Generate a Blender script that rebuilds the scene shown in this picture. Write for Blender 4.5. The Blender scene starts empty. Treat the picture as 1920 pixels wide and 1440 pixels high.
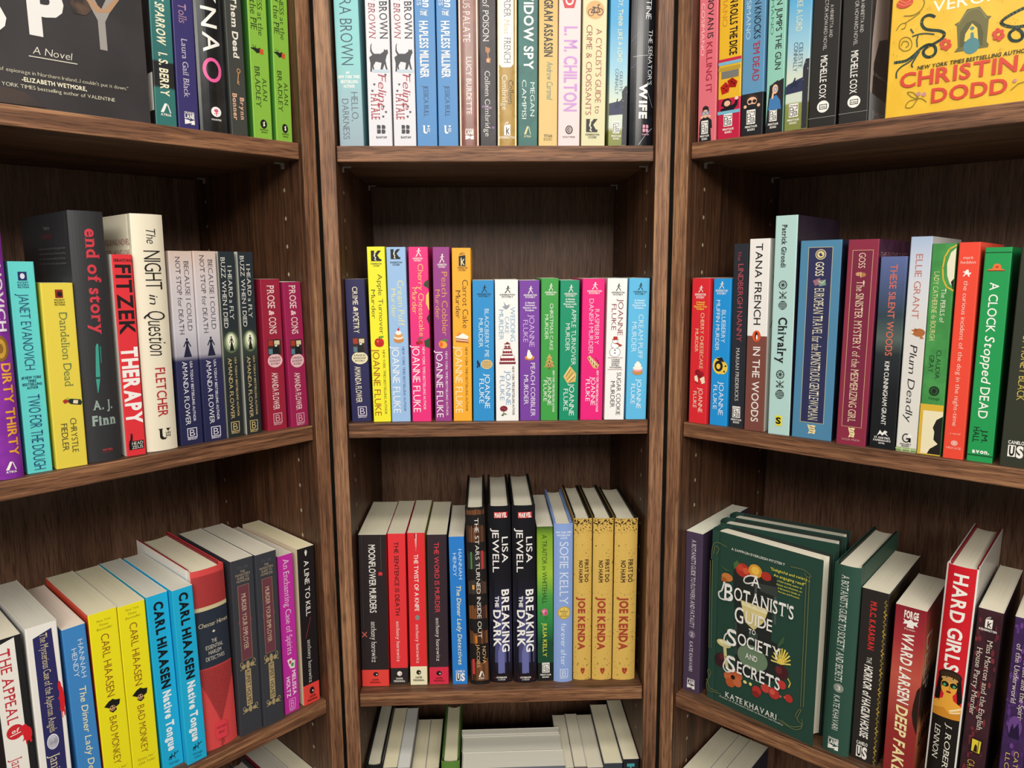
import bpy, bmesh, math, random
from mathutils import Matrix, Vector

sc = bpy.context.scene
COL = sc.collection

# ------------------------------------------------------------------ camera, world, lights, exposure
CAM_F = 1378.41
CAM_LOC = (-0.01678, -0.88004, 1.39249)
CAM_PITCH, CAM_YAW, CAM_ROLL = 0.15417, 0.03703, -0.00725
def setup_camera():
    cd = bpy.data.cameras.new('camera')
    co = bpy.data.objects.new('camera', cd)
    COL.objects.link(co)
    cd.sensor_fit = 'HORIZONTAL'
    cd.sensor_width = 36.0
    cd.lens = CAM_F * 36.0 / 1920.0
    cd.clip_start = 0.01
    F = Vector((math.sin(CAM_YAW) * math.cos(CAM_PITCH), math.cos(CAM_YAW) * math.cos(CAM_PITCH), -math.sin(CAM_PITCH)))
    R0 = Vector((math.cos(CAM_YAW), -math.sin(CAM_YAW), 0))
    U0 = R0.cross(F)
    R = R0 * math.cos(CAM_ROLL) + U0 * math.sin(CAM_ROLL)
    U = -R0 * math.sin(CAM_ROLL) + U0 * math.cos(CAM_ROLL)
    m = Matrix(((R.x, U.x, -F.x, CAM_LOC[0]), (R.y, U.y, -F.y, CAM_LOC[1]), (R.z, U.z, -F.z, CAM_LOC[2]), (0, 0, 0, 1)))
    co.matrix_world = m
    sc.camera = co
setup_camera()

world = bpy.data.worlds.new('world')
sc.world = world
world.use_nodes = True
bg = world.node_tree.nodes['Background']
bg.inputs[0].default_value = (1.0, 0.975, 0.94, 1)
bg.inputs[1].default_value = 0.24

def area_light(name, loc, target, sx, sy, power, color):
    ld = bpy.data.lights.new(name, 'AREA')
    ld.shape = 'RECTANGLE'; ld.size = sx; ld.size_y = sy
    ld.energy = power; ld.color = color
    lo = bpy.data.objects.new(name, ld)
    COL.objects.link(lo)
    lo.location = loc
    d = Vector(target) - Vector(loc)
    lo.rotation_euler = d.to_track_quat('-Z', 'Y').to_euler()
    return lo
WARM = (1.0, 0.95, 0.87)
area_light('ceiling_lamp_or_fill', (-0.62, -1.30, 2.15), (-0.45, 0.1, 0.6), 1.2, 0.3, 8, WARM)
area_light('ceiling_lamp_or_fill', (0.70, -1.30, 2.15), (0.50, 0.1, 0.6), 1.2, 0.3, 8, WARM)
area_light('ceiling_lamp_or_fill', (0.0, -0.85, 2.55), (0.0, -0.70, 0.0), 1.5, 0.3, 13, WARM)  # overhead fill added to brighten the page tops, no known fixture
area_light('ceiling_lamp_or_fill', (0.0, -3.0, 2.35), (0.0, -1.2, 0.0), 1.6, 0.6, 54, WARM)
EXPOSURE = -0.1

sc.view_settings.view_transform = 'Standard'
sc.view_settings.look = 'None'
sc.view_settings.gamma = 1.0
sc.view_settings.use_curve_mapping = False
sc.view_settings.exposure = EXPOSURE

# ------------------------------------------------------------------ materials
def lin(hexc):
    h = hexc.lstrip('#')
    if len(h) == 3: h = ''.join(ch * 2 for ch in h)
    out = []
    for i in (0, 2, 4):
        c = int(h[i:i + 2], 16) / 255.0
        out.append(c / 12.92 if c <= 0.04045 else ((c + 0.055) / 1.055) ** 2.4)
    return (*out, 1.0)

MATS = {}
def new_mat(name):
    m = bpy.data.materials.new(name)
    m.use_nodes = True
    nt = m.node_tree
    return m, nt, nt.nodes['Principled BSDF']

def mat(spec, rough=0.42, h=0.2):
    """spec '#rrggbb' | 'g:t#hex,t#hex..' vertical printed gradient over height h | 'k:#base,#speck' | 'm:#a,#b,scale' mottled print"""
    key = (spec, round(rough, 2), round(h, 3) if spec[:2] in ('g:', 'k:') else 0)
    if key in MATS: return MATS[key]
    m, nt, b = new_mat('print_' + str(len(MATS)))
    b.inputs['Roughness'].default_value = rough
    b.inputs['Specular IOR Level'].default_value = 0.4
    N, L = nt.nodes, nt.links
    if spec[0] == '#':
        b.inputs['Base Color'].default_value = lin(spec)
    else:
        tc = N.new('ShaderNodeTexCoord')
        if spec[:2] == 'g:':
            sx = N.new('ShaderNodeSeparateXYZ'); L.new(tc.outputs['Object'], sx.inputs[0])
            mr = N.new('ShaderNodeMath'); mr.operation = 'DIVIDE'; mr.inputs[1].default_value = h
            L.new(sx.outputs['Z'], mr.inputs[0])
            cr = N.new('ShaderNodeValToRGB'); L.new(mr.outputs[0], cr.inputs[0])
            stops = sorted((1 - float(x.split('#')[0]), '#' + x.split('#')[1]) for x in spec[2:].split(','))
            e = cr.color_ramp.elements
            e[0].position, e[0].color = stops[0][0], lin(stops[0][1])
            e[1].position, e[1].color = stops[-1][0], lin(stops[-1][1])
            for p, c in stops[1:-1]:
                k = e.new(p); k.color = lin(c)
            L.new(cr.outputs[0], b.inputs['Base Color'])
        else:
            f = spec[2:].split(',')
            nz = N.new('ShaderNodeTexNoise')
            nz.inputs['Scale'].default_value = float(f[2]) if len(f) > 2 else 420.0
            nz.inputs['Detail'].default_value = 3.0
            L.new(tc.outputs['Object'], nz.inputs['Vector'])
            cr = N.new('ShaderNodeValToRGB'); L.new(nz.outputs['Fac'], cr.inputs[0])
            lo, hi = (0.645, 0.69) if spec[0] == 'k' else (0.42, 0.6)
            if spec[0] == 'k' and len(f) > 3: lo, hi = float(f[3]), float(f[3]) + .05
            e = cr.color_ramp.elements
            e[0].position, e[0].color = lo, lin(f[0])
            e[1].position, e[1].color = hi, lin(f[1])
            L.new(cr.outputs[0], b.inputs['Base Color'])
    MATS[key] = m
    return m

def page_mat(tint):
    key = ('pages', tint)
    if key in MATS: return MATS[key]
    m, nt, b = new_mat('page_edges')
    N, L = nt.nodes, nt.links
    tc = N.new('ShaderNodeTexCoord')
    mp = N.new('ShaderNodeMapping'); mp.inputs['Scale'].default_value = (3200, 9, 5)
    L.new(tc.outputs['Object'], mp.inputs[0])
    nz = N.new('ShaderNodeTexNoise'); nz.inputs['Scale'].default_value = 1.0; nz.inputs['Detail'].default_value = 2.0
    L.new(mp.outputs[0], nz.inputs['Vector'])
    cr = N.new('ShaderNodeValToRGB'); L.new(nz.outputs['Fac'], cr.inputs[0])
    c = lin(tint); e = cr.color_ramp.elements
    c = tuple(min(.86, v * 1.32) for v in c[:3]) + (1,)
    e[0].position, e[0].color = 0.25, (c[0] * .84, c[1] * .83, c[2] * .80, 1)
    e[1].position, e[1].color = 0.60, c
    L.new(cr.outputs[0], b.inputs['Base Color'])
    b.inputs['Roughness'].default_value = 0.85
    b.inputs['Specular IOR Level'].default_value = 0.2
    MATS[key] = m
    return m

def wood(name, axis, dark, mid, light, seed=0.0, rough=0.5):
    """walnut veneer with its grain along the given local axis"""
    key = (name,)
    if key in MATS: return MATS[key]
    m, nt, b = new_mat(name)
    N, L = nt.nodes, nt.links
    tc = N.new('ShaderNodeTexCoord')
    def coords(fine, along):
        mp = N.new('ShaderNodeMapping')
        s = [fine, fine, fine]; s['xyz'.index(axis)] = along
        mp.inputs['Scale'].default_value = s
        mp.inputs['Location'].default_value = (seed, seed * .7, seed * 1.3)
        L.new(tc.outputs['Object'], mp.inputs[0])
        return mp
    def noise(mp, detail, dist=0.0):
        n = N.new('ShaderNodeTexNoise'); n.inputs['Scale'].default_value = 1.0
        n.inputs['Detail'].default_value = detail; n.inputs['Distortion'].default_value = dist
        L.new(mp.outputs[0], n.inputs['Vector'])
        return n
    big = noise(coords(34, 2.6), 4, 0.9)          # broad figure
    mid_n = noise(coords(240, 7), 5, 0.4)         # streaks
    pore = noise(coords(900, 40), 3)              # pores
    cr = N.new('ShaderNodeValToRGB')
    mx = N.new('ShaderNodeMix'); mx.data_type = 'FLOAT'; mx.inputs[0].default_value = 0.55
    L.new(big.outputs['Fac'], mx.inputs[2]); L.new(mid_n.outputs['Fac'], mx.inputs[3])
    L.new(mx.outputs[0], cr.inputs[0])
    e = cr.color_ramp.elements
    e[0].position, e[0].color = 0.34, lin(dark)
    e[1].position, e[1].color = 0.66, lin(light)
    k = e.new(0.5); k.color = lin(mid)
    pr = N.new('ShaderNodeValToRGB'); L.new(pore.outputs['Fac'], pr.inputs[0])
    pe = pr.color_ramp.elements
    pe[0].position, pe[0].color = 0.36, (0.34, 0.31, 0.29, 1)
    pe[1].position, pe[1].color = 0.50, (1, 1, 1, 1)
    mc = N.new('ShaderNodeMix'); mc.data_type = 'RGBA'; mc.blend_type = 'MULTIPLY'; mc.inputs[0].default_value = 0.8
    L.new(cr.outputs[0], mc.inputs[6]); L.new(pr.outputs[0], mc.inputs[7])
    L.new(mc.outputs[2], b.inputs['Base Color'])
    b.inputs['Roughness'].default_value = rough
    b.inputs['Specular IOR Level'].default_value = 0.35
    bp = N.new('ShaderNodeBump'); bp.inputs['Strength'].default_value = 0.12; bp.inputs['Distance'].default_value = 0.0004
    L.new(pore.outputs['Fac'], bp.inputs['Height']); L.new(bp.outputs[0], b.inputs['Normal'])
    MATS[key] = m
    return m

def plain(name, hexc, rough=0.6, metal=0.0):
    key = ('plain', name)
    if key in MATS: return MATS[key]
    m, nt, b = new_mat(name)
    N, L = nt.nodes, nt.links
    nz = N.new('ShaderNodeTexNoise'); nz.inputs['Scale'].default_value = 180.0; nz.inputs['Detail'].default_value = 4.0
    tc = N.new('ShaderNodeTexCoord'); L.new(tc.outputs['Object'], nz.inputs['Vector'])
    mx = N.new('ShaderNodeMix'); mx.data_type = 'RGBA'
    c = lin(hexc)
    mx.inputs[6].default_value = tuple(v * .85 for v in c[:3]) + (1,)
    mx.inputs[7].default_value = c
    L.new(nz.outputs['Fac'], mx.inputs[0]); L.new(mx.outputs[2], b.inputs['Base Color'])
    b.inputs['Roughness'].default_value = rough
    b.inputs['Metallic'].default_value = metal
    MATS[key] = m
    return m

# ------------------------------------------------------------------ object helpers
def link_mesh(name, verts, faces, mats, mi=None, parent=None, smooth=False):
    me = bpy.data.meshes.new(name)
    me.from_pydata([tuple(v) for v in verts], [], faces)
    for m in mats: me.materials.append(m)
    if mi: me.polygons.foreach_set('material_index', mi)
    if smooth: me.polygons.foreach_set('use_smooth', [True] * len(me.polygons))
    me.update()
    o = bpy.data.objects.new(name, me)
    COL.objects.link(o)
    if parent: o.parent = parent
    return o

def bm_object(name, bm, mats, parent=None):
    me = bpy.data.meshes.new(name)
    bm.to_mesh(me); bm.free()
    for m in mats: me.materials.append(m)
    o = bpy.data.objects.new(name, me)
    COL.objects.link(o)
    if parent: o.parent = parent
    return o

def bm_box(bm, x0, x1, y0, y1, z0, z1, bevel=0.0, mi=0):
    r = bmesh.ops.create_cube(bm, size=1.0)
    vs = r['verts']
    for v in vs:
        v.co = Vector((x0 if v.co.x < 0 else x1, y0 if v.co.y < 0 else y1, z0 if v.co.z < 0 else z1))
    fs = set(f for v in vs for f in v.link_faces)
    for f in fs: f.material_index = mi
    if bevel:
        es = list(set(e for v in vs for e in v.link_edges))
        bmesh.ops.bevel(bm, geom=es, offset=bevel, segments=2, profile=0.5, affect='EDGES')

def empty(name, loc, rotz=0.0, lean=0.0):
    o = bpy.data.objects.new(name, None)
    COL.objects.link(o)
    o.empty_display_size = 0.02
    o.matrix_world = Matrix.Translation(loc) @ Matrix.Rotation(rotz, 4, 'Z') @ Matrix.Rotation(lean, 4, 'Y')
    return o

def tag(o, label, cat, group=None):
    o['label'] = label; o['category'] = cat
    if group: o['group'] = group

# ------------------------------------------------------------------ glyphs of the built-in font, cached per style
class Glyphs:
    OFF = {'t': -0.021, 'n': -0.008, 'm': 0.006, 'b': 0.026, 'x': 0.046}
    def __init__(self, need):
        tmp = []
        for ch, w in sorted(need):
            cu = bpy.data.curves.new('g', 'FONT')
            cu.body = ch; cu.resolution_u = 3
            cu.offset = min(self.OFF[w], -0.008) if ch == 'M' else self.OFF[w]      # the fill of a thickened M fails: thicken it below
            o = bpy.data.objects.new('g', cu); COL.objects.link(o)
            tmp.append((ch, w, o, cu))
        dg = bpy.context.evaluated_depsgraph_get()
        self.g = {}
        for ch, w, o, cu in tmp:
            ev = o.evaluated_get(dg)
            me = ev.to_mesh()
            vs = [(v.co.x, v.co.y) for v in me.vertices]
            fs = [tuple(p.vertices) for p in me.polygons]
            ev.to_mesh_clear()
            self.g[ch, w] = (vs, fs)
        for ch, w in [k for k in self.g if k[0] == 'M' and self.OFF[k[1]] > 0]:
            self.g[ch, w] = self.thicken(*self.g[ch, w], self.OFF[w] + 0.008)
        for ch, w, o, cu in tmp:
            bpy.data.objects.remove(o); bpy.data.curves.remove(cu)
        self.serif = {}
    @staticmethod
    def thicken(vs, fs, d):
        """move the outline outwards by d along the mitred normals"""
        cnt = {}
        for f in fs:
            for i in range(len(f)):
                a, b = f[i], f[(i + 1) % len(f)]
                k = tuple(sorted((a, b)))
                cnt[k] = None if k in cnt else (a, b)
        nrm = {}
        for ab in cnt.values():
            if ab is None: continue
            (x0, y0), (x1, y1) = vs[ab[0]], vs[ab[1]]
            l = math.hypot(x1 - x0, y1 - y0) or 1
            for v in ab: nrm.setdefault(v, []).append(((y1 - y0) / l, (x0 - x1) / l))
        out = list(vs)
        for v, ns in nrm.items():
            if len(ns) == 2:
                (ax, ay), (bx, by) = ns
                q = d / max(0.25, 1 + ax * bx + ay * by)
                out[v] = (vs[v][0] + (ax + bx) * q, vs[v][1] + (ay + by) * q)
        return out, fs
    def slab(self, ch, w):
        """the same glyph with small slab serifs at the ends of its stems"""
        k = (ch, w)
        if k in self.serif: return self.serif[k]
        vs, fs = self.g[k]
        vs = list(vs); out = list(fs)
        cnt = {}
        for f in fs:
            for i in range(len(f)):
                e = tuple(sorted((f[i], f[(i + 1) % len(f)])))
                cnt[e] = cnt.get(e, 0) + 1
        off = self.OFF[w]
        if ch.isalpha():
            for (a, b), n in cnt.items():
                if n != 1: continue
                (x0, y0), (x1, y1) = vs[a], vs[b]
                if abs(y0 - y1) > 0.006: continue
                ln = abs(x1 - x0)
                if ln > 0.24 or ln < 0.03: continue
                base = abs(y0 + off) < 0.02
                top = y0 > 0.40
                if not (base or top): continue
                xa, xb = min(x0, x1) - 0.055, max(x0, x1) + 0.055
                ya, yb = (y0, y0 + 0.045) if base else (y0 - 0.045, y0)
                i = len(vs)
                vs += [(xa, ya), (xb, ya), (xb, yb), (xa, yb)]
                out.append((i, i + 1, i + 2, i + 3))
        self.serif[k] = (vs, out)
        return self.serif[k]
    def line(self, text, style):
        """polygons of a line of text; x runs 0..1 over the line, y 0 at the baseline and 1 at cap height"""
        w = next((c for c in style if c in self.OFF), 'n')
        serif, ital = 's' in style, 'i' in style
        pen, V, Fc = 0.0, [], []
        for ch in text:
            if ch == ' ': pen += 0.27; continue
            vs, fs = self.slab(ch, w) if serif else self.g[ch, w]
            if not vs: continue
            x0 = min(v[0] for v in vs); x1 = max(v[0] for v in vs)
            base = len(V)
            for x, y in vs:
                yy = y / 0.69
                V.append([pen + x - x0 + (0.17 * y if ital else 0.0), yy])
            Fc += [tuple(base + i for i in f) for f in fs]
            pen += x1 - x0 + (0.05 if serif else 0.085)
        if not V: return [], []
        a = min(v[0] for v in V); b = max(v[0] for v in V)
        for v in V: v[0] = (v[0] - a) / max(1e-6, b - a)
        return V, Fc

def ring(cx, cy, rx, ry, n=20):
    return [(cx + rx * math.cos(2 * math.pi * i / n), cy + ry * math.sin(2 * math.pi * i / n)) for i in range(n)]

def stroke(pts, w, asp):
    """quads along a polyline; w is the width in box-width units, asp = box height / box width"""
    out = []
    for (x0, y0), (x1, y1) in zip(pts, pts[1:]):
        dx, dy = x1 - x0, (y1 - y0) * asp
        l = math.hypot(dx, dy) or 1
        nx, ny = -dy / l * w / 2, dx / l * w / 2 / asp
        ex, ey = dx / l * w / 4, dy / l * w / 4 / asp
        out.append([(x0 + nx - ex, y0 + ny - ey), (x1 + nx + ex, y1 + ny + ey), (x1 - nx + ex, y1 - ny + ey), (x0 - nx - ex, y0 - ny - ey)])
    return out

def smooth_line(p):
    """Catmull-Rom curve through the points"""
    out = []
    for i in range(len(p) - 1):
        a, b, c, d = p[max(0, i - 1)], p[i], p[i + 1], p[min(len(p) - 1, i + 2)]
        for j in range(4):
            t = j / 4
            out.append(tuple(.5 * (2 * b[k] + (c[k] - a[k]) * t + (2 * a[k] - 5 * b[k] + 4 * c[k] - d[k]) * t * t + (3 * b[k] - a[k] - 3 * c[k] + d[k]) * t ** 3) for k in (0, 1)))
    return out + [p[-1]]

ICONS = {
'apple': [('O','#b81f1c',.35,.6,.3,.36),('O','#c8281f',.65,.6,.3,.36),('O','#b81f1c',.5,.72,.3,.26),('O','#e8604a',.36,.5,.09,.12),('L','#4a3018',[(.5,.3),(.52,.08)],.08),('P','#5a9a2c',[(.52,.2),(.62,.06),(.85,.02),(.95,.1),(.78,.22)])],
'puff': [('O','#c98a4a',.5,.78,.44,.2),('O','#f3ead6',.5,.62,.4,.14),('O','#d8a05a',.5,.52,.38,.14),('O','#f6efe0',.5,.36,.26,.12),('O','#f6efe0',.5,.26,.16,.1),('O','#c41c2a',.5,.16,.1,.08),('L','#6a2a1a',[(.5,.1),(.6,0)],.03)],
'puffpink': [('O','#c98a4a',.5,.78,.46,.2),('O','#f2a0b0',.5,.62,.42,.14),('O','#f6efe0',.5,.5,.42,.14),('O','#fbf6ec',.5,.32,.3,.16),('O','#fbf6ec',.5,.18,.16,.12),('L','#c98a4a',[(.5,.1),(.56,0)],.03)],
'cherry': [('O','#a01220',.35,.75,.26,.22),('O','#b81a2a',.68,.68,.26,.22),('L','#3a5a22',[(.35,.58),(.5,.1)],.07),('L','#3a5a22',[(.66,.5),(.5,.1)],.07),('P','#3d7a2c',[(.5,.1),(.8,0),(.98,.16),(.7,.22)])],
'peach': [('O','#f08a2a',.42,.56,.4,.4),('O','#f6a83c',.56,.62,.34,.34),('O','#e8602a',.3,.58,.16,.24),('P','#4d8a2c',[(.3,.2),(.5,.02),(.9,.1),(.98,.3),(.6,.24)])],
'cakeslice': [('P','#b5662a',[(.02,.5),(.9,.62),(.98,.98),(.05,.88)]),('P','#f8efe0',[(.02,.42),(.9,.54),(.9,.64),(.02,.52)]),('P','#f8efe0',[(.04,.64),(.94,.76),(.94,.82),(.04,.7)]),('P','#fbf5ea',[(0,.4),(.55,.08),(.98,.4),(.9,.56)]),('P','#e8843a',[(.05,.3),(.3,.02),(.45,.1),(.2,.36)])],
'pie': [('O','#e0c07a',.5,.5,.48,.5),('O','#6a5030',.5,.5,.4,.41),('L','#e6c988',[(.12,.347),(.12,.653)],.05),('L','#e6c988',[(.25,.211),(.25,.789)],.05),('L','#e6c988',[(.38,.155),(.38,.845)],.05),('L','#e6c988',[(.51,.14),(.51,.86)],.05),('L','#e6c988',[(.64,.161),(.64,.839)],.05),('L','#e6c988',[(.77,.224),(.77,.776)],.05),('L','#e6c988',[(.9,.39),(.9,.61)],.05),('L','#e6c988',[(.304,.14),(.696,.14)],.05),('L','#e6c988',[(.174,.285),(.826,.285)],.05),('L','#e6c988',[(.125,.43),(.875,.43)],.05),('L','#e6c988',[(.126,.575),(.874,.575)],.05),('L','#e6c988',[(.176,.72),(.824,.72)],.05),('L','#e6c988',[(.312,.865),(.688,.865)],.05)],
'berries': [('O','#1a2248',.3,.3,.28,.28),('O','#1a2248',.7,.6,.28,.28),('O','#1a2248',.2,.8,.2,.2)],
'dove': [('P','#9aa0a8',[(0,.55),(.3,.5),(.2,.05),(.55,.45),(.95,.3),(.85,.62),(.5,.9),(.25,.75)])],
'wedding': [('L','#a04a5a',[(.36,.04),(.34,.24),(.66,.24),(.64,.04),(.36,.04)],.04),('L','#a04a5a',[(.26,.3),(.24,.54),(.76,.54),(.74,.3),(.26,.3)],.04),('L','#a04a5a',[(.12,.6),(.08,.9),(.92,.9),(.88,.6),(.12,.6)],.04),('P','#fbf8f4',[(.36,.04),(.64,.04),(.66,.24),(.34,.24)]),('P','#fbf8f4',[(.26,.3),(.74,.3),(.76,.54),(.24,.54)]),('P','#fbf8f4',[(.12,.6),(.88,.6),(.92,.9),(.08,.9)]),('L','#7c1f2e',[(.36,.06),(.64,.06)],.05),('L','#7c1f2e',[(.32,.26),(.68,.26)],.07),('L','#7c1f2e',[(.22,.56),(.78,.56)],.08),('L','#7c1f2e',[(.06,.92),(.94,.92)],.12),('O','#8f2436',.42,.18,.07,.05),('O','#8f2436',.58,.18,.07,.05),('O','#8f2436',.3,.43,.07,.06),('O','#8f2436',.43,.43,.07,.06),('O','#8f2436',.56,.43,.07,.06),('O','#8f2436',.69,.43,.07,.06),('O','#8f2436',.16,.76,.09,.07),('O','#8f2436',.296,.76,.09,.07),('O','#8f2436',.432,.76,.09,.07),('O','#8f2436',.568,.76,.09,.07),('O','#8f2436',.704,.76,.09,.07),('O','#8f2436',.84,.76,.09,.07),('O','#7c1f2e',.5,.02,.08,.05)],
'mushflower': [('O','#7c1f2e',.5,.3,.42,.26),('O','#a04050',.36,.26,.1,.08),('O','#a04050',.62,.32,.1,.08),('L','#4a5a3a',[(.5,.5),(.45,.95)],.06),('P','#5a6a4a',[(.2,.9),(.46,.7),(.4,.98)]),('P','#5a6a4a',[(.9,.8),(.52,.68),(.56,.86)])],
'creamcup': [('O','#c8853a',.5,.8,.46,.18),('O','#f6f0e4',.5,.62,.3,.22),('O','#f6f0e4',.45,.36,.2,.2),('O','#f6f0e4',.42,.14,.12,.14),('O','#e8902a',.14,.72,.12,.12),('O','#e8902a',.86,.72,.12,.12)],
'tree': [('P','#c9a860',[(.5,0),(.78,.34),(.64,.34),(.9,.6),(.74,.6),(1,.86),(0,.86),(.26,.6),(.1,.6),(.36,.34),(.22,.34)]),('L','#7a5a28',[(.35,.3),(.68,.36)],.05),('L','#7a5a28',[(.2,.56),(.82,.62)],.05),('L','#7a5a28',[(.1,.8),(.9,.82)],.05),('O','#2a6a2a',.5,.5,.08,.05),('O','#2a6a2a',.4,.72,.08,.05),('O','#b02a2a',.62,.72,.07,.05),('P','#7a5a28',[(.42,.86),(.58,.86),(.58,1),(.42,1)])],
'turnover': [('P','#d9b868',[(.02,.6),(.5,0),(.95,.45),(.9,.9),(.3,.98)]),('L','#8a6a30',[(.2,.6),(.55,.2)],.05),('L','#8a6a30',[(.3,.78),(.72,.38)],.05),('L','#8a6a30',[(.45,.9),(.85,.6)],.05),('L','#f2e0a8',[(.12,.58),(.5,.1)],.05),('L','#f2e0a8',[(.4,.84),(.8,.5)],.05)],
'danish': [('P','#d8b070',[(0,.2),(.2,.02),(.98,.7),(.85,.98),(.5,.9)]),('L','#7a2a30',[(.12,.2),(.8,.86)],.08),('L','#f2e4c4',[(.2,.1),(.3,.4)],.06),('L','#f2e4c4',[(.4,.3),(.46,.6)],.06),('L','#f2e4c4',[(.6,.46),(.64,.78)],.06),('O','#7a1030',.86,.4,.06,.05),('O','#7a1030',.94,.56,.06,.05),('O','#7a1030',.74,.26,.05,.04)],
'snowman': [('O','#8a8a8a',.45,.76,.4,.24),('O','#ffffff',.45,.76,.36,.22),('O','#8a8a8a',.45,.42,.3,.17),('O','#ffffff',.45,.42,.27,.15),('O','#8a8a8a',.45,.22,.22,.12),('O','#ffffff',.45,.22,.19,.1),('P','#b03028',[(.24,.13),(.66,.11),(.66,.16),(.24,.18)]),('P','#b03028',[(.32,0),(.6,0),(.62,.12),(.3,.13)]),('P','#b0402a',[(.3,.33),(.62,.3),(.98,.42),(.8,.5),(.6,.38)]),('O','#6a3a20',.3,.56,.04,.02),('O','#6a3a20',.6,.56,.04,.02),('O','#141414',.38,.2,.03,.015),('O','#141414',.54,.2,.03,.015),('O','#6a2a20',.45,.66,.06,.03),('O','#6a2a20',.45,.8,.06,.03)],
'cat': [('P','#2c2b36',[(.08,.98),(.1,.7),(.04,.5),(.2,.42),(.1,.3),(.12,.1),(.2,.02),(.16,.14),(.18,.28),(.28,.38),(.6,.38),(.76,.3),(.78,.22),(.86,.26),(.94,.22),(.98,.34),(.9,.44),(.84,.6),(.88,.76),(.96,.98),(.88,.98),(.78,.72),(.66,.96),(.56,.96),(.64,.68),(.36,.64),(.24,.78),(.3,.98),(.22,.98),(.18,.8),(.16,.98)])],
'paw': [('O','*',.5,.65,.3,.28),('O','*',.2,.3,.14,.16),('O','*',.5,.18,.14,.16),('O','*',.8,.3,.14,.16)],
'bantam': [('P','*',[(0,.02),(.34,.02),(.44,.16),(.4,.44),(0,.44)]),('P','*',[(.56,.02),(.86,.02),(1,.16),(.96,.44),(.56,.44)]),('P','*',[(0,.52),(.4,.52),(.46,.74),(.38,.98),(0,.98)]),('P','*',[(.54,.52),(.9,.52),(1,.74),(.9,.98),(.54,.98)])],
'unsq': [('P','*',[(0,0),(.36,0),(.3,.12),(.3,.66),(.42,.84),(.66,.8),(.5,1),(.24,.98),(.1,.8),(.1,.12)]),('P','*',[(.62,0),(1,.02),(.84,.12),(.84,.24),(.7,.22)]),('T','*','UN','b',.56,.95,.34,.5),('T','*','SQ','b',.56,.95,.56,.74)],
'lane': [('T','*','CROOKED','b',0,1,0,.16),('T','*','LANE','x',0,1,.2,.52),('P','*',[(0,.6),(.55,.66),(.42,.78),(1,.6),(1,.98),(.6,.98),(.72,.84),(0,1)])],
'atria': [('P','*',[(.42,0),(.68,0),(.3,.74),(0,.74)]),('P','*',[(.66,.1),(.74,.06),(1,.74),(.9,.74)]),('T','*','ATRIA','b',0,1,.82,1)],
'harper': [('O','#f2efee',.5,.36,.46,.36),('O','#d85a78',.5,.28,.2,.12),('L','#d85a78',[(.5,.3),(.5,.62)],.08),('L','#d85a78',[(.3,.5),(.7,.44)],.05),('T','#e8e4e0','HARPER','b',.05,.95,.86,.98)],
'rooster': [('O','#141414',.5,.5,.5,.5),('P','#dfe8c8',[(.3,.3),(.45,.36),(.6,.2),(.74,.3),(.6,.4),(.72,.62),(.5,.8),(.4,.6),(.5,.5)])],
'minotaur': [('P','#f4f1ea',[(0,0),(1,0),(1,1),(0,1)]),('L','#23232a',[(.1,.1),(.5,.16),(.62,.1)],.07),('L','#23232a',[(.12,.3),(.3,.24),(.5,.36),(.36,.5),(.14,.5)],.07),('L','#23232a',[(.6,.2),(.9,.12),(.88,.4),(.64,.42)],.07),('L','#23232a',[(.2,.66),(.42,.62),(.46,.9),(.16,.9)],.07),('L','#23232a',[(.6,.56),(.84,.58),(.9,.86),(.62,.9),(.58,.7)],.07),('L','#23232a',[(.1,.2),(.1,.9)],.07),('L','#23232a',[(.76,.66),(.74,.8)],.07),('L','#23232a',[(.48,.44),(.56,.66)],.07)],
'minotext': [('T','*','MINOTAUR','b',0,1,0,.4),('T','*','BOOKS','b',.2,.8,.6,1)],
'swp': [('O','#f2efe8',.5,.5,.5,.5),('L','#1a1a1a',[(.22,.34),(.8,.34),(.8,.7),(.22,.7),(.22,.34)],.06),('T','#1a1a1a','swp','b',.3,.72,.42,.6)],
'runner': [('O','*',.62,.1,.12,.1),('P','*',[(.5,.18),(.68,.2),(.66,.46),(.5,.52)]),('P','*',[(.5,.46),(.62,.46),(.24,.98),(.06,.98)]),('P','*',[(.52,.5),(.62,.46),(.98,.9),(.9,.98)]),('L','*',[(.58,.26),(.28,.42)],.09),('L','*',[(.62,.28),(.92,.34)],.08)],
'kenmys': [('T','*','KENSINGTON','b',0,1,0,.42),('T','*','MYSTERY','b',.12,.88,.58,1)],
'kencoz': [('T','*','KENSINGTON','b',0,1,0,.42),('T','*','COZIES','b',.2,.8,.58,1)],
'kbox': [('P','*',[(0,0),(.36,0),(.3,.14),(.4,.3),(.66,0),(1,0),(.62,.44),(.86,.8),(1,.8),(1,1),(0,1)]),('P','#e9e6cc',[(.34,.2),(.44,.36),(.36,.52),(.5,.66),(.4,.84),(.54,.9),(.46,.96),(.3,.86),(.4,.7),(.26,.5)])],
'kbook': [('P','*',[(.1,.32),(.9,.24),(.9,1),(.1,1)]),('P','#e8d6a8',[(.34,.44),(.46,.42),(.46,.66),(.68,.5),(.8,.5),(.56,.72),(.82,.92),(.66,.92),(.46,.76),(.46,.96),(.34,.96)]),('L','*',[(.14,.26),(.4,.1)],.05),('L','*',[(.3,.26),(.52,.04)],.05),('L','*',[(.48,.25),(.66,.06)],.05),('L','*',[(.66,.24),(.8,.1)],.05)],
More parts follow.
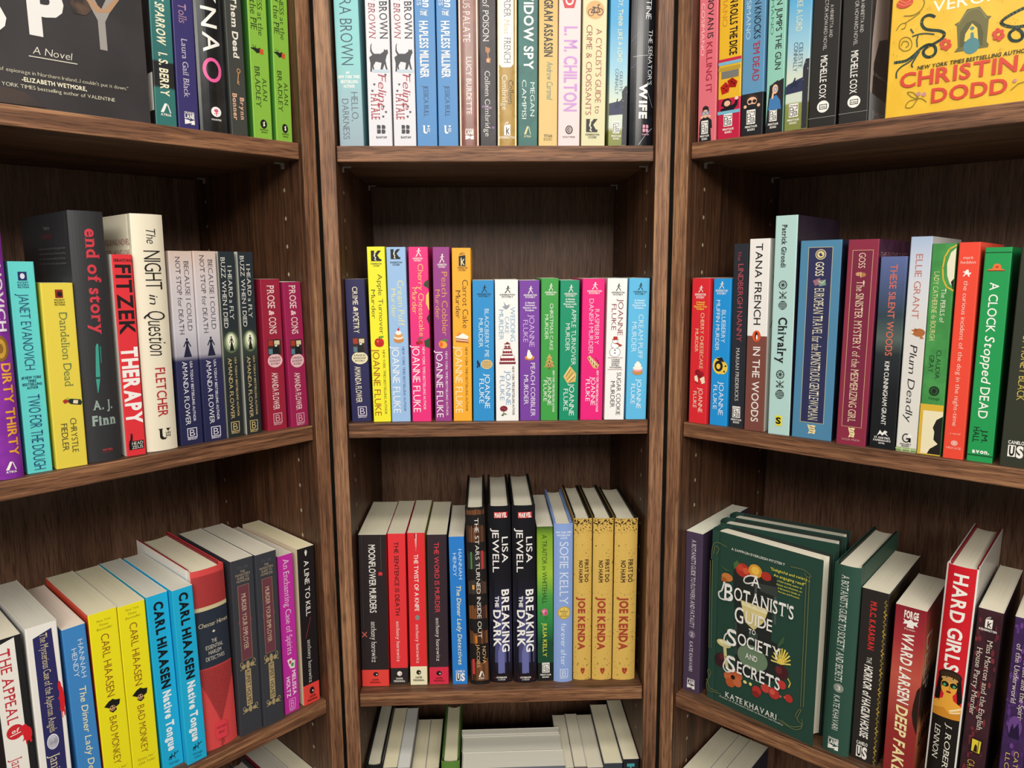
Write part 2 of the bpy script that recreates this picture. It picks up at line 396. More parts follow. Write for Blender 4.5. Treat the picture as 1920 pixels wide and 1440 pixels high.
'kbookw': [('P','#f2ede4',[(.1,.32),(.9,.24),(.9,1),(.1,1)]),('P','#3a1a22',[(.34,.44),(.46,.42),(.46,.66),(.68,.5),(.8,.5),(.56,.72),(.82,.92),(.66,.92),(.46,.76),(.46,.96),(.34,.96)]),('L','#f2ede4',[(.14,.26),(.4,.1)],.05),('L','#f2ede4',[(.3,.26),(.52,.04)],.05),('L','#f2ede4',[(.48,.25),(.66,.06)],.05)],
'titan': [('T','*','TITAN','b',0,1,0,.44),('T','*','BOOKS','n',0,1,.56,1)],
'scout': [('O','#141414',.5,.5,.5,.5),('C','#e9d3d3',.5,.5,.34,.36,.08),('C','#e9d3d3',.54,.5,.16,.18,.08)],
'berkley': [('L','*',[(.02,.02),(.98,.02),(.98,.8),(.02,.8),(.02,.02)],.08),('T','*','B','n',.24,.78,.12,.7),('T','*','BERKLEY','b',0,1,.87,1)],
'eye': [('O','*',.5,.5,.5,.5),('O','#f0ece0',.68,.58,.13,.14)],
'eyew': [('O','#f0ece4',.5,.5,.5,.5),('O','#b03030',.68,.6,.12,.13)],
'harpper': [('T','*','HARPER','b',.2,.8,0,.4),('T','*','PERENNIAL','b',0,1,.6,1)],
'camelo': [('T','#f2efe8','CANELO','b',0,1,0,.2),('P','#f2efe8',[(.02,.28),(.5,.28),(.5,1),(.02,1)]),('T','*','U','x',.1,.44,.36,.92),('T','#f2efe8','S','x',.55,1,.32,1)],
'penguin': [('O','#e2572b',.5,.5,.5,.5),('O','#161616',.5,.54,.2,.32),('O','#f2efe8',.54,.6,.11,.22),('O','#161616',.46,.24,.13,.1)],
'owl': [('O','#141414',.6,.24,.2,.2),('P','#141414',[(.45,.3),(.8,.36),(.7,.8),(.3,1),(0,.98),(.3,.7)]),('O','#e0333c',.66,.22,.05,.05)],
'headzeus': [('P','#141414',[(.1,0),(1,0),(1,1),(0,1),(0,.3)]),('T','#f4f1ea','HEAD','s',.2,.95,.1,.46),('T','#f4f1ea','ZEUS','s',.2,.95,.56,.92)],
'saga': [('P','#ead9a4',[(.05,0),(.35,.06),(.65,0),(.95,.06),(.8,.3),(.95,.55),(.85,.98),(.5,.9),(.15,1),(.3,.6),(.15,.3)]),('L','#6a5a40',[(.3,.2),(.72,.28)],.08),('L','#6a5a40',[(.36,.45),(.76,.5)],.08),('L','#6a5a40',[(.36,.7),(.7,.76)],.08)],
'stmartin': [('P','#f0ede8',[(.2,.42),(.36,0),(.5,.2),(.64,0),(.8,.1),(.7,.2),(.86,.42),(.62,.26),(.5,.4),(.38,.26)]),('T','#f0ede8',"ST. MARTIN'S",'b',.05,.95,.48,.62),('T','#f0ede8','PAPERBACKS','b',0,1,.68,.8),('T','#f0ede8','NOVEL','b',.32,.68,.88,.98)],
'gallery': [('C','#141414',.5,.34,.36,.34,.1),('P','#141414',[(.5,.34),(.92,.34),(.92,.66),(.72,.6),(.72,.44),(.5,.44)]),('P','#f2efe8',[(.62,.06),(.98,.06),(.98,.3),(.62,.3)]),('T','#141414','GALLERY','b',0,1,.74,.85),('T','#141414','BOOKS','b',.16,.84,.89,1)],
'sun': [('C','*',.5,.5,.5,.5,.1),('O','*',.5,.5,.16,.16),('L','*',[(.7,.5),(.9,.5)],.06),('L','*',[(.641,.641),(.783,.783)],.06),('L','*',[(.5,.7),(.5,.9)],.06),('L','*',[(.359,.641),(.217,.783)],.06),('L','*',[(.3,.5),(.1,.5)],.06),('L','*',[(.359,.359),(.217,.217)],.06),('L','*',[(.5,.3),(.5,.1)],.06),('L','*',[(.641,.359),(.783,.217)],.06)],
'swords': [('L','*',[(.05,.05),(.95,.95)],.1),('L','*',[(.95,.05),(.05,.95)],.1),('L','*',[(.5,0),(.5,1)],.08),('L','*',[(.1,.7),(.3,.95)],.1),('L','*',[(.9,.7),(.7,.95)],.1)],
'globe': [('O','#28302e',.5,.5,.5,.5),('L','#b5d8d3',[(.1,.2),(.9,.2)],.06),('L','#b5d8d3',[(.1,.36),(.9,.36)],.06),('L','#b5d8d3',[(.1,.52),(.9,.52)],.06),('L','#b5d8d3',[(.1,.68),(.9,.68)],.06),('L','#b5d8d3',[(.1,.84),(.9,.84)],.06)],
'vintage': [('C','*',.5,.5,.5,.5,.14),('O','*',.5,.5,.24,.26),('L','*',[(.8,.5),(.96,.5)],.1),('L','*',[(.743,.676),(.872,.77)],.1),('L','*',[(.593,.785),(.642,.937)],.1),('L','*',[(.407,.785),(.358,.937)],.1),('L','*',[(.257,.676),(.128,.77)],.1),('L','*',[(.2,.5),(.04,.5)],.1),('L','*',[(.257,.324),(.128,.23)],.1),('L','*',[(.407,.215),(.358,.063)],.1),('L','*',[(.593,.215),(.642,.063)],.1),('L','*',[(.743,.324),(.872,.23)],.1)],
'dog': [('P','#f4f1ea',[(.05,.3),(.3,.3),(.36,.12),(.5,.1),(.6,0),(.62,.16),(.72,.2),(.66,.36),(.82,.5),(.98,.4),(.9,.7),(.78,.66),(.8,.98),(.66,.98),(.6,.7),(.36,.7),(.16,.98),(.06,.9),(.26,.62),(.26,.46),(.06,.44)])],
'terrier': [('O','#b06a3c',.6,.5,.4,.34),('P','#b06a3c',[(.1,.3),(.4,.2),(.5,.6),(.2,.7)]),('P','#8a4a28',[(.3,.1),(.5,.3),(.36,.4)]),('P','#b8744a',[(.8,.7),(.95,1),(.7,1),(.66,.76)]),('O','#e8d6c4',.14,.5,.12,.12)],
'hat': [('P','#e8743a',[(0,.9),(.14,.72),(.3,.7),(.4,.1),(.6,0),(.76,.2),(.8,.66),(1,.84),(.98,.95)]),('L','#7a3018',[(.05,.92),(.98,.92)],.05),('O','#b8481e',.56,.44,.1,.14)],
'bottle': [('P','#23302a',[(.3,.2),(.44,.12),(.92,.3),(1,.62),(.92,.9),(.4,.7),(.3,.5)]),('P','#a83028',[(0,.28),(.16,.1),(.3,.24),(.3,.46),(.08,.6)]),('P','#e8dcb8',[(.56,.28),(.8,.36),(.76,.74),(.52,.64)]),('O','#a8b83a',.26,.1,.08,.14)],
'pen': [('P','#3f9d8c',[(.62,0),(.76,.02),(.7,.68),(.3,.68),(.5,.06)]),('P','#3f9d8c',[(.3,.72),(.68,.72),(.42,1),(.36,1)]),('P','#2c7468',[(.86,.06),(1,.06),(.94,.4),(.84,.4)]),('L','#1f5a50',[(.3,.7),(.7,.7)],.05)],
'lady': [('O','*',.5,.08,.1,.07),('P','*',[(.36,.16),(.64,.16),(.6,.38),(.9,.98),(.1,.98),(.4,.38)]),('L','*',[(.38,.2),(.16,.44)],.1),('L','*',[(.62,.2),(.84,.44)],.1)],
'glow': [('O','#5f6e54',.5,.5,.5,.5),('O','#a9b48f',.5,.48,.38,.42),('O','#e9ecd2',.5,.42,.26,.3)],
'scene': [('P','#3a2a26',[(0,0),(1,0),(1,1),(0,1)]),('P','#a83a2a',[(.05,.05),(.4,.05),(.4,.4),(.05,.4)]),('P','#d8c8a0',[(.5,.08),(.9,.08),(.9,.36),(.5,.36)]),('P','#1a1a1e',[(.4,.5),(.6,.3),(.8,.5),(.9,.98),(.3,.98)]),('P','#5a7a8a',[(.05,.6),(.35,.6),(.35,.95),(.05,.95)]),('O','#e8e2d0',.62,.42,.1,.06)],
'badge': [('O','*',.5,.5,.5,.5),('T','#4a2a2a','A MAGICAL','b',.14,.86,.2,.36),('T','#4a2a2a','BOOKSHOP','b',.12,.88,.44,.58),('T','#4a2a2a','MYSTERY','b',.2,.8,.66,.8)],
'goldseal': [('O','#c9a23a',.5,.5,.5,.5),('O','#e8cc66',.5,.5,.42,.42),('T','#4a3a1a','A','b',.45,.55,.16,.26),('T','#4a3a1a','MAGICAL','b',.18,.82,.32,.46),('T','#4a3a1a','CATS','b',.3,.7,.52,.64),('T','#4a3a1a','MYSTERY','b',.2,.8,.7,.82)],
'cards': [('P','#f2efe8',[(.1,.1),(.6,0),(.8,.6),(.3,.72)]),('P','#e8e2d8',[(.45,.2),(.98,.3),(.9,.98),(.36,.88)]),('O','#d04a6a',.42,.34,.14,.16),('O','#4a9a6a',.66,.6,.16,.16)],
'penNib': [('P','#f4f1ea',[(.5,0),(.85,.4),(.6,1),(.4,1),(.15,.4)]),('L','#1f1c1e',[(.5,0),(.5,.5)],.08)],
'blot': [('O','#d8222c',.6,.5,.38,.34),('O','#d8222c',.42,.16,.24,.14),('P','#d8222c',[(.3,.6),(.5,.4),(.5,.98),(.4,.98),(.36,.74),(.1,.8)]),('P','#d8222c',[(.3,.4),(0,.46),(.3,.5)]),('O','#d8222c',.8,.86,.1,.1)],
'print': [('O','#e8e6ee',.5,.5,.5,.5),('C','#34305e',.5,.52,.42,.42,.035),('C','#34305e',.5,.52,.33,.33,.035),('C','#34305e',.5,.52,.24,.24,.035),('C','#34305e',.5,.52,.15,.15,.035),('C','#34305e',.5,.52,.06,.06,.035)],
'redseal': [('O','#cf2a33',.5,.5,.5,.5),('T','#f4efe6','of','bi',.3,.75,.3,.55),('L','#f4efe6',[(.2,.7),(.8,.62)],.06)],
'hatman': [('P','#1b1a14',[(0,.38),(.3,.1),(.55,0),(.7,.12),(1,.2),(.92,.55),(.7,.66),(.75,.86),(.5,1),(.3,.8),(.32,.6)]),('O','#c9a07a',.5,.66,.18,.2),('O','#1b1a14',.44,.6,.05,.06),('O','#1b1a14',.58,.58,.05,.06),('L','#7a3a2a',[(.4,.78),(.62,.76)],.05)],
'gecko': [('L','#141414',[(.02,.8),(.2,.5),(.45,.55),(.7,.3),(.95,.15)],.08),('L','#141414',[(.3,.55),(.2,.9)],.06),('L','#141414',[(.5,.52),(.6,.85)],.06),('L','#141414',[(.35,.5),(.3,.15)],.06),('L','#141414',[(.62,.38),(.58,.05)],.06),('O','#141414',.2,.52,.14,.12)],
'flourish': [('O','#a8966e',.5,.5,.12,.4),('O','#a8966e',.22,.56,.14,.22),('O','#a8966e',.78,.56,.14,.22),('C','#a8966e',.1,.3,.1,.26,.04),('C','#a8966e',.9,.3,.1,.26,.04),('L','#a8966e',[(0,.8),(.3,.6)],.05),('L','#a8966e',[(1,.8),(.7,.6)],.05)],
'knife': [('P','#e4e0d8',[(.3,0),(.72,0),(.62,.7),(.52,1),(.44,.7)]),('P','#1c1a1a',[(.3,0),(.5,0),(.5,.28),(.36,.28)]),('L','#8a8680',[(.5,.3),(.52,.9)],.08)],
'marvel': [('P','#c8202c',[(0,0),(1,0),(1,1),(0,1)]),('T','#f4f1ea','MARVEL','x',.06,.94,.12,.88)],
'rose': [('O','#d86a8e',.5,.34,.36,.3),('O','#eaa0b8',.42,.3,.16,.14),('O','#b84a72',.62,.42,.14,.12),('L','#2a6a2a',[(.55,.6),(.6,1)],.08),('P','#2a7a2a',[(.1,.3),(.3,.4),(.2,.6),(0,.5)]),('P','#2a7a2a',[(.6,.8),(.95,.66),(.8,.9)])],
'crown': [('O','#a8382a',.26,.32,.24,.3),('O','#a8382a',.74,.32,.24,.3),('P','#a8382a',[(.1,.6),(.9,.6),(.5,1)])],
'bike': [('O','#e0a86a',.5,.5,.5,.5),('C','#3a3a3c',.28,.64,.18,.2,.035),('C','#3a3a3c',.76,.6,.18,.2,.035),('L','#3a3a3c',[(.28,.64),(.44,.4),(.68,.38),(.76,.6),(.5,.64),(.28,.64)],.045),('L','#3a3a3c',[(.44,.4),(.5,.64)],.045),('L','#3a3a3c',[(.68,.38),(.64,.24),(.74,.22)],.045),('L','#3a3a3c',[(.36,.36),(.5,.36)],.05)],
'rider': [('P','#1d2440',[(.3,.4),(.42,.2),(.5,.02),(.62,.1),(.56,.28),(.7,.4),(.9,.34),(1,.46),(.84,.56),(.76,.72),(.8,.96),(.66,.8),(.5,.72),(.28,.78),(.14,1),(.18,.7),(0,.78),(.14,.56)])],
'goblet': [('P','#b0764a',[(.1,0),(.8,.1),(.75,.3),(.55,.42),(.6,.66),(.9,.72),(.8,1),(.2,.95),(.25,.74),(.46,.66),(.4,.42),(.14,.3)]),('O','#e0b080',.5,.84,.18,.12)],
'bird': [('P','#1a1e18',[(0,.4),(.3,.3),(.6,.35),(.7,.2),(.8,.3),(.75,.7),(.5,.85),(.3,.6)]),('P','#c8502a',[(.72,.35),(1,.3),(1,.85),(.72,.85)]),('L','#1a1e18',[(.3,.3),(.2,.05)],.04),('L','#1a1e18',[(.4,.3),(.42,.06)],.04)],
'key': [('C','#c8905a',.6,.16,.3,.15,.12),('L','#c8905a',[(.55,.3),(.35,.92)],.14),('L','#c8905a',[(.35,.92),(.62,.98)],.12),('L','#c8905a',[(.4,.78),(.6,.84)],.12)],
'reader': [('P','#1b1a1d',[(.1,.62),(.36,.5),(.64,.5),(.95,.66),(1,1),(.05,1)]),('O','#e8b898',.5,.34,.24,.2),('P','#241d1e',[(.26,.3),(.3,.08),(.5,.02),(.72,.1),(.76,.34),(.6,.2),(.4,.2)]),('C','#4a9ac8',.38,.34,.13,.08,.05),('C','#4a9ac8',.64,.34,.13,.08,.05),('O','#e8b898',.24,.5,.1,.06),('O','#e8b898',.8,.5,.1,.06)],
'dice': [('P','#b8241c',[(0,.5),(.3,.2),(.56,.5),(.5,.9),(.1,1)]),('P','#a01c16',[(.4,.16),(.7,0),(1,.3),(.9,.66),(.56,.6)]),('O','#2a0c0a',.2,.6,.05,.05),('O','#2a0c0a',.36,.5,.05,.05),('O','#2a0c0a',.34,.76,.05,.05),('O','#2a0c0a',.66,.26,.05,.05),('O','#2a0c0a',.8,.4,.05,.05)],
'bettor': [('P','#2a1c20',[(.1,.5),(.2,.15),(.45,.05),(.65,.3),(.6,.6),(.3,.7)]),('O','#e8b898',.42,.42,.16,.2),('P','#1d1b22',[(.1,.75),(.5,.65),(.8,.5),(.86,.2),(.98,.22),(.95,.62),(.7,1),(.05,1)]),('O','#f2d0b0',.9,.14,.1,.12)],
'peek': [('O','#3a2824',.5,.36,.4,.34),('O','#e8b898',.5,.5,.32,.3),('O','#2a1c1a',.36,.52,.13,.13),('O','#2a1c1a',.66,.52,.13,.13),('O','#3a2824',.4,.08,.16,.12),('P','#1d1b22',[(0,.78),(.5,.7),(1,.78),(1,1),(0,1)]),('O','#e8b898',.06,.84,.1,.12),('O','#e8b898',.94,.84,.1,.12)],
'thinker': [('P','#2a1e26',[(.3,.1),(.7,0),(.9,.4),(.95,.9),(.7,.8)]),('O','#e8b898',.5,.3,.22,.16),('C','#4a9ac8',.52,.3,.14,.08,.05),('P','#3f78b0',[(.1,.6),(.6,.5),(.9,.7),(1,1),(0,1)]),('L','#e8b898',[(.3,.6),(.36,.42)],.14)],
'muffin': [('O','#f0cc4a',.42,.5,.42,.46),('O','#f0cc4a',.66,.6,.34,.36),('O','#1c1a26',.4,.52,.28,.3),('O','#f0cc4a',.38,.54,.14,.15),('P','#1c1a26',[(.2,.1),(.6,.04),(.8,.3),(.5,.26)]),('O','#1c1a26',.86,.5,.06,.05),('O','#1c1a26',.78,.8,.06,.05)],
'cherrycake': [('P','#f2e4c8',[(0,.5),(.3,.4),(.35,.9),(.05,.8)]),('P','#f2e4c8',[(.5,.62),(.9,.45),(.98,.9),(.7,1)]),('O','#8a1420',.3,.22,.26,.2),('O','#a01826',.6,.32,.26,.2),('O','#8a1420',.46,.46,.2,.16),('L','#5a3a20',[(.1,.9),(.4,1)],.05)],
'envelopes': [('P','#9a6a7a',[(.02,.3),(.5,0),(.7,.6),(.2,.9)]),('P','#7a9a8a',[(.4,.3),(.9,.2),(.98,.8),(.5,.95)]),('L','#e8d8b0',[(.4,.3),(.7,.6),(.92,.22)],.04)],
'moth': [('O','#c89a6a',.3,.4,.28,.3),('O','#b07a4a',.66,.5,.3,.34),('L','#e8d0a0',[(.5,.1),(.5,.9)],.06)],
'globeseal': [('C','#e0cf98',.5,.5,.5,.5,.08),('O','#e0cf98',.5,.5,.34,.34),('P','#2e3158',[(.3,.5),(.5,.3),(.6,.5),(.72,.6),(.5,.7)])],
'forge': [('P','#f2efe8',[(.1,.35),(0,.1),(.3,.25),(.5,0),(.7,.25),(1,.1),(.9,.4),(1,.7),(.7,.6),(.75,1),(.25,1),(.3,.6),(0,.7)])],
'silwindow': [('P','#1a1214',[(0,0),(1,0),(1,1),(0,1)]),('P','#e0cc3a',[(.1,.05),(.9,.08),(.86,.95),(.12,.9)]),('P','#2a1a16',[(.3,.9),(.36,.5),(.46,.34),(.6,.5),(.62,.9)]),('L','#2a1a16',[(.7,.1),(.66,.9)],.06)],
'film': [('O','#2c1c18',.5,.16,.42,.13),('P','#17120f',[(.1,.2),(.9,.2),(1,.62),(.86,.72),(.78,.4),(.24,.4),(.2,.7),(.02,.66)]),('O','#e8a53c',.5,.36,.29,.2),('P','#e8a53c',[(.36,.48),(.64,.48),(.7,.62),(1,.72),(1,1),(0,1),(0,.72),(.32,.62)]),('P','#d08a2c',[(0,.86),(.4,.8),(.6,.9),(1,.84),(1,1),(0,1)]),('O','#3a2a1c',.5,.14,.36,.07),('O','#c89858',.5,.22,.3,.05),('O','#14201c',.36,.33,.13,.055),('O','#14201c',.66,.33,.13,.055),('O','#4aa070',.34,.345,.05,.03),('O','#4aa070',.68,.345,.05,.03),('O','#8a1f1c',.51,.47,.09,.022),('L','#b86f28',[(.52,.36),(.54,.42)],.03),('L','#f2dcae',[(.62,.84),(.98,.76)],.08),('L','#f2dcae',[(.64,.88),(.96,.84)],.06)],
'ringo': [('C','*',.5,.5,.5,.5,.17)],
}

ROLE = {'ti': 'title', 'au': 'author_name', 'pm': 'publisher_mark', 'bl': 'blurb', 'il': 'illustration', 'pa': 'printed_panel', 'or': 'ornament', 'pt': 'printed_pattern'}

def spine_y(x, w, bulge):
    return bulge * min(1.0, abs(2 * x / w)) ** 2.4

def build_book(name, B):
    w, h, dep = B['w'], B['h'], B['d']
    hard = B['k'] == 'h'
    rough = B.get('ro', 0.42)
    bulge = B.get('bu', 0.0035 if hard else 0.0)
    curved = bulge > 0
    root = empty(name, B['loc'], B['rot'], B['lean'])
    if B.get('flat'):                       # lies on its back cover, fore-edge towards the room
        a = B['rot']
        root.matrix_world = Matrix.Translation(B['loc']) @ Matrix.Rotation(a, 4, 'Z') @ Matrix(((0, 0, 1, 0), (0, -1, 0, 0), (1, 0, 0, 0), (0, 0, 0, 1)))
    # --- cover: one wrap of back board, spine and front board
    th = 0.0006
    r = 0.0009
    if hard:
        n = 12
        sp = [(-w / 2 + w * i / n, spine_y(-w / 2 + w * i / n, w, bulge)) for i in range(n + 1)]
        hinge = [(0.0005, 0.006), (0.0009, 0.0085), (0.0004, 0.0115)]
        left = [(-w / 2, dep)] + [(-w / 2 + a, bulge + y) for a, y in hinge[::-1]]
        right = [(w / 2 - a, bulge + y) for a, y in hinge] + [(w / 2, dep)]
        th = 0.0007
    else:
        if curved: sp = [(-w / 2 + w * i / 12, spine_y(-w / 2 + w * i / 12, w, bulge)) for i in range(13)]
        else: sp = [(-w / 2, r), (-w / 2 + r * .3, r * .3), (-w / 2 + r, 0), (w / 2 - r, 0), (w / 2 - r * .3, r * .3), (w / 2, r)]
        left = [(-w / 2, dep)]; right = [(w / 2, dep)]
    prof = left + sp + right
    reg = ['L'] * len(left) + ['S'] * (len(sp) - 1) + ['R'] * len(right)
    inner = []
    for i, (x, y) in enumerate(prof):
        nx = ny = 0.0
        for j in (i - 1, i):
            if 0 <= j < len(prof) - 1:
                dx, dy = prof[j + 1][0] - prof[j][0], prof[j + 1][1] - prof[j][1]
                l = math.hypot(dx, dy) or 1
                nx += -dy / l; ny += dx / l
        l = math.hypot(nx, ny) or 1
        inner.append((x + nx / l * th, y + ny / l * th))
    if not hard:
        inner[0] = (-w / 2 + th, dep); inner[-1] = (w / 2 - th, dep)
    bands = B.get('bands') or [(1.0, B['col'])]
    zs = [h] + [h * (1 - t) for t, _ in bands]
    zs[-1] = 0.0
    mats, idx = [], {}
    def mid(spec, rg=rough):
        k = (spec, rg)
        if k not in idx:
            idx[k] = len(mats); mats.append(mat(spec, rg, h))
        return idx[k]
    V, Fc, MI = [], [], []
    P = len(prof)
    for z in zs:
        V += [(x, y, z) for x, y in prof] + [(x, y, z) for x, y in inner]
    for b in range(len(zs) - 1):
        o, q = b * 2 * P, (b + 1) * 2 * P
        bc = bands[b][1]
        for i in range(P - 1):
            c = bc
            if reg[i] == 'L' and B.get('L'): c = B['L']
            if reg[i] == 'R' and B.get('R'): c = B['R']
            Fc.append((o + i, q + i, q + i + 1, o + i + 1)); MI.append(mid(c))
            Fc.append((o + P + i, o + P + i + 1, q + P + i + 1, q + P + i)); MI.append(mid('#e9e6dc' if not hard else B.get('edge', bc), 0.7))
        for i in (0, P - 1):
            f = (o + i, o + P + i, q + P + i, q + i)
            Fc.append(f if i == 0 else f[::-1]); MI.append(mid('#e9e6dc', 0.7) if not hard else mid(bc))
    q = (len(zs) - 1) * 2 * P
    for i in range(P - 1):
        Fc.append((i, i + 1, P + i + 1, P + i)); MI.append(mid('#e4dfd2', 0.7) if not hard else mid(B.get('edge', bands[0][1])))
        Fc.append((q + i, q + P + i, q + P + i + 1, q + i + 1)); MI.append(mid(bands[-1][1]))
    link_mesh('dust_jacket' if hard else 'cover', V, Fc, mats, MI, root)
    # --- boards and pages
    pm = page_mat(B.get('pg', '#d9d4c2'))
    if hard:
        bm = bmesh.new()
        bt = 0.0019; g = th + 0.0006; y0 = bulge + 0.011
        for s in (-1, 1):
            xa, xb = sorted((s * (w / 2 - g), s * (w / 2 - g - bt)))
            bm_box(bm, xa, xb, y0, dep - 0.0012, 0.0005, h - 0.0005, 0.0005)
        bm_object('boards', bm, [mat(B.get('bd', '#1b1b1d'), 0.6)], root)
        pw = w / 2 - g - bt - 0.0003
        n = 8
        cav = 0.004
        top_z, bot_z = h - 0.0035, 0.0035
        ring_pts = [(-pw + 2 * pw * i / n, bulge + 0.0035 + 0.0022 * abs(2 * i / n - 1) ** 2.5) for i in range(n + 1)]
        ring_pts += [(pw - 2 * pw * i / n, dep - 0.004 - cav * (1 - (2 * i / n - 1) ** 2)) for i in range(n + 1)]
    else:
        pw = w / 2 - th - 0.0002
        n = 1
        top_z, bot_z = h - 0.0004, 0.0004
        ring_pts = [(-pw, 0.0012), (pw, 0.0012), (pw, dep - 0.0006), (-pw, dep - 0.0006)]
    k = len(ring_pts)
    V = [(x, y, bot_z) for x, y in ring_pts] + [(x, y, top_z) for x, y in ring_pts]
    Fc = [tuple(range(k))[::-1], tuple(range(k, 2 * k))] + [(i, (i + 1) % k, k + (i + 1) % k, k + i) for i in range(k)]
    link_mesh('pages', V, Fc, [pm], None, root)
    # --- print
    layers = {}
    eps0 = 0.00014 if not hard else 0.00022
    def surf(face, s, t, e):
        z = min(h - 0.0003, max(0.0004, (1 - t) * h))
        if face == 'F': return (w / 2 + e, s * dep, z)
        if face == 'B': return (-w / 2 - e, (1 - s) * dep, z)
        x = (s - 0.5) * w
        return (x, spine_y(x, w, bulge) - e, z)
    def slice_poly(pts, sa, sb):
        """cut a polygon into narrow strips across a rounded spine"""
        out = []
        for i in range(12):
            a, b = i / 12, (i + 1) / 12
            q = pts
            for lim, sg in ((a, 1), (b, -1)):
                res = []
                for j in range(len(q)):
                    p0, p1 = q[j - 1], q[j]
                    d0, d1 = sg * (sa + (sb - sa) * p0[0] - lim), sg * (sa + (sb - sa) * p1[0] - lim)
                    if (d0 >= 0) != (d1 >= 0):
                        f = d0 / (d0 - d1)
                        res.append((p0[0] + f * (p1[0] - p0[0]), p0[1] + f * (p1[1] - p0[1])))
                    if d1 >= 0: res.append(p1)
                q = res
                if len(q) < 3: break
            if len(q) >= 3: out.append(q)
        return out
    # separate marks of one role become separate parts: group the items of a role that touch each other
    boxes = []
    for it in B['items']:
        t0, t1, s0, s1 = it[-4:]
        fw = w if it[0] == 'S' else dep
        if it[1] in 'PL':
            pts = it[4]
            xs = [s0 + (s1 - s0) * p[0] for p in pts]; ys = [t0 + (t1 - t0) * p[1] for p in pts]
            t0, t1, s0, s1 = min(ys), max(ys), min(xs), max(xs)
        boxes.append((it[0], t0 * h, t1 * h, s0 * fw, s1 * fw))
    grp = list(range(len(boxes)))
    def find(i):
        while grp[i] != i: i = grp[i]
        return i
    for i, it in enumerate(B['items']):
        if it[2] not in ('il', 'or', 'pm', 'pa'):
            first = next(j for j, o in enumerate(B['items']) if o[2] == it[2] and o[0] == it[0])
            grp[find(i)] = find(first)
            continue
        for j in range(i):
            a, b = boxes[i], boxes[j]
            if B['items'][j][2] == it[2] and a[0] == b[0] and a[1] < b[2] + .0012 and b[1] < a[2] + .0012 and a[3] < b[4] + .0012 and b[3] < a[4] + .0012:
                grp[find(i)] = find(j)
    for order, it in enumerate(B['items']):
        face, kind, role = it[:3]
        t0, t1, s0, s1 = it[-4:]
        arg = it[3:-4]
        e = eps0 + 0.000022 * order
        fw = w if face == 'S' else dep
        asp = ((t1 - t0) * h) / max(1e-6, (s1 - s0) * fw)
        polys = []                                  # (color, [pts in unit box x right, y down])
        if kind in 'VH':
            text, style, col = arg
            LV, LF = G.line(text, style)
            if kind == 'V': pts = [(y, x) for x, y in LV]
            else: pts = [(x, 1 - y) for x, y in LV]
            polys = [(col, pts, LF)]
        elif kind == 'R': polys = [(arg[0], [(0, 0), (1, 0), (1, 1), (0, 1)], None)]
        elif kind == 'O': polys = [(arg[0], ring(.5, .5, .5, .5, 28), None)]
        elif kind == 'P': polys = [(arg[0], arg[1], None)]
        elif kind == 'F':
            a = arg[1]; bq = a / asp
            for q4 in ([(0, 0), (1, 0), (1, bq), (0, bq)], [(0, 1 - bq), (1, 1 - bq), (1, 1), (0, 1)], [(0, bq), (a, bq), (a, 1 - bq), (0, 1 - bq)], [(1 - a, bq), (1, bq), (1, 1 - bq), (1 - a, 1 - bq)]):
                polys.append((arg[0], q4, None))
        elif kind == 'L':
            for q4 in stroke(smooth_line(arg[1]) if face == 'F' and len(arg[1]) > 3 else arg[1], arg[2], asp): polys.append((arg[0], q4, None))
        elif kind == 'I':
            for pr in ICONS[arg[0]]:
                c = pr[1] if pr[1] != '*' else (arg[1] if len(arg) > 1 else '#161616')
                if pr[0] == 'O': polys.append((c, ring(*pr[2:6]), None))
                elif pr[0] == 'P': polys.append((c, pr[2], None))
                elif pr[0] == 'L':
                    for q4 in stroke(pr[2], pr[3], asp): polys.append((c, q4, None))
                elif pr[0] == 'C':                    # ring outline
                    a = ring(*pr[2:6]); wq = pr[6]
                    bq = ring(pr[2], pr[3], pr[4] - wq, pr[5] - wq / asp)
                    for i in range(len(a)):
                        j = (i + 1) % len(a)
                        polys.append((c, [a[i], a[j], bq[j], bq[i]], None))
                elif pr[0] == 'T':                    # a word set across the box
                    LV, LF = G.line(pr[2], pr[3])
                    x0, x1, y0, y1 = pr[4:8]
                    polys.append((c, [(x0 + (x1 - x0) * x, y1 - (y1 - y0) * y) for x, y in LV], LF))
        lay = layers.setdefault((find(order), role), ([], [], [], [], {}))
        sub = 0
        for col, pts, faces in polys:
            V, Fc, MI, MS, ID = lay
            if col not in ID:
                ID[col] = len(MS); MS.append(mat(col, rough, h))
            if curved and faces is None and kind in 'RF' and face == 'S' and (s1 - s0) > .3:   # follow the rounded spine
                xs = [p[0] for p in pts]; ys = [p[1] for p in pts]
                xa, xb, ya, yb = min(xs), max(xs), min(ys), max(ys)
                m = max(1, int((xb - xa) * (s1 - s0) * 14))
                for i in range(m):
                    b0 = len(V)
                    for px, py in ((xa + (xb - xa) * i / m, ya), (xa + (xb - xa) * (i + 1) / m, ya), (xa + (xb - xa) * (i + 1) / m, yb), (xa + (xb - xa) * i / m, yb)):
                        V.append(surf(face, s0 + (s1 - s0) * px, t0 + (t1 - t0) * py, e))
                    Fc.append((b0, b0 + 3, b0 + 2, b0 + 1)); MI.append(ID[col])
                continue
            ee = e + 0.000008 * sub
            sub += 1 if kind == 'I' else 0
            b0 = len(V)
            if curved and face == 'S' and (s1 - s0) > .1:
                for fc in (faces or [tuple(range(len(pts)))]):
                    for q in slice_poly([pts[i] for i in fc], s0, s1):
                        b0 = len(V)
                        V += [surf(face, s0 + (s1 - s0) * px, t0 + (t1 - t0) * py, ee) for px, py in q]
                        Fc.append(tuple(range(b0, b0 + len(q)))); MI.append(ID[col])
                continue
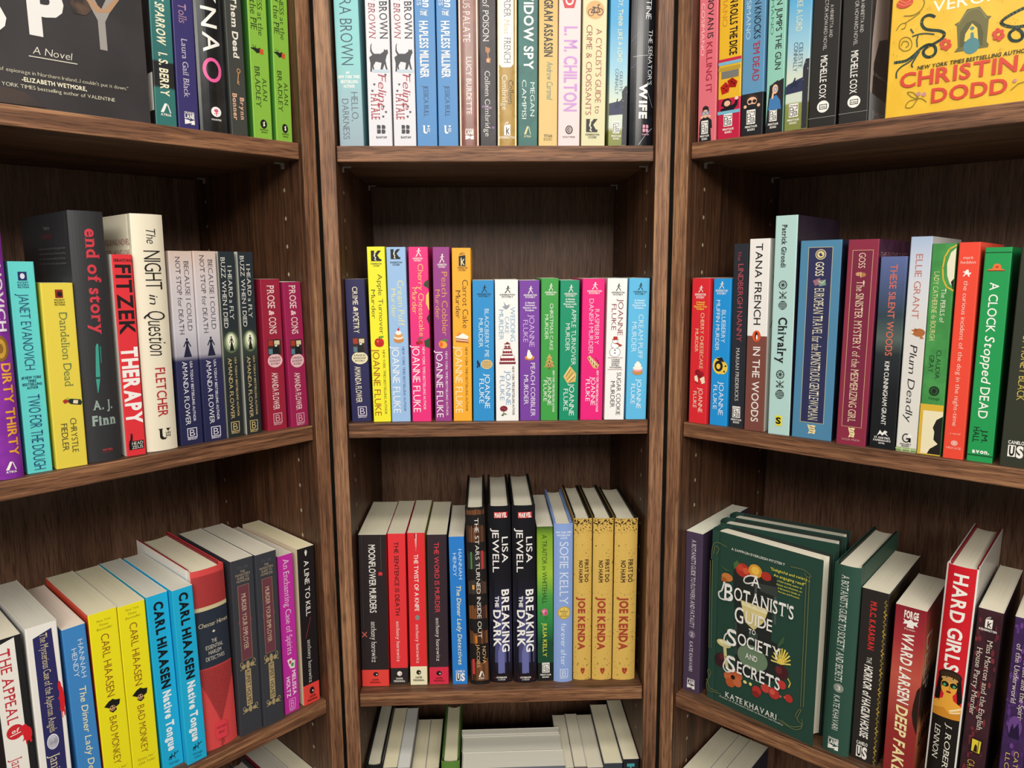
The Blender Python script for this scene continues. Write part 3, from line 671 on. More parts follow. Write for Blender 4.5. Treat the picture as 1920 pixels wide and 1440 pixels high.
            V += [surf(face, s0 + (s1 - s0) * px, t0 + (t1 - t0) * py, ee) for px, py in pts]
            if faces is None: faces = [tuple(range(len(pts)))]
            Fc += [tuple(b0 + i for i in f) for f in faces]
            MI += [ID[col]] * len(faces)
    for (_, role), (V, Fc, MI, MS, ID) in layers.items():
        link_mesh(ROLE[role], V, Fc, MS, MI, root)
    tag(root, B['label'], B.get('cat', 'book'), B['grp'])
    return root

# ------------------------------------------------------------------ room shell
ORG = {'C': (0.0, 0.0), 'L': (-0.20711, 0.00255), 'R': (0.20616, -0.00371)}
ANG = {'C': 0.0, 'L': 0.78454, 'R': -0.75035}
DZ = {'C': 0.0, 'L': 0.00111, 'R': -0.00007}
T, REC, D_BACK, TS = 0.01782, 0.00607, 0.27546, 0.01806
WIDE = 0.74
SHELVES = (0.105, 0.52371, 0.85071, 1.20800, 1.53504, 1.925)
def wpt(u, v, z, org, ang):
    c, s = math.cos(ang), math.sin(ang)
    return (org[0] + c * u - s * v, org[1] + s * u + c * v, z)

def structure(name, verts, faces, m):
    o = link_mesh(name, verts, faces, [m])
    o['kind'] = 'structure'
    return o
structure('floor', [(-4, -5, 0), (4, -5, 0), (4, 2, 0), (-4, 2, 0)], [(0, 1, 2, 3)], plain('carpet', '#6b665e', 0.95))
WALL = plain('wall_paint', '#b8b2a6', 0.8)
WV = 0.290
def wall_slab(name, p, q, nx, ny):
    (x0, y0), (x1, y1) = p, q
    t = 0.1
    vs = [(x0, y0, 0), (x1, y1, 0), (x1 + nx * t, y1 + ny * t, 0), (x0 + nx * t, y0 + ny * t, 0)]
    vs += [(x, y, 2.75) for x, y, z in vs]
    return structure(name, vs, [(3, 2, 1, 0), (4, 5, 6, 7), (0, 1, 5, 4), (1, 2, 6, 5), (2, 3, 7, 6), (3, 0, 4, 7)], WALL)
def bay_corner(org, ang):
    u = (WV - org[1] - math.cos(ang) * WV) / math.sin(ang)
    return wpt(u, WV, 0, org, ang)[:2]
cl, cr_ = bay_corner(ORG['L'], ANG['L']), bay_corner(ORG['R'], ANG['R'])
wall_slab('wall_back', cl, cr_, 0, 1)
wall_slab('wall_left', wpt(-1.9, WV, 0, ORG['L'], ANG['L'])[:2], cl, -math.sin(ANG['L']), math.cos(ANG['L']))
wall_slab('wall_right', cr_, wpt(1.9, WV, 0, ORG['R'], ANG['R'])[:2], -math.sin(ANG['R']), math.cos(ANG['R']))

# ------------------------------------------------------------------ bookcases
WZ = wood('walnut_upright', 'z', '#4a3022', '#845c42', '#b38862', 0.0)
WX = wood('walnut_shelf', 'x', '#462c1d', '#80573d', '#ab7d58', 3.1)
WI = wood('walnut_board_shaded', 'z', '#2e1e14', '#583a28', '#754f36', 5.2)  # side panels behind the front edge: walnut with shade put into the colour
WJ = wood('walnut_board_flat_shaded', 'x', '#342218', '#5f422f', '#7a563d', 1.7)  # shelf tops and undersides: walnut darkened in colour for the shade there
WB = wood('walnut_back', 'z', '#5a3f30', '#6e503e', '#80604b', 7.7, 0.42)
HOLE = plain('peg_hole_glint', '#b9ab90', 0.5)  # light caught on the hole's lower rim, painted as a pale disc
STEEL = plain('steel_pin', '#c4c0b8', 0.3, 0.5)
HTOP = 2.15
def lit_front(bm):
    """front faces take the lighter, lit walnut; the rest keep the shaded tone"""
    bm.normal_update()
    for f in bm.faces:
        if f.normal.y < -0.3: f.material_index = 0
def bookcase(k, u0, u1, label):
    """u0..u1 is the clear width between the side panels"""
    root = empty('bookcase', (*ORG[k], 0.0), ANG[k])
    dz = DZ[k]
    D0 = D_BACK
    for s, ua, ub in ((-1, u0 - T, u0), (1, u1, u1 + T)):
        bm = bmesh.new()
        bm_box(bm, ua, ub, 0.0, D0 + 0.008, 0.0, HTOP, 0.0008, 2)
        lit_front(bm)
        ue = ub + 0.00008 if s < 0 else ua - 0.00008
        for v in (0.043, 0.248):
            for i in range(-28, 28):
                z = 1.1593 + 0.03265 * i + dz
                if z < 0.25 or z > 2.0: continue
                if any(abs(z - (zz + dz - TS * .5)) < 0.016 for zz in SHELVES): continue
                vs = [bm.verts.new((ue, v + 0.0021 * math.cos(a), z + 0.0024 * math.sin(a))) for a in [math.pi * 2 * j / 10 for j in range(10)]]
                f = bm.faces.new(vs); f.material_index = 1
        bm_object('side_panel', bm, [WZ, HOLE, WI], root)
    bm = bmesh.new(); bm_box(bm, u0 - 0.001, u1 + 0.001, D0, D0 + 0.006, 0.08, HTOP - 0.02)
    bm_object('back_panel', bm, [WB], root)
    bm = bmesh.new(); bm_box(bm, u0, u1, 0.0, D0, HTOP - 0.02, HTOP, 0.0008)
    bm_object('top_panel', bm, [WX], root)
    bm = bmesh.new(); bm_box(bm, u0, u1, 0.015, 0.033, 0.0, 0.085, 0.0008)
    bm_object('plinth', bm, [WX], root)
    for z in SHELVES:
        bm = bmesh.new()
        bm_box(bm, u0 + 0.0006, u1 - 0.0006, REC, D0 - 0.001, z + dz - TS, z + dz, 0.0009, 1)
        lit_front(bm)
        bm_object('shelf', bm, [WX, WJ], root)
        for ue, s in ((u0, 1), (u1, -1)):
            for v in (0.043, 0.248):
                bm = bmesh.new()
                x0, x1 = sorted((ue, ue + s * 0.010))
                bm_box(bm, x0, x1, v - 0.003, v + 0.003, z + dz - TS - 0.0016, z + dz - TS - 0.0001, 0.0003)
                x0, x1 = sorted((ue, ue + s * 0.0013))
                bm_box(bm, x0, x1, v - 0.003, v + 0.003, z + dz - TS - 0.007, z + dz - TS - 0.001, 0.0003)
                bm_object('shelf_pin', bm, [STEEL], root)
    tag(root, label, 'bookcase', 'walnut bookcases')
    return root
bookcase('L', -T - WIDE, -T, 'walnut bookcase angled on the left, its right end meeting the narrow middle one')
bookcase('C', -0.185, 0.185, 'narrow walnut bookcase in the middle, facing straight out between two angled ones')
bookcase('R', T, T + WIDE, 'walnut bookcase angled on the right, its left end meeting the narrow middle one')

# ------------------------------------------------------------------ books
BOOKS = [
dict(k='p', w=0.02777, h=0.2105, d=0.139, loc=(-0.16761, 0.012, 1.5352), rot=0.0, lean=-0.00438, col='g:0#7cc4c6,.55#86c8c8,.75#93b6be,1#93a6b2', label='pale teal paperback with dark condensed lettering, leftmost on the middle top shelf', grp='books on the middle top shelf', R='#7fb4bc',
  items=[('S','V','au','SANDRA BROWN','n','#2c4a58',.0696,.5736,.22,.72),
 ('S','H','bl','#1','b','#f2efe8',.6066,.618,.38,.52),
 ('S','H','bl','NEW YORK TIMES','bi','#f2efe8',.6274,.6426,.06,.94),
 ('S','H','bl','BESTSELLING','b','#f2efe8',.6521,.6682,.16,.86),
 ('S','H','bl','AUTHOR','b','#f2efe8',.6758,.692,.26,.72),
 ('S','V','ti','HELLO,','n','#5f6c78',.7139,.8644,.55,.83),
 ('S','V','ti','DARKNESS','n','#5f6c78',.7492,.9612,.17,.44)]),
dict(k='p', w=0.02701, h=0.215, d=0.139, loc=(-0.13422, 0.012, 1.53519), rot=0.0, lean=0.00376, col='#d9d8de', label='white book with a black cat on the spine, left one of the pair', grp='books on the middle top shelf',
  items=[('S','V','au','RITA MAE BROWN','ms','#22222a',.02,.4514,.6,.92),
 ('S','V','au','SNEAKY PIE BROWN','nis','#9c2a36',.02,.4514,.14,.42),
 ('S','I','il','cat',.4688,.6191,.08,.94),
 ('S','R','il','#b9c8d4',.6052,.62,.25,.95),
 ('S','V','ti','Feline','ni','#a52a3a',.6284,.8106,.46,.8),
 ('S','V','ti','FATALE','ms','#a52a3a',.7281,.8597,.14,.5),
 ('S','I','or','paw','#2c2b36',.6256,.6386,.72,.84),
 ('S','I','or','paw','#2c2b36',.6749,.687,.24,.36),
 ('S','I','or','paw','#2c2b36',.7075,.7196,.15,.27),
 ('S','I','or','paw','#2c2b36',.7871,.7993,.6,.72),
 ('S','I','or','paw','#2c2b36',.8153,.8276,.7,.82),
 ('S','I','or','paw','#2c2b36',.8389,.8512,.58,.7),
 ('S','I','pm','bantam','#2c2b36',.8881,.9336,.36,.72),
 ('S','H','pm','BANTAM','b','#2c2b36',.9469,.9574,.32,.76)]),
dict(k='p', w=0.02582, h=0.215, d=0.139, loc=(-0.10601, 0.012, 1.53519), rot=0.0, lean=0.00386, col='#d9d8de', label='white book with a black cat on the spine, right one of the pair', grp='books on the middle top shelf',
  items=[('S','V','au','RITA MAE BROWN','ms','#22222a',.02,.4509,.6,.92),
 ('S','V','au','SNEAKY PIE BROWN','nis','#9c2a36',.02,.4509,.14,.42),
 ('S','I','il','cat',.4683,.6188,.08,.94),
 ('S','R','il','#b9c8d4',.6048,.6197,.25,.95),
 ('S','V','ti','Feline','ni','#a52a3a',.6281,.8105,.46,.8),
 ('S','V','ti','FATALE','ms','#a52a3a',.7279,.8597,.14,.5),
 ('S','I','or','paw','#2c2b36',.6253,.6383,.72,.84),
 ('S','I','or','paw','#2c2b36',.6746,.6867,.24,.36),
 ('S','I','or','paw','#2c2b36',.7073,.7194,.15,.27),
 ('S','I','or','paw','#2c2b36',.787,.7992,.6,.72),
 ('S','I','or','paw','#2c2b36',.8153,.8275,.7,.82),
 ('S','I','or','paw','#2c2b36',.8389,.8511,.58,.7),
 ('S','I','pm','bantam','#2c2b36',.8881,.9337,.36,.72),
 ('S','H','pm','BANTAM','b','#2c2b36',.947,.9575,.32,.76)]),
dict(k='p', w=0.02343, h=0.2105, d=0.139, loc=(-0.08018, 0.012, 1.53516), rot=0.0, lean=0.00148, col='#4987c2', label='blue paperback with white capitals beside the white cat pair, left of two alike', grp='books on the middle top shelf',
  items=[('S','V','ti','Miss Austen','bi','#f2efe8',.02,.2776,.42,.82),
 ('S','V','ti','INVESTIGATES','n','#f2efe8',.02,.2683,.14,.34),
 ('S','H','ti','THE','bi','#f2efe8',.2979,.3165,.28,.62),
 ('S','L','or','#f2efe8',[(0,0),(1,.4)],.04,.2868,.3016,.3,.66),
 ('S','L','or','#f2efe8',[(0,0),(1,.4)],.04,.3146,.3295,.3,.66),
 ('S','V','ti','HAPLESS MILLINER','b','#f2efe8',.3471,.6388,.24,.64),
 ('S','V','au','JESSICA BULL','n','#234a74',.6798,.8412,.36,.6),
 ('S','I','pm','unsq','#f2efe8',.8886,.9323,.28,.66)]),
dict(k='p', w=0.02321, h=0.2105, d=0.139, loc=(-0.05568, 0.012, 1.53516), rot=0.0, lean=0.00199, col='#4987c2', label='blue paperback with white capitals beside the brown book, right of two alike', grp='books on the middle top shelf',
  items=[('S','V','ti','Miss Austen','bi','#f2efe8',.02,.2769,.42,.82),
 ('S','V','ti','INVESTIGATES','n','#f2efe8',.02,.2677,.14,.34),
 ('S','H','ti','THE','bi','#f2efe8',.2973,.3159,.28,.62),
 ('S','L','or','#f2efe8',[(0,0),(1,.4)],.04,.2862,.301,.3,.66),
 ('S','L','or','#f2efe8',[(0,0),(1,.4)],.04,.314,.3289,.3,.66),
 ('S','V','ti','HAPLESS MILLINER','b','#f2efe8',.3466,.6386,.24,.64),
 ('S','V','au','JESSICA BULL','n','#234a74',.6796,.8411,.36,.6),
 ('S','I','pm','unsq','#f2efe8',.8886,.9324,.28,.66)]),
dict(k='p', w=0.02281, h=0.2105, d=0.139, loc=(-0.03135, 0.012, 1.53519), rot=0.0, lean=0.0041, col='m:#7d4c42,#8c584c,60', label='brownish red paperback with pale serif lettering on the middle top shelf', grp='books on the middle top shelf', ro=0.22, bu=0.002,
  items=[('S','V','ti','A SUSPICIOUS PALATE','s','#ddccc8',.02,.4537,.24,.6),
 ('S','V','au','LUCY BURDETTE','s','#e6dcd6',.5291,.8304,.38,.64),
 ('S','I','pm','lane','#f2efe8',.9061,.9637,.3,.72)]),
dict(k='p', w=0.01889, h=0.2105, d=0.139, loc=(-0.00921, 0.012, 1.53519), rot=0.0, lean=0.00488, col='m:#2a262c,#3a3238,70', label='dark narrow paperback with a bronze goblet on the spine, beside the gold one', grp='books on the middle top shelf',
  items=[('S','V','ti','A TRACE of POISON','s','#e6e0dc',.02,.4514,.2,.58),
 ('S','I','il','goblet',.4768,.562,.3,.72),
 ('S','V','au','Colleen Cambridge','s','#e6e0dc',.6028,.9471,.3,.62),
 ('S','O','or','#7a5a86',.782,.7965,.1,.3),
 ('S','O','or','#9a6a9a',.7888,.8023,.5,.72),
 ('S','O','or','#7a5a86',.8935,.9071,.7,.9)]),
dict(k='p', w=0.02267, h=0.2105, d=0.139, loc=(0.01275, 0.012, 1.53522), rot=0.0, lean=0.00686, col='m:#a5802f,#b08c3c,90', label='gold patterned paperback with a white title panel at its top', grp='books on the middle top shelf', ro=0.33, bu=0.002,
  items=[('S','R','pa','#eeeae0',.1549,.5683,.08,.82),
 ('S','P','pa','#eeeae0',[(0,0),(1,0),(.8,1),(.2,1)],.5664,.5835,.08,.82),
 ('S','V','ti','MURDER','s','#3a3a42',.1733,.3263,.34,.68),
 ('S','V','ti','Most','si','#b8a66a',.3366,.4152,.34,.62),
 ('S','V','ti','FRENCH','s','#3a3a42',.4293,.5616,.34,.68),
 ('S','V','au','Colleen','s','#33281a',.6503,.7771,.55,.82),
 ('S','V','au','Cambridge','s','#f2ead6',.6235,.8061,.24,.5),
 ('S','L','or','#c8a860',[(0,0),(1,.5),(0,1)],.03,.5902,.8546,.02,.5),
 ('S','L','or','#c8a860',[(1,0),(0,.5),(1,1)],.03,.5902,.8546,.5,.98),
 ('S','I','pm','kbookw',.8643,.9423,.3,.7),
 ('S','H','pm','KENSINGTON','b','#eee6d0',.9462,.9589,.1,.88)]),
dict(k='p', w=0.02271, h=0.2105, d=0.139, loc=(0.0368, 0.012, 1.53522), rot=0.0, lean=0.00666, col='m:#2a625e,#2f6e68,50', label='dark teal paperback with wide white capitals on the middle top shelf', grp='books on the middle top shelf',
  items=[('S','V','ti','THE WIDOW SPY','b','#f2efe8',.02,.5946,.3,.76),
 ('S','V','au','MEGAN','n','#dfe8e2',.6615,.84,.62,.84),
 ('S','V','au','CAMPISI','n','#dfe8e2',.6491,.8546,.2,.42),
 ('S','I','pm','atria','#d8cf9a',.8935,.9521,.3,.66)]),
dict(k='p', w=0.02194, h=0.1985, d=0.13, loc=(0.06037, 0.012, 1.5352), rot=0.0, lean=0.00533, col='g:0#caa25a,.4#d8b66c,1#dcbc78', label='tan paperback with tall black condensed title on the middle top shelf', grp='books on the middle top shelf',
  items=[('S','V','ti','THE PROGRAM ASSASSIN','b','#1e1a16',.02,.4992,.28,.72),
 ('S','V','au','Andrew Cartmel','i','#3a7f84',.5274,.7378,.42,.74),
 ('S','I','pm','titan','#1e1a16',.9337,.968,.28,.72)]),
dict(k='p', w=0.02534, h=0.2105, d=0.139, loc=(0.08484, 0.012, 1.53521), rot=0.0, lean=0.00589, col='#e6d0d0', label='pale pink paperback with lilac capitals on the middle top shelf', grp='books on the middle top shelf',
  items=[('S','P','ti','#c8323c',[(0,0),(1,0),(1,.85),(.85,1),(.15,1),(0,.85)],0,.2779,.16,.78),
 ('S','V','ti','SWIPED','b','#eed6d4',.02,.2639,.3,.66),
 ('S','V','au','L. M. CHILTON','b','#c493d0',.3715,.8137,.26,.84),
 ('S','I','pm','scout',.8886,.9356,.34,.68),
 ('S','H','pm','SCOUT PRESS','b','#4a3a3a',.9464,.9542,.22,.78)]),
dict(k='p', w=0.02781, h=0.2105, d=0.139, loc=(0.11336, 0.012, 1.53525), rot=0.0, lean=0.00799, col='#d8d3a8', label='cream paperback with an orange disc and bicycle above red lettering', grp='books on the middle top shelf',
  items=[('S','I','il','bike',.2389,.3342,.12,.88),
 ('S','V','ti',"A CYCLIST'S GUIDE to",'n','#9a3c2c',.3831,.8252,.56,.8),
 ('S','V','ti','CRIME & CROISSANTS','n','#9a3c2c',.3643,.833,.16,.4),
 ('S','I','pm','kbox','#161616',.8545,.9249,.2,.68),
 ('S','I','pm','kencoz','#161616',.9327,.9573,.18,.76)]),
dict(k='p', w=0.02144, h=0.2105, d=0.139, loc=(0.14207, 0.012, 1.53521), rot=0.0, lean=0.00613, col='g:0#2f93d0,.35#4aa3d4,.6#9cc9da,.76#cfd9c8,.9#cfd9c8,.92#8c9048,1#7c8440', label='light blue paperback with a rider silhouette on a dark hill, beside the glossy black hardcover', grp='books on the middle top shelf',
  items=[('S','V','ti','ACT LIKE A LADY, THINK LIKE A LORD','s','#ece6b8',.02,.5551,.42,.68),
 ('S','V','au','CELESTE','n','#1f3350',.6029,.7088,.56,.72),
 ('S','V','au','CONNALLY','n','#1f3350',.5905,.7233,.32,.5),
 ('S','P','il','#2a3150',[(.95,0),(.8,.25),(.6,.36),(0,.42),(0,.7),(1,.66),(1,.2)],.6779,.9034,0,1),
 ('S','P','il','k:#2c2c36,#8a8a86',[(0,.1),(.6,0),(1,0),(1,1),(.1,1),(.2,.5)],.6798,.9938,.7,1),
 ('S','I','il','rider',.7426,.8106,.28,.62),
 ('S','I','pm','minotaur',.8671,.9308,.24,.6),
 ('S','I','pm','minotext','#f2efe8',.9407,.9643,.16,.7)]),
dict(k='h', w=0.02703, h=0.2365, d=0.153, loc=(0.17007, 0.012, 1.53519), rot=0.0, lean=0.00389, col='m:#15161c,#1e2029,40', label='glossy black hardcover with white arcs, rightmost on the middle top shelf', grp='books on the middle top shelf', ro=0.2, bd='#1b1b1d',
  items=[('S','V','au','LIV CONSTANTINE','n','#e2e2e6',.02,.4054,.6,.84),
 ('S','V','ti',"THE SENATOR'S",'n','#e6e6ea',.4532,.7079,.74,.92),
 ('S','V','ti','WIFE','x','#f2efe8',.7019,.8687,.4,.72),
 ('S','L','or','#c8ccd4',[(0,1),(.5,.4),(1,0)],.03,.914,.9929,.4,.98),
 ('S','L','or','#b8bcc4',[(0,.6),(.5,0),(1,.6)],.02,.7406,.8617,.5,.98),
 ('S','L','or','#b8bcc4',[(0,.5),(1,0)],.02,.568,.5867,.1,.98),
 ('S','L','or','#aab0b8',[(0,1),(1,0)],.02,.4683,.5062,.02,.3),
 ('S','L','or','#aab0b8',[(0,1),(1,0)],.02,.6037,.6309,.02,.3),
 ('S','I','pm','bantam','#dfa0b4',.8965,.9332,.56,.82),
 ('S','H','pm','BANTAM','b','#dfa0b4',.9402,.9472,.54,.84)]),
dict(k='p', w=0.02067, h=0.2105, d=0.139, loc=(-0.33129, -0.10164, 1.53646), rot=0.78454, lean=0.02, col='g:0#46a09a,.5#2f6f6d,.705#2c6866,.71#191c1e,.82#191c1e,.83#2f6f6a,1#2f6f6a', label='teal and black paperback beside the face-out black cover on the top left shelf', grp='books on the left top shelf', L='m:#17181a,#1f2022,60',
  items=[('S','V','ti','THE PEACOCK AND THE SPARROW','bi','#ece6c8',.02,.6333,.26,.66),
 ('S','V','au','I. S. BERRY','b','#ece6c8',.6682,.8611,.3,.7),
 ('S','I','pm','atria','#f2efe8',.8951,.9519,.24,.74),
 ('B','R','pm','#e8e6e0',.76,.93,.9,.985)]),
dict(k='p', w=0.02091, h=0.2105, d=0.139, loc=(-0.31538, -0.08576, 1.53643), rot=0.78454, lean=0.01693, col='#352e68', label='dark purple paperback with pale lilac lettering on the top left shelf', grp='books on the left top shelf',
  items=[('S','V','ti','For Whom the Book Tolls','s','#b48ea2',.02,.5136,.28,.66),
 ('S','V','au','Laura Gail Black','s','#d4cbdc',.5834,.8513,.34,.62),
 ('S','I','pm','lane','#f2efe8',.9177,.9766,.3,.78)]),
dict(k='h', w=0.03104, h=0.2365, d=0.153, loc=(-0.29513, -0.06554, 1.5364), rot=0.78454, lean=0.00977, col='m:#1b1b1c,#262627,40', label='glossy black hardcover with a big pink O on its spine', grp='books on the left top shelf', ro=0.22,
  items=[('S','V','ti','A NINA','n','#f2efe8',.0764,.3546,.22,.74),
 ('S','V','ti','Y','n','#f2efe8',.368,.4523,.22,.74),
 ('S','V','ti','N','m','#f2efe8',.4747,.5578,.2,.72),
 ('S','V','ti','A','m','#f2efe8',.5797,.6622,.22,.78),
 ('S','I','ti','ringo','#e8609e',.683,.7858,.16,.8),
 ('S','I','pm','harper',.8875,.9475,.34,.72)]),
dict(k='p', w=0.0185, h=0.1905, d=0.125, loc=(-0.27643, -0.04687, 1.53629), rot=0.78454, lean=0.00426, col='#3c3e3a', label='dark grey paperback with a copper key on its spine', grp='books on the left top shelf',
  items=[('S','V','ti','Picture Them Dead','bs','#e8e2d6',.02,.5824,.36,.7),
 ('S','I','il','key',.6326,.721,.38,.76),
 ('S','V','au','Brynn','bs','#dfae92',.786,.9086,.6,.84),
 ('S','V','au','Bonner','bs','#dfae92',.769,.914,.16,.42)]),
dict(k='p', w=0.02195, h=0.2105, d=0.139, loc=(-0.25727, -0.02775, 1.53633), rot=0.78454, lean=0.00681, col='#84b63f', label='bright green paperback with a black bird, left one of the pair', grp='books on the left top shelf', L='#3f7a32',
  items=[('S','V','ti','THE SWEETNESS at the','s','#233016',.02,.4835,.5,.76),
 ('S','V','ti','BOTTOM of the PIE','s','#233016',.02,.4618,.12,.44),
 ('S','I','il','bird',.5345,.5816,.02,.72),
 ('S','V','au','ALAN','s','#233016',.6911,.804,.58,.8),
 ('S','V','au','BRADLEY','s','#233016',.6379,.8413,.2,.46),
 ('S','I','pm','rooster',.8988,.9447,.36,.72),
 ('S','H','pm','BANTAM','b','#233016',.9472,.9539,.34,.76),
 ('S','H','pm','BOOKS','b','#233016',.9598,.9665,.4,.72)]),
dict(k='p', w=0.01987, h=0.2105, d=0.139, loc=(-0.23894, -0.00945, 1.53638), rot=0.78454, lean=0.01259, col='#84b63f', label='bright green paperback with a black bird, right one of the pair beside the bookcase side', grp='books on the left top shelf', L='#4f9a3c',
  items=[('S','V','ti','THE SWEETNESS at the','s','#233016',.02,.4783,.5,.76),
 ('S','V','ti','BOTTOM of the PIE','s','#233016',.02,.456,.12,.44),
 ('S','I','il','bird',.5307,.5791,.02,.72),
 ('S','V','au','ALAN','s','#233016',.6915,.8075,.58,.8),
 ('S','V','au','BRADLEY','s','#233016',.6369,.8458,.2,.46),
 ('S','I','pm','rooster',.9047,.9519,.36,.72),
 ('S','H','pm','BANTAM','b','#233016',.9545,.9613,.34,.76),
 ('S','H','pm','BOOKS','b','#233016',.9674,.9742,.4,.72)]),
dict(k='p', w=0.02209, h=0.2105, d=0.139, loc=(0.23974, -0.01588, 1.53525), rot=-0.75035, lean=-0.01611, col='#e0707c', label='pink paperback with a figure in blue glasses, first on the right top shelf', grp='books on the right top shelf',
  items=[('S','V','ti','FINLAY DONOVAN IS','m','#1c1a1e',.02,.4683,.46,.78),
 ('S','V','ti','KILLING IT','m','#a8243c',.4878,.7463,.42,.74),
 ('S','V','au','ELLE COSIMANO','n','#f2cfc8',.1705,.5492,.12,.3),
 ('S','I','il','reader',.807,.93,.05,.8),
 ('S','P','il','#1b1a1d',[(.1,0),(.9,0),(1,1),(0,1)],.8822,1,.06,.76),
 ('S','I','pm','minotaur',.887,.9559,.2,.58),
 ('S','I','pm','minotext','#f2efe8',.9617,.9876,.14,.64)]),
dict(k='p', w=0.02636, h=0.2105, d=0.139, loc=(0.25902, -0.03385, 1.53529), rot=-0.75035, lean=-0.01692, col='#e6b430', label='yellow and crimson paperback with red dice, second on the right top shelf', grp='books on the right top shelf', bands=[(0.79, '#e6b430'), (1, '#c02546')], ro=0.25,
  items=[('S','V','ti','FINLAY DONOVAN ROLLS THE DICE','b','#1c1a1e',.02,.5755,.48,.8),
 ('S','V','au','ELLE COSIMANO','n','#d0862c',.0366,.4277,.14,.36),
 ('S','R','il','#c42a4a',.5892,.6039,0,1),
 ('S','R','il','#7ab4cc',.6039,.6203,0,1),
 ('S','R','il','#b89a3a',.6295,.6478,0,.98),
 ('S','R','il','#7a7872',.6515,.6882,.14,.9),
 ('S','I','il','dice',.69,.7675,.1,.86),
 ('S','I','il','bettor',.786,.8585,.06,.92),
 ('S','R','il','#7ab4cc',.8529,.8697,0,1),
 ('S','I','pm','minotaur',.8697,.9332,.28,.66),
 ('S','I','pm','minotext','#f2efe8',.9425,.9688,.24,.74)]),
dict(k='p', w=0.02448, h=0.2105, d=0.139, loc=(0.27854, -0.05205, 1.53525), rot=-0.75035, lean=-0.01455, col='#5d92b8', label='blue paperback with a peeking dark haired figure above a black base', grp='books on the right top shelf', bands=[(0.785, '#5d92b8'), (1, '#1a1a1e')],
  items=[('S','V','ti','FINLAY DONOVAN KNOCKS','m','#1c1a1e',.02,.5207,.5,.8),
 ('S','V','ti',"'EM DEAD",'m','#a8243c',.534,.7264,.48,.78),
 ('S','V','au','ELLE COSIMANO','n','#bcd8e8',.1316,.5162,.14,.34),
 ('S','I','il','peek',.7897,.8596,.14,.84),
 ('S','I','pm','minotaur',.8669,.9382,.26,.66),
 ('S','I','pm','minotext','#f2efe8',.9455,.9712,.2,.76)]),
dict(k='p', w=0.01854, h=0.2105, d=0.139, loc=(0.2966, -0.06889, 1.5352), rot=-0.75035, lean=-0.01402, col='#8ec6b4', label='mint green paperback with a thoughtful dark haired figure, right top shelf', grp='books on the right top shelf',
  items=[('S','V','ti','FINLAY DONOVAN JUMPS THE GUN','m','#1c1a1e',.02,.69,.46,.8),
 ('S','V','au','ELLE COSIMANO','n','#3a7a60',.1033,.5186,.14,.32),
 ('S','P','il','#1b1a1e',[(.2,.1),(1,0),(1,1),(0,1),(.1,.5)],.7367,1,0,1),
 ('S','I','il','thinker',.7411,.8833,.14,.9),
 ('S','I','pm','minotaur',.8744,.9389,.22,.66),
 ('S','I','pm','minotext','#f2efe8',.9478,.973,.16,.76)]),
dict(k='p', w=0.02373, h=0.2105, d=0.139, loc=(0.31338, -0.08452, 1.53514), rot=-0.75035, lean=-0.00633, col='g:0#2f93d0,.35#4aa3d4,.6#9cc9da,.74#cfd9c8,.86#cfd9c8,.87#8c9048,1#7c8440', label='light blue paperback with a rider silhouette, beside two black books', grp='books on the right top shelf',
  items=[('S','V','ti','ACT LIKE A LADY, THINK LIKE A LORD','s','#ece6b8',.02,.5276,.36,.62),
 ('S','V','au','CELESTE','n','#1f3350',.5839,.7006,.52,.7),
 ('S','V','au','CONNALLY','n','#1f3350',.5787,.7144,.3,.48),
 ('S','P','il','#2a3150',[(1,0),(.8,.25),(.55,.3),(.1,.42),(0,.5),(0,.72),(1,.66)],.7075,.8637,0,1),
 ('S','P','il','k:#2c2c36,#8a8a86',[(0,.12),(.4,0),(1,0),(1,1),(.1,1)],.6644,.9911,.74,1),
 ('S','I','il','rider',.742,.8027,.18,.6),
 ('S','I','pm','minotaur',.869,.9321,.2,.6),
 ('S','I','pm','minotext','#f2efe8',.9409,.9655,.14,.66)]),
dict(k='p', w=0.02724, h=0.2035, d=0.139, loc=(0.33326, -0.10306, 1.53516), rot=-0.75035, lean=-0.0065, col='#211f1d', label='black paperback with a white round mark, left one of two alike', grp='books on the right top shelf',
  items=[('S','V','bl','A HENRIETTA AND','n','#c8c4be',.4204,.573,.62,.74),
 ('S','V','bl','INSPECTOR HOWARD NOVEL','n','#c8c4be',.3423,.6283,.42,.55),
 ('S','V','ti','THE MYSTERY UNFOLDS','s','#e2dcd2',.02,.3085,.44,.7),
 ('S','V','au','MICHELLE COX','m','#f2efe8',.6543,.8591,.36,.6),
 ('S','I','pm','swp',.8697,.9281,.3,.74),
 ('S','R','or','#8a8680',.9494,.9521,0,1)]),
dict(k='p', w=0.02771, h=0.2035, d=0.139, loc=(0.35531, -0.12362, 1.53529), rot=-0.75035, lean=-0.01621, col='#211f1d', label='black paperback with a white round mark, right one beside the yellow cover', grp='books on the right top shelf', R='m:#232120,#3a3836,30',
  items=[('S','V','bl','A HENRIETTA AND','n','#c8c4be',.4307,.5796,.62,.74),
 ('S','V','bl','INSPECTOR HOWARD NOVEL','n','#c8c4be',.3544,.6335,.42,.55),
 ('S','V','ti','THE MYSTERY UNFOLDS','s','#e2dcd2',.02,.3214,.44,.7),
 ('S','V','au','MICHELLE COX','m','#f2efe8',.6589,.8586,.36,.6),
 ('S','I','pm','swp',.869,.9259,.3,.74),
 ('S','R','or','#8a8680',.9467,.9493,0,1),
 ('F','P','il','#b9aca6',[(.1,.36),(.42,.36),(.42,.56),(.2,.6),(.09,.72),(.07,.9),(.02,.85),(.03,.62)],0,1,0,1),
 ('F','P','il','#8a8f94',[(0,0),(1,.1),(1,1),(0,1)],.86,1,.02,.7),
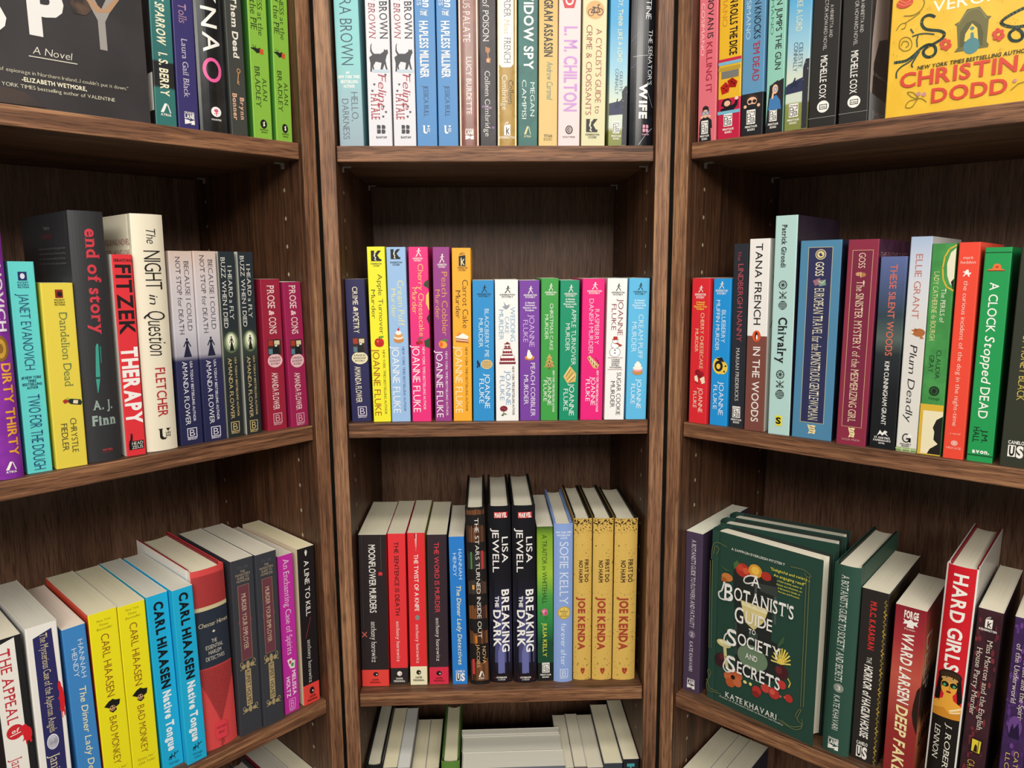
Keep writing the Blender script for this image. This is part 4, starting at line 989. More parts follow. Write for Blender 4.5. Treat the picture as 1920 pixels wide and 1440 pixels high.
 ('F','H','ti','MICHELLE','n','#c8ccce',.935,.975,.12,.9),
 ('F','H','bl','A Henrietta and','si','#c8c4be',.755,.775,.05,.6)]),
dict(k='p', w=0.024, h=0.17451, d=0.106, loc=(-0.16997, 0.01892, 1.20825), rot=0.0, lean=-0.01219, col='#2b2856', label='navy paperback, leftmost on the middle shelf below the white cat books', grp='books on the middle shelf of the narrow bookcase',
  items=[('S','V','ti','CRIME','ms','#ece2c4',.0522,.1755,.36,.62),
 ('S','V','ti','&','bi','#ece2c4',.189,.2234,.38,.6),
 ('S','V','ti','POETRY','ms','#ece2c4',.2283,.374,.34,.62),
 ('S','I','il','scene',.4038,.5109,.24,.9),
 ('S','I','il','badge','#e8dfba',.5034,.5912,.16,.98),
 ('S','V','au','AMANDA FLOWER','m','#ece2c4',.6062,.8635,.28,.58),
 ('S','I','pm','berkley','#d8d0e0',.8929,.9724,.34,.78)]),
dict(k='p', w=0.02123, h=0.21273, d=0.139, loc=(-0.14414, 0.0165, 1.20815), rot=0.0, lean=-0.00461, col='#f2ea30', label='tall yellow paperback with a red apple on its spine', grp='books on the middle shelf of the narrow bookcase',
  items=[('S','I','pm','kbox','#161616',.0216,.0806,.22,.8),
 ('S','I','pm','kencoz','#161616',.0904,.1102,.2,.8),
 ('S','V','ti','Apple Turnover','n','#4a4618',.1517,.4908,.54,.8),
 ('S','V','ti','Murder','n','#4a4618',.2392,.4017,.14,.38),
 ('S','I','il','apple',.499,.5662,.2,.8),
 ('S','V','au','JOANNE FLUKE','n','#a04a1e',.5744,.9642,.1,.48),
 ('S','V','bl','NEW YORK TIMES BESTSELLING AUTHOR','n','#5a5618',.5826,.9558,.66,.8)]),
dict(k='p', w=0.02288, h=0.21215, d=0.139, loc=(-0.12088, 0.01589, 1.20812), rot=0.0, lean=-0.00119, col='#9bbfe8', label='tall pale blue paperback with a cherry topped pastry on its spine', grp='books on the middle shelf of the narrow bookcase',
  items=[('S','I','pm','kbox','#161616',.0118,.067,.22,.72),
 ('S','I','pm','kencoz','#161616',.0808,.1026,.18,.8),
 ('S','V','ti','Cream Puff','n','#efe694',.1861,.4426,.52,.84),
 ('S','V','ti','Murder','n','#efe694',.233,.3969,.18,.42),
 ('S','I','il','puff',.4497,.5435,.2,.8),
 ('S','V','au','JOANNE FLUKE','n','#f4f6f8',.5598,.9493,.12,.5),
 ('S','V','bl','NEW YORK TIMES BESTSELLING AUTHOR','n','#3a5684',.5639,.9388,.66,.79)]),
dict(k='p', w=0.02345, h=0.21218, d=0.139, loc=(-0.0953, 0.01511, 1.20814), rot=0.0, lean=0.00296, col='#ea2f7e', label='tall hot pink paperback with cherries and dark leaves on its spine', grp='books on the middle shelf of the narrow bookcase',
  items=[('S','I','pm','runner','#f2efe8',.0069,.0552,.34,.66),
 ('S','I','pm','kenmys','#f2efe8',.0601,.0808,.22,.72),
 ('S','V','ti','Cherry Cheesecake','n','#f2cc7a',.0947,.5036,.46,.74),
 ('S','V','ti','Murder','n','#f2cc7a',.227,.3747,.14,.4),
 ('S','I','il','cherry',.5067,.5547,.24,.66),
 ('S','V','au','JOANNE FLUKE','n','#faf2f2',.5547,.9451,.08,.46),
 ('S','V','bl','NEW YORK TIMES BESTSELLING AUTHOR','n','#faf2f2',.565,.9314,.6,.73),
 ('S','P','il','#2a4a2a',[(1,0),(.2,.3),(0,.6),(1,.9)],.1791,.239,.74,1),
 ('S','P','il','#e8c860',[(1,0),(.3,.2),(.2,.6),(1,1)],.249,.3596,.8,1),
 ('S','P','il','#2a1a24',[(1,0),(0,.4),(1,1)],.3747,.4405,.86,1),
 ('S','P','il','#2a4a2a',[(1,0),(.1,.3),(.2,.8),(1,1)],.5118,.5732,.68,1)]),
dict(k='p', w=0.02026, h=0.21181, d=0.139, loc=(-0.06855, 0.01533, 1.20816), rot=0.0, lean=0.00537, col='#983c88', label='tall purple paperback with an orange peach on its spine', grp='books on the middle shelf of the narrow bookcase',
  items=[('S','I','pm','runner','#f2efe8',.0375,.089,.36,.7),
 ('S','I','pm','kenmys','#f2efe8',.093,.1159,.28,.82),
 ('S','V','ti','Peach Cobbler','n','#e2a258',.1388,.5001,.5,.84),
 ('S','V','ti','Murder','n','#e2a258',.2387,.4053,.12,.4),
 ('S','I','il','peach',.5185,.576,.26,.84),
 ('S','V','au','JOANNE FLUKE','n','#faf2f6',.5863,.9788,.1,.5),
 ('S','V','bl','NEW YORK TIMES BESTSELLING AUTHOR','n','#faf2f6',.5925,.9682,.66,.79)]),
dict(k='p', w=0.02264, h=0.21057, d=0.139, loc=(-0.04476, 0.0136, 1.20819), rot=0.0, lean=0.00732, col='#f5ae30', label='tall orange paperback with a slice of cake on its spine', grp='books on the middle shelf of the narrow bookcase',
  items=[('S','I','pm','kbook','#161616',.0208,.1025,.32,.76),
 ('S','I','pm','kenmys','#161616',.1065,.1305,.3,.82),
 ('S','V','ti','Carrot Cake','n','#3a2a14',.1796,.4556,.54,.84),
 ('S','V','ti','Murder','n','#3a2a14',.24,.3993,.18,.44),
 ('S','I','il','cakeslice',.4792,.543,.14,.88),
 ('S','V','au','JOANNE FLUKE','n','#f8ecc8',.5595,.9521,.12,.5),
 ('S','V','bl','NEW YORK TIMES BESTSELLING AUTHOR','n','#4a3414',.5667,.9415,.66,.79)]),
dict(k='p', w=0.02575, h=0.17215, d=0.106, loc=(-0.01893, 0.01172, 1.20821), rot=0.0, lean=0.00809, col='#2c90d0', label='short blue paperback with a lattice pie, beside the tall orange one', grp='books on the middle shelf of the narrow bookcase',
  items=[('S','I','pm','runner','#161616',.0344,.0861,.4,.68),
 ('S','I','pm','kenmys','#161616',.0911,.117,.22,.86),
 ('S','V','ti','BLACKBERRY PIE','n','#d8ecf6',.1988,.5401,.56,.76),
 ('S','V','ti','MURDER','n','#d8ecf6',.266,.4705,.28,.48),
 ('S','I','il','pie',.5566,.6252,.36,.94),
 ('S','I','il','berries',.5591,.6189,.18,.34),
 ('S','V','au','JOANNE','n','#eef6fa',.6571,.9091,.56,.8),
 ('S','V','au','FLUKE','n','#eef6fa',.6954,.8729,.3,.52)]),
dict(k='p', w=0.02794, h=0.17269, d=0.106, loc=(0.01029, 0.01068, 1.20811), rot=0.0, lean=0.00069, col='#f2f1ef', label='white paperback with a tiered cake trimmed in maroon', grp='books on the middle shelf of the narrow bookcase',
  items=[('S','I','pm','runner','#161616',.0423,.0939,.4,.68),
 ('S','I','pm','kenmys','#161616',.0988,.1246,.22,.86),
 ('S','I','il','dove',.1506,.2149,.3,.66),
 ('S','V','ti','WEDDING','n','#7fa6c8',.1901,.4319,.66,.86),
 ('S','V','ti','CAKE','n','#7fa6c8',.2571,.373,.42,.6),
 ('S','V','ti','MURDER','n','#7fa6c8',.2074,.4194,.16,.36),
 ('S','I','il','wedding',.4394,.5959,.14,.9),
 ('S','V','bl','NEW YORK TIMES BESTSELLING AUTHOR','m','#3a3a3c',.6086,.9585,.72,.82),
 ('S','V','au','JOANNE','n','#7fa6c8',.6378,.8849,.44,.66),
 ('S','V','au','FLUKE','n','#7fa6c8',.676,.8514,.18,.38),
 ('S','I','il','mushflower',.8874,.9676,.14,.54)]),
dict(k='p', w=0.02463, h=0.17163, d=0.106, loc=(0.03825, 0.01081, 1.20812), rot=0.0, lean=-0.00096, col='#783fa2', label='short violet paperback between the white cake book and the grass green one', grp='books on the middle shelf of the narrow bookcase',
  items=[('S','I','pm','runner','#f2efe8',.0401,.0921,.4,.68),
 ('S','I','pm','kenmys','#f2efe8',.0971,.1231,.22,.86),
 ('S','H','bl','A Hannah','b','#f2ecf6',.1492,.1617,.28,.76),
 ('S','H','bl','Swensen','b','#f2ecf6',.1667,.1791,.28,.76),
 ('S','H','bl','Mystery with','b','#f2ecf6',.1841,.1966,.18,.84),
 ('S','H','bl','Recipes','b','#f2ecf6',.2016,.2141,.3,.72),
 ('S','V','au','JOANNE','n','#d8b8ea',.2391,.4682,.48,.74),
 ('S','V','au','FLUKE','n','#d8b8ea',.2766,.434,.18,.42),
 ('S','I','il','creamcup',.4885,.5649,.24,.74),
 ('S','V','ti','PEACH COBBLER','n','#f2ecf6',.5827,.9699,.54,.76),
 ('S','V','ti','MURDER','n','#f2ecf6',.6697,.8827,.2,.42)]),
dict(k='p', w=0.02105, h=0.1739, d=0.106, loc=(0.06182, 0.00909, 1.20816), rot=0.0, lean=0.00555, col='#3f9f46', label='grass green paperback with a tree shaped biscuit on its spine', grp='books on the middle shelf of the narrow bookcase',
  items=[('S','I','pm','runner','#f2efe8',.0353,.0865,.4,.68),
 ('S','I','pm','kenmys','#f2efe8',.0914,.117,.22,.86),
 ('S','V','ti','CHRISTMAS CAKE','n','#e8f2e0',.1734,.4982,.5,.7),
 ('S','V','ti','MURDER','n','#e8f2e0',.2497,.4233,.22,.42),
 ('S','I','il','tree',.5232,.6339,.18,.8),
 ('S','V','bl','NEW YORK TIMES BESTSELLING AUTHOR','m','#f2f6ec',.6428,.9395,.68,.8),
 ('S','V','au','JOANNE','n','#f2f6ec',.687,.8908,.4,.62),
 ('S','V','au','FLUKE','n','#f2f6ec',.7123,.8626,.16,.36)]),
dict(k='p', w=0.02325, h=0.1714, d=0.106, loc=(0.08564, 0.008, 1.20818), rot=0.0, lean=0.0066, col='#10916a', label='dark green paperback with a golden turnover pastry on its spine', grp='books on the middle shelf of the narrow bookcase',
  items=[('S','I','pm','runner','#f2efe8',.0321,.0841,.4,.68),
 ('S','I','pm','kenmys','#f2efe8',.089,.1151,.22,.86),
 ('S','H','bl','A Hannah','b','#eaf4ee',.125,.1375,.28,.76),
 ('S','H','bl','Swensen','b','#eaf4ee',.1424,.1549,.28,.76),
 ('S','H','bl','Mystery with','b','#eaf4ee',.1598,.1723,.18,.84),
 ('S','H','bl','Recipes','b','#eaf4ee',.1773,.1898,.3,.72),
 ('S','V','ti','APPLE TURNOVER','n','#e4f0e8',.2022,.6,.6,.84),
 ('S','V','ti','MURDER','n','#e4f0e8',.3024,.4981,.3,.52),
 ('S','I','il','turnover',.6039,.7321,.18,.92),
 ('S','V','au','JOANNE','n','#f2f8f4',.7321,.9655,.52,.78),
 ('S','V','au','FLUKE','n','#f2f8f4',.7708,.929,.22,.46)]),
dict(k='p', w=0.02713, h=0.17308, d=0.106, loc=(0.1138, 0.008, 1.20824), rot=0.0, lean=0.0098, col='#ea1f7c', label='short hot pink paperback with a striped pastry, beside the dark green one', grp='books on the middle shelf of the narrow bookcase',
  items=[('S','I','pm','runner','#f2efe8',.0245,.0759,.4,.68),
 ('S','I','pm','kenmys','#f2efe8',.0808,.1066,.22,.86),
 ('S','V','ti','RASPBERRY','n','#f6d0de',.2115,.4583,.58,.78),
 ('S','V','ti','DANISH MURDER','n','#f6d0de',.1399,.5263,.32,.52),
 ('S','I','il','danish',.5339,.6351,.26,.82),
 ('S','V','bl','NEW YORK TIMES BESTSELLING AUTHOR','m','#fbf0f4',.644,.9424,.7,.8),
 ('S','V','au','JOANNE','n','#fbf0f4',.6884,.8934,.46,.66),
 ('S','V','au','FLUKE','n','#fbf0f4',.7076,.865,.22,.42)]),
dict(k='p', w=0.02437, h=0.17329, d=0.106, loc=(0.14225, 0.008, 1.20826), rot=0.0, lean=0.01239, col='#f3f2f0', label='white paperback with a snowman on its spine', grp='books on the middle shelf of the narrow bookcase',
  items=[('S','I','pm','runner','#161616',.0367,.0882,.4,.68),
 ('S','I','pm','kenmys','#161616',.0931,.1189,.22,.86),
 ('S','V','au','JOANNE','n','#86303a',.1423,.3981,.56,.82),
 ('S','V','au','FLUKE','n','#86303a',.1793,.3606,.24,.48),
 ('S','I','il','snowman',.4056,.5515,.14,.84),
 ('S','R','or','#b08a80',.554,.5578,.1,.86),
 ('S','R','or','#b08a80',.6375,.6413,.1,.86),
 ('S','H','bl','A HANNAH','b','#3a3634',.5641,.5742,.28,.72),
 ('S','H','bl','SWENSEN','b','#3a3634',.578,.5881,.3,.7),
 ('S','H','bl','HOLIDAY','b','#3a3634',.5919,.602,.3,.7),
 ('S','H','bl','MYSTERY','b','#3a3634',.6058,.616,.3,.7),
 ('S','H','bl','WITH RECIPES','b','#3a3634',.6198,.6299,.2,.8),
 ('S','V','ti','SUGAR COOKIE','n','#3a3436',.6591,.9668,.58,.8),
 ('S','V','ti','MURDER','n','#3a3436',.7228,.9113,.28,.5)]),
dict(k='p', w=0.02506, h=0.1733, d=0.106, loc=(0.16944, 0.008, 1.20822), rot=0.0, lean=0.00903, col='#5ebbe8', label='sky blue paperback, rightmost on the middle shelf beside the white snowman one', grp='books on the middle shelf of the narrow bookcase',
  items=[('S','I','pm','runner','#161616',.0331,.0846,.4,.68),
 ('S','I','pm','kenmys','#161616',.0895,.1154,.22,.86),
 ('S','H','bl','A Hannah','b','#e2f2f8',.1474,.1598,.28,.76),
 ('S','H','bl','Swensen','b','#e2f2f8',.1647,.1771,.28,.76),
 ('S','H','bl','Mystery with','b','#e2f2f8',.182,.1944,.18,.84),
 ('S','H','bl','Recipes','b','#e2f2f8',.1993,.2117,.3,.72),
 ('S','V','ti','CREAM PUFF','n','#d4ecf6',.2526,.5634,.5,.74),
 ('S','V','ti','MURDER','n','#d4ecf6',.3049,.5179,.18,.42),
 ('S','I','il','puffpink',.5761,.6827,.24,.8),
 ('S','V','au','JOANNE','n','#f0f8fa',.7082,.9213,.5,.72),
 ('S','V','au','FLUKE','n','#f0f8fa',.744,.8877,.22,.42)]),
dict(k='h', w=0.01951, h=0.2365, d=0.153, loc=(-0.44404, -0.22066, 1.20933), rot=0.78454, lean=0.01167, col='m:#7e2c98,#8e36a8,30', label='purple hardcover with orange lettering, at the left end of the middle shelf', grp='books on the left middle shelf', ro=0.25, bd='#3a1a40',
  items=[('S','V','au','EVANOVICH','b','#ece6f0',.0612,.4387,.56,.86),
 ('S','O','il','#8a6428',.4535,.5505,.2,.86),
 ('S','O','il','#c99a3e',.4654,.5385,.3,.76),
 ('S','O','il','#8a6428',.4832,.5205,.42,.64),
 ('S','V','ti','DIRTY THIRTY','b','#eea63a',.558,.9112,.5,.86),
 ('S','I','pm','atria','#f2efe8',.933,.976,.28,.7)]),
dict(k='p', w=0.02032, h=0.19368, d=0.106, loc=(-0.43162, -0.19954, 1.20933), rot=0.78454, lean=0.01142, col='#63d2cf', label='aqua paperback with narrow navy lettering, second from the purple hardcover end', grp='books on the left middle shelf',
  items=[('S','R','pm','#1d2c60',.0469,.0872,.34,.68),
 ('S','O','pm','#d8dce8',.0542,.0798,.42,.6),
 ('S','H','pm','POCKET','b','#1d3a6a',.0927,.1,.3,.72),
 ('S','H','pm','BOOKS','b','#1d3a6a',.1037,.111,.3,.72),
 ('S','H','pm','FICTION','b','#1d3a6a',.1147,.1221,.3,.72),
 ('S','V','au','JANET EVANOVICH','n','#1c4a72',.1478,.5032,.28,.68),
 ('S','H','bl','#1 NEW YORK','bi','#1d3a5a',.5336,.5459,.1,.88),
 ('S','H','bl','TIMES','bi','#1d3a5a',.5507,.5622,.34,.66),
 ('S','H','bl','BESTSELLING','b','#1d3a5a',.566,.5774,.12,.88),
 ('S','H','bl','AUTHOR','b','#1d3a5a',.5822,.5937,.28,.72),
 ('S','V','ti','TWO FOR THE DOUGH','n','#173f72',.6224,.985,.26,.74)]),
dict(k='p', w=0.02659, h=0.17424, d=0.106, loc=(-0.41157, -0.18248, 1.20938), rot=0.78454, lean=0.01251, col='#e4cf4a', label='yellow paperback with a wine bottle, in front of the tall black hardcover', grp='books on the left middle shelf',
  items=[('S','R','pm','#8a2418',.0356,.0798,.42,.66),
 ('S','O','pm','#1c1412',.0461,.0735,.48,.64),
 ('S','H','pm','POCKET','b','#3a3416',.0861,.0946,.38,.7),
 ('S','H','pm','BOOKS','b','#3a3416',.0988,.1072,.38,.7),
 ('S','H','pm','FICTION','b','#3a3416',.1114,.1199,.38,.7),
 ('S','V','ti','Dandelion Dead','s','#667a48',.1569,.5546,.48,.74),
 ('S','I','il','bottle',.6169,.6674,.36,.98),
 ('S','V','au','CHRYSTLE','n','#3a3a30',.7302,.9193,.54,.74),
 ('S','V','au','FIEDLER','n','#3a3a30',.7557,.9048,.24,.44)]),
dict(k='h', w=0.0303, h=0.2405, d=0.153, loc=(-0.39036, -0.16192, 1.20939), rot=0.78454, lean=0.01163, col='#2e2f32', label='tall black hardcover with red serif title and a green pen', grp='books on the left middle shelf', ro=0.5, bd='#242426',
  items=[('S','V','ti','end of story','bs','#cf3a48',.0678,.4822,.42,.78),
 ('S','I','il','pen',.5181,.7163,.3,.62),
 ('S','H','au','A. J.','bs','#93a39c',.749,.7843,.24,.82),
 ('S','H','au','Finn','xs','#93a39c',.8107,.8479,.18,.9),
 ('S','H','pm','wm','bi','#b0383e',.9451,.9568,.42,.72),
 ('S','H','pm','MORROW','n','#8a3036',.9602,.9652,.4,.74),
 ('B','H','bl','Praise for','n','#8a8886',.05,.065,.5,.62),
 ('B','H','ti','End of Story','s','#8a2e36',.08,.1,.46,.66),
 ('B','H','bl','Absorbing and twisted from first page to last','n','#77767a',.135,.145,.36,.9),
 ('B','H','bl','a dark and clever house of secrets and fog','n','#77767a',.155,.165,.36,.9),
 ('B','H','bl','you will not guess the ending of this story','n','#77767a',.175,.185,.36,.9),
 ('B','H','bl','A stunning return and a classic whodunit','n','#77767a',.195,.205,.36,.9)]),
dict(k='p', w=0.01863, h=0.20067, d=0.13, loc=(-0.37086, -0.13996, 1.20932), rot=0.78454, lean=0.01146, col='#e0333c', label='red paperback with big black and white capitals, beside the black hardcover', grp='books on the left middle shelf', L='#ebe6dc',
  items=[('S','H','au','SEBASTIAN','b','#1a1416',.0211,.0345,.08,.94),
 ('S','V','au','FITZEK','b','#1d1618',.0489,.3898,.14,.88),
 ('S','V','ti','THERAPY','x','#f4efec',.4522,.8371,.14,.9),
 ('S','I','pm','owl',.8833,.9316,.14,.42),
 ('S','I','pm','headzeus',.9254,.9688,.14,.9)]),
dict(k='h', w=0.03111, h=0.2405, d=0.153, loc=(-0.35185, -0.12066, 1.20936), rot=0.78454, lean=0.00942, col='#e9e0c9', label='tall cream hardcover with brush lettering and a red author line', grp='books on the left middle shelf', ro=0.45, bd='#d8cfb8',
  items=[('S','V','ti','The','ni','#191715',.0591,.1202,.42,.72),
 ('S','V','ti','NIGHT','n','#191715',.1488,.3097,.3,.84),
 ('S','V','ti','in','ni','#191715',.3305,.3722,.38,.66),
 ('S','V','ti','Question','ni','#191715',.3999,.5877,.28,.86),
 ('S','V','au','FLETCHER','m','#b02430',.6408,.8513,.4,.72),
 ('S','I','pm','unsq','#191715',.9039,.9524,.36,.78),
 ('B','H','bl','A BEGUILING NOVEL','n','#a0525a',.1,.125,.42,.95),
 ('B','H','bl','A QUESTION ABOUT LOVE,','n','#a0525a',.145,.17,.36,.95),
 ('B','H','bl','LOSS AND SECRETS','n','#a0525a',.19,.215,.45,.95)]),
dict(k='p', w=0.02413, h=0.20486, d=0.139, loc=(-0.33201, -0.09541, 1.20932), rot=0.78454, lean=0.00898, col='g:0#cdb7ab,.12#cfc4c4,.4#c8c4ca,.53#a8a4b0,.56#2a2b52,1#23254a', label='pale lilac and navy paperback with a lady silhouette, left one of the pair', grp='books on the left middle shelf',
  items=[('S','V','ti','BECAUSE I COULD','s','#3a3844',.0488,.4043,.62,.82),
 ('S','V','ti','NOT STOP for DEATH','s','#3a3844',.0279,.4228,.26,.46),
 ('S','I','il','lady','#1d1f3a',.4403,.5416,.32,.76),
 ('S','V','bl','USA TODAY BESTSELLING AUTHOR','m','#e4e2ea',.5624,.878,.6,.71),
 ('S','V','au','AMANDA FLOWER','n','#eeecf2',.5624,.894,.26,.48),
 ('S','I','pm','berkley','#dcd8e6',.9122,.9743,.3,.72)]),
dict(k='p', w=0.02447, h=0.20507, d=0.139, loc=(-0.3129, -0.07887, 1.2093), rot=0.78454, lean=0.00649, col='g:0#cdb7ab,.12#cfc4c4,.4#c8c4ca,.53#a8a4b0,.56#2a2b52,1#23254a', label='pale lilac and navy paperback with a lady silhouette, right one of the pair', grp='books on the left middle shelf',
  items=[('S','V','ti','BECAUSE I COULD','s','#3a3844',.0412,.4039,.62,.82),
 ('S','V','ti','NOT STOP for DEATH','s','#3a3844',.02,.4227,.26,.46),
 ('S','I','il','lady','#1d1f3a',.4406,.544,.32,.76),
 ('S','V','bl','USA TODAY BESTSELLING AUTHOR','m','#e4e2ea',.5652,.8874,.6,.71),
 ('S','V','au','AMANDA FLOWER','n','#eeecf2',.5652,.9038,.26,.48),
 ('S','I','pm','berkley','#dcd8e6',.9223,.9857,.3,.72)]),
dict(k='p', w=0.01833, h=0.20489, d=0.139, loc=(-0.29649, -0.06191, 1.20931), rot=0.78454, lean=0.01002, col='g:0#222c33,.4#232c31,.5#3a4438,.6#22292c,1#23282a', label='dark slate paperback with a glowing oval, left one of the pair', grp='books on the left middle shelf', L='#dfe0d2',
  items=[('S','V','ti','I HEARD a FLY','s','#e6e4dc',.073,.3584,.52,.76),
 ('S','V','ti','BUZZ WHEN I DIED','s','#e6e4dc',.0292,.4033,.12,.38),
 ('S','I','il','glow',.4226,.539,.04,.96),
 ('S','I','il','lady','#14181a',.4462,.5282,.34,.7),
 ('S','V','bl','USA TODAY BESTSELLING AUTHOR','m','#c8b27a',.5629,.8866,.64,.76),
 ('S','V','au','AMANDA FLOWER','n','#d2bc84',.565,.8977,.22,.46),
 ('S','I','pm','berkley','#c8b27a',.9144,.9791,.2,.72)]),
dict(k='p', w=0.01783, h=0.20486, d=0.139, loc=(-0.28086, -0.04616, 1.20929), rot=0.78454, lean=0.00834, col='g:0#222c33,.4#232c31,.5#3a4438,.6#22292c,1#23282a', label='dark slate paperback with a glowing oval, right one of the pair', grp='books on the left middle shelf', L='#dfe0d2',
  items=[('S','V','ti','I HEARD a FLY','s','#e6e4dc',.0643,.3553,.52,.76),
 ('S','V','ti','BUZZ WHEN I DIED','s','#e6e4dc',.02,.4011,.12,.38),
 ('S','I','il','glow',.4208,.5395,.04,.96),
 ('S','I','il','lady','#14181a',.4449,.5284,.34,.7),
 ('S','V','bl','USA TODAY BESTSELLING AUTHOR','m','#c8b27a',.5638,.894,.64,.76),
 ('S','V','au','AMANDA FLOWER','n','#d2bc84',.566,.9053,.22,.46),
 ('S','I','pm','berkley','#c8b27a',.9223,.9883,.2,.72)]),
dict(k='p', w=0.02437, h=0.17478, d=0.106, loc=(-0.26008, -0.02624, 1.20925), rot=0.78454, lean=0.00251, col='#98203a', label='crimson paperback with a pink badge, left one of the pair', grp='books on the left middle shelf',
  items=[('S','V','ti','PROSE','ms','#eccfcb',.0393,.1897,.32,.68),
 ('S','V','ti','&','bi','#eccfcb',.2028,.2367,.36,.62),
 ('S','V','ti','CONS','ms','#eccfcb',.2472,.3574,.34,.7),
 ('S','I','il','scene',.3943,.4949,.2,.88),
 ('S','I','il','badge','#e8bcc0',.4896,.5802,.16,.92),
 ('S','V','au','AMANDA FLOWER','m','#eccfcb',.6136,.863,.32,.64),
 ('S','I','pm','berkley','#d8aab4',.8875,.9666,.3,.74)]),
dict(k='p', w=0.02307, h=0.17111, d=0.106, loc=(-0.23818, -0.00872, 1.20934), rot=0.78454, lean=-0.01056, col='#9c2050', label='magenta red paperback with a pink badge, right one beside the bookcase side', grp='books on the left middle shelf',
  items=[('S','V','ti','PROSE','ms','#eccfcb',.0215,.1784,.32,.68),
 ('S','V','ti','&','bi','#eccfcb',.192,.2274,.36,.62),
 ('S','V','ti','CONS','ms','#eccfcb',.2383,.3533,.34,.7),
 ('S','I','il','scene',.3918,.4969,.2,.88),
 ('S','I','il','badge','#e8bcc0',.4914,.5859,.16,.92),
 ('S','V','au','AMANDA FLOWER','m','#eccfcb',.6209,.8816,.32,.64),
 ('S','I','pm','berkley','#d8aab4',.9072,.99,.3,.74)]),
dict(k='p', w=0.0228, h=0.17318, d=0.106, loc=(0.23814, -0.01963, 1.20806), rot=-0.75035, lean=-0.00262, col='#df2a34', label='red paperback, first on the right middle shelf beside the bookcase side', grp='books on the right middle shelf',
  items=[('S','I','pm','runner','#f2efe8',.0496,.0967,.34,.64),
 ('S','I','pm','kenmys','#f2efe8',.1034,.1371,.18,.78),
 ('S','H','bl','A Hannah','b','#f0d84a',.156,.1682,.26,.74),
 ('S','H','bl','Swensen','b','#f0d84a',.1709,.1831,.28,.72),
 ('S','H','bl','Mystery with','b','#f0d84a',.1858,.198,.14,.86),
 ('S','H','bl','Recipes','b','#f0d84a',.2007,.2129,.3,.7),
 ('S','V','ti','CHERRY CHEESECAKE','n','#f0dcae',.2346,.6165,.54,.74),
 ('S','V','ti','MURDER','n','#f0dcae',.3436,.503,.26,.44),
 ('S','I','il','cherrycake',.6221,.7225,.28,.9),
 ('S','V','au','JOANNE','n','#f6e8d0',.7491,.9223,.54,.78),
 ('S','V','au','FLUKE','n','#f6e8d0',.7771,.8926,.24,.44)]),
dict(k='p', w=0.0214, h=0.17272, d=0.106, loc=(0.259, -0.03385, 1.20808), rot=-0.75035, lean=-0.00402, col='#1f95de', label='bright blue paperback with a yellow berry muffin on its spine', grp='books on the right middle shelf',
  items=[('S','I','pm','runner','#f2efe8',.0198,.0689,.3,.62),
 ('S','I','pm','kenmys','#f2efe8',.0742,.1061,.14,.82),
 ('S','V','ti','BLUEBERRY','n','#e6f2f8',.2102,.4286,.52,.76),
 ('S','V','ti','MUFFIN MURDER','n','#e6f2f8',.1434,.4858,.2,.42),
 ('S','I','il','muffin',.5239,.65,.1,.96),
 ('S','V','au','JOANNE','n','#eef6fa',.6954,.9274,.5,.78),
 ('S','V','au','FLUKE','n','#eef6fa',.7231,.8897,.18,.4)]),
dict(k='p', w=0.01742, h=0.21164, d=0.139, loc=(0.27643, -0.04801, 1.20815), rot=-0.75035, lean=-0.01311, col='#282b34', label='dark slate paperback with red lettering, beside the white and brown one', grp='books on the right middle shelf',
  items=[('S','V','ti','The','ni','#b2484e',.041,.0905,.3,.5),
 ('S','V','ti','LINDBERGH NANNY','n','#c05058',.1074,.5229,.34,.7),
 ('S','V','au','MARIAH FREDERICKS','s','#dcd8d2',.5589,.8504,.34,.58),
 ('S','I','pm','minotaur',.8817,.9445,.2,.74),
 ('S','I','pm','minotext','#f2efe8',.9512,.976,.12,.84)]),
dict(k='p', w=0.02305, h=0.21636, d=0.139, loc=(0.29038, -0.06576, 1.20815), rot=-0.75035, lean=-0.01047, col='#efece8', label='paperback with white upper and brown lower spine, orange oval between them', grp='books on the right middle shelf', bands=[(0.498, '#efece8'), (1.0, '#7b483f')], R='#e6e2da',
  items=[('S','V','au','TANA FRENCH','m','#191818',.0241,.4396,.32,.66),
 ('S','I','pm','penguin',.4687,.5281,.28,.7),
 ('S','V','ti','IN THE WOODS','m','#f0e8e2',.5542,.9516,.34,.7),
 ('F','L','il','#3a3a3c',[(1,0),(.3,.3),(.7,.5),(.2,.9)],.03,.06,.5,0,.3)]),
dict(k='p', w=0.02396, h=0.23987, d=0.139, loc=(0.31031, -0.08739, 1.20814), rot=-0.75035, lean=-0.00925, col='#b4d6d2', label='tall pale mint book with blackletter title and small black emblems', grp='books on the right middle shelf', R='m:#241a2a,#2e2232,30', ro=0.5,
  items=[('S','V','au','Patrick Girondi','bs','#22262a',.0398,.2307,.32,.54),
 ('S','I','or','sun','#28302e',.2879,.3283,.26,.64),
 ('S','I','or','swords','#28302e',.3382,.3707,.28,.64),
 ('S','I','or','globe',.3797,.4195,.28,.66),
 ('S','V','ti','Chivalry','bs','#1b1f22',.4549,.667,.32,.7),
 ('S','I','or','sun','#28302e',.6967,.7376,.3,.68),
 ('S','I','or','swords','#28302e',.7469,.7787,.3,.68),
 ('S','I','or','globe',.788,.8312,.3,.7),
 ('S','R','pm','#e8dc3a',.9104,.9578,.34,.66),
 ('S','H','pm','S','x','#161616',.9199,.9483,.36,.6),
 ('F','P','il','#c9a24a',[(0,1),(.1,.4),(.2,.2),(.24,.9),(.4,.3),(.5,.8),(.62,.1),(.75,.7),(.9,.5),(1,1)],.1,.2,.1,.5)]),
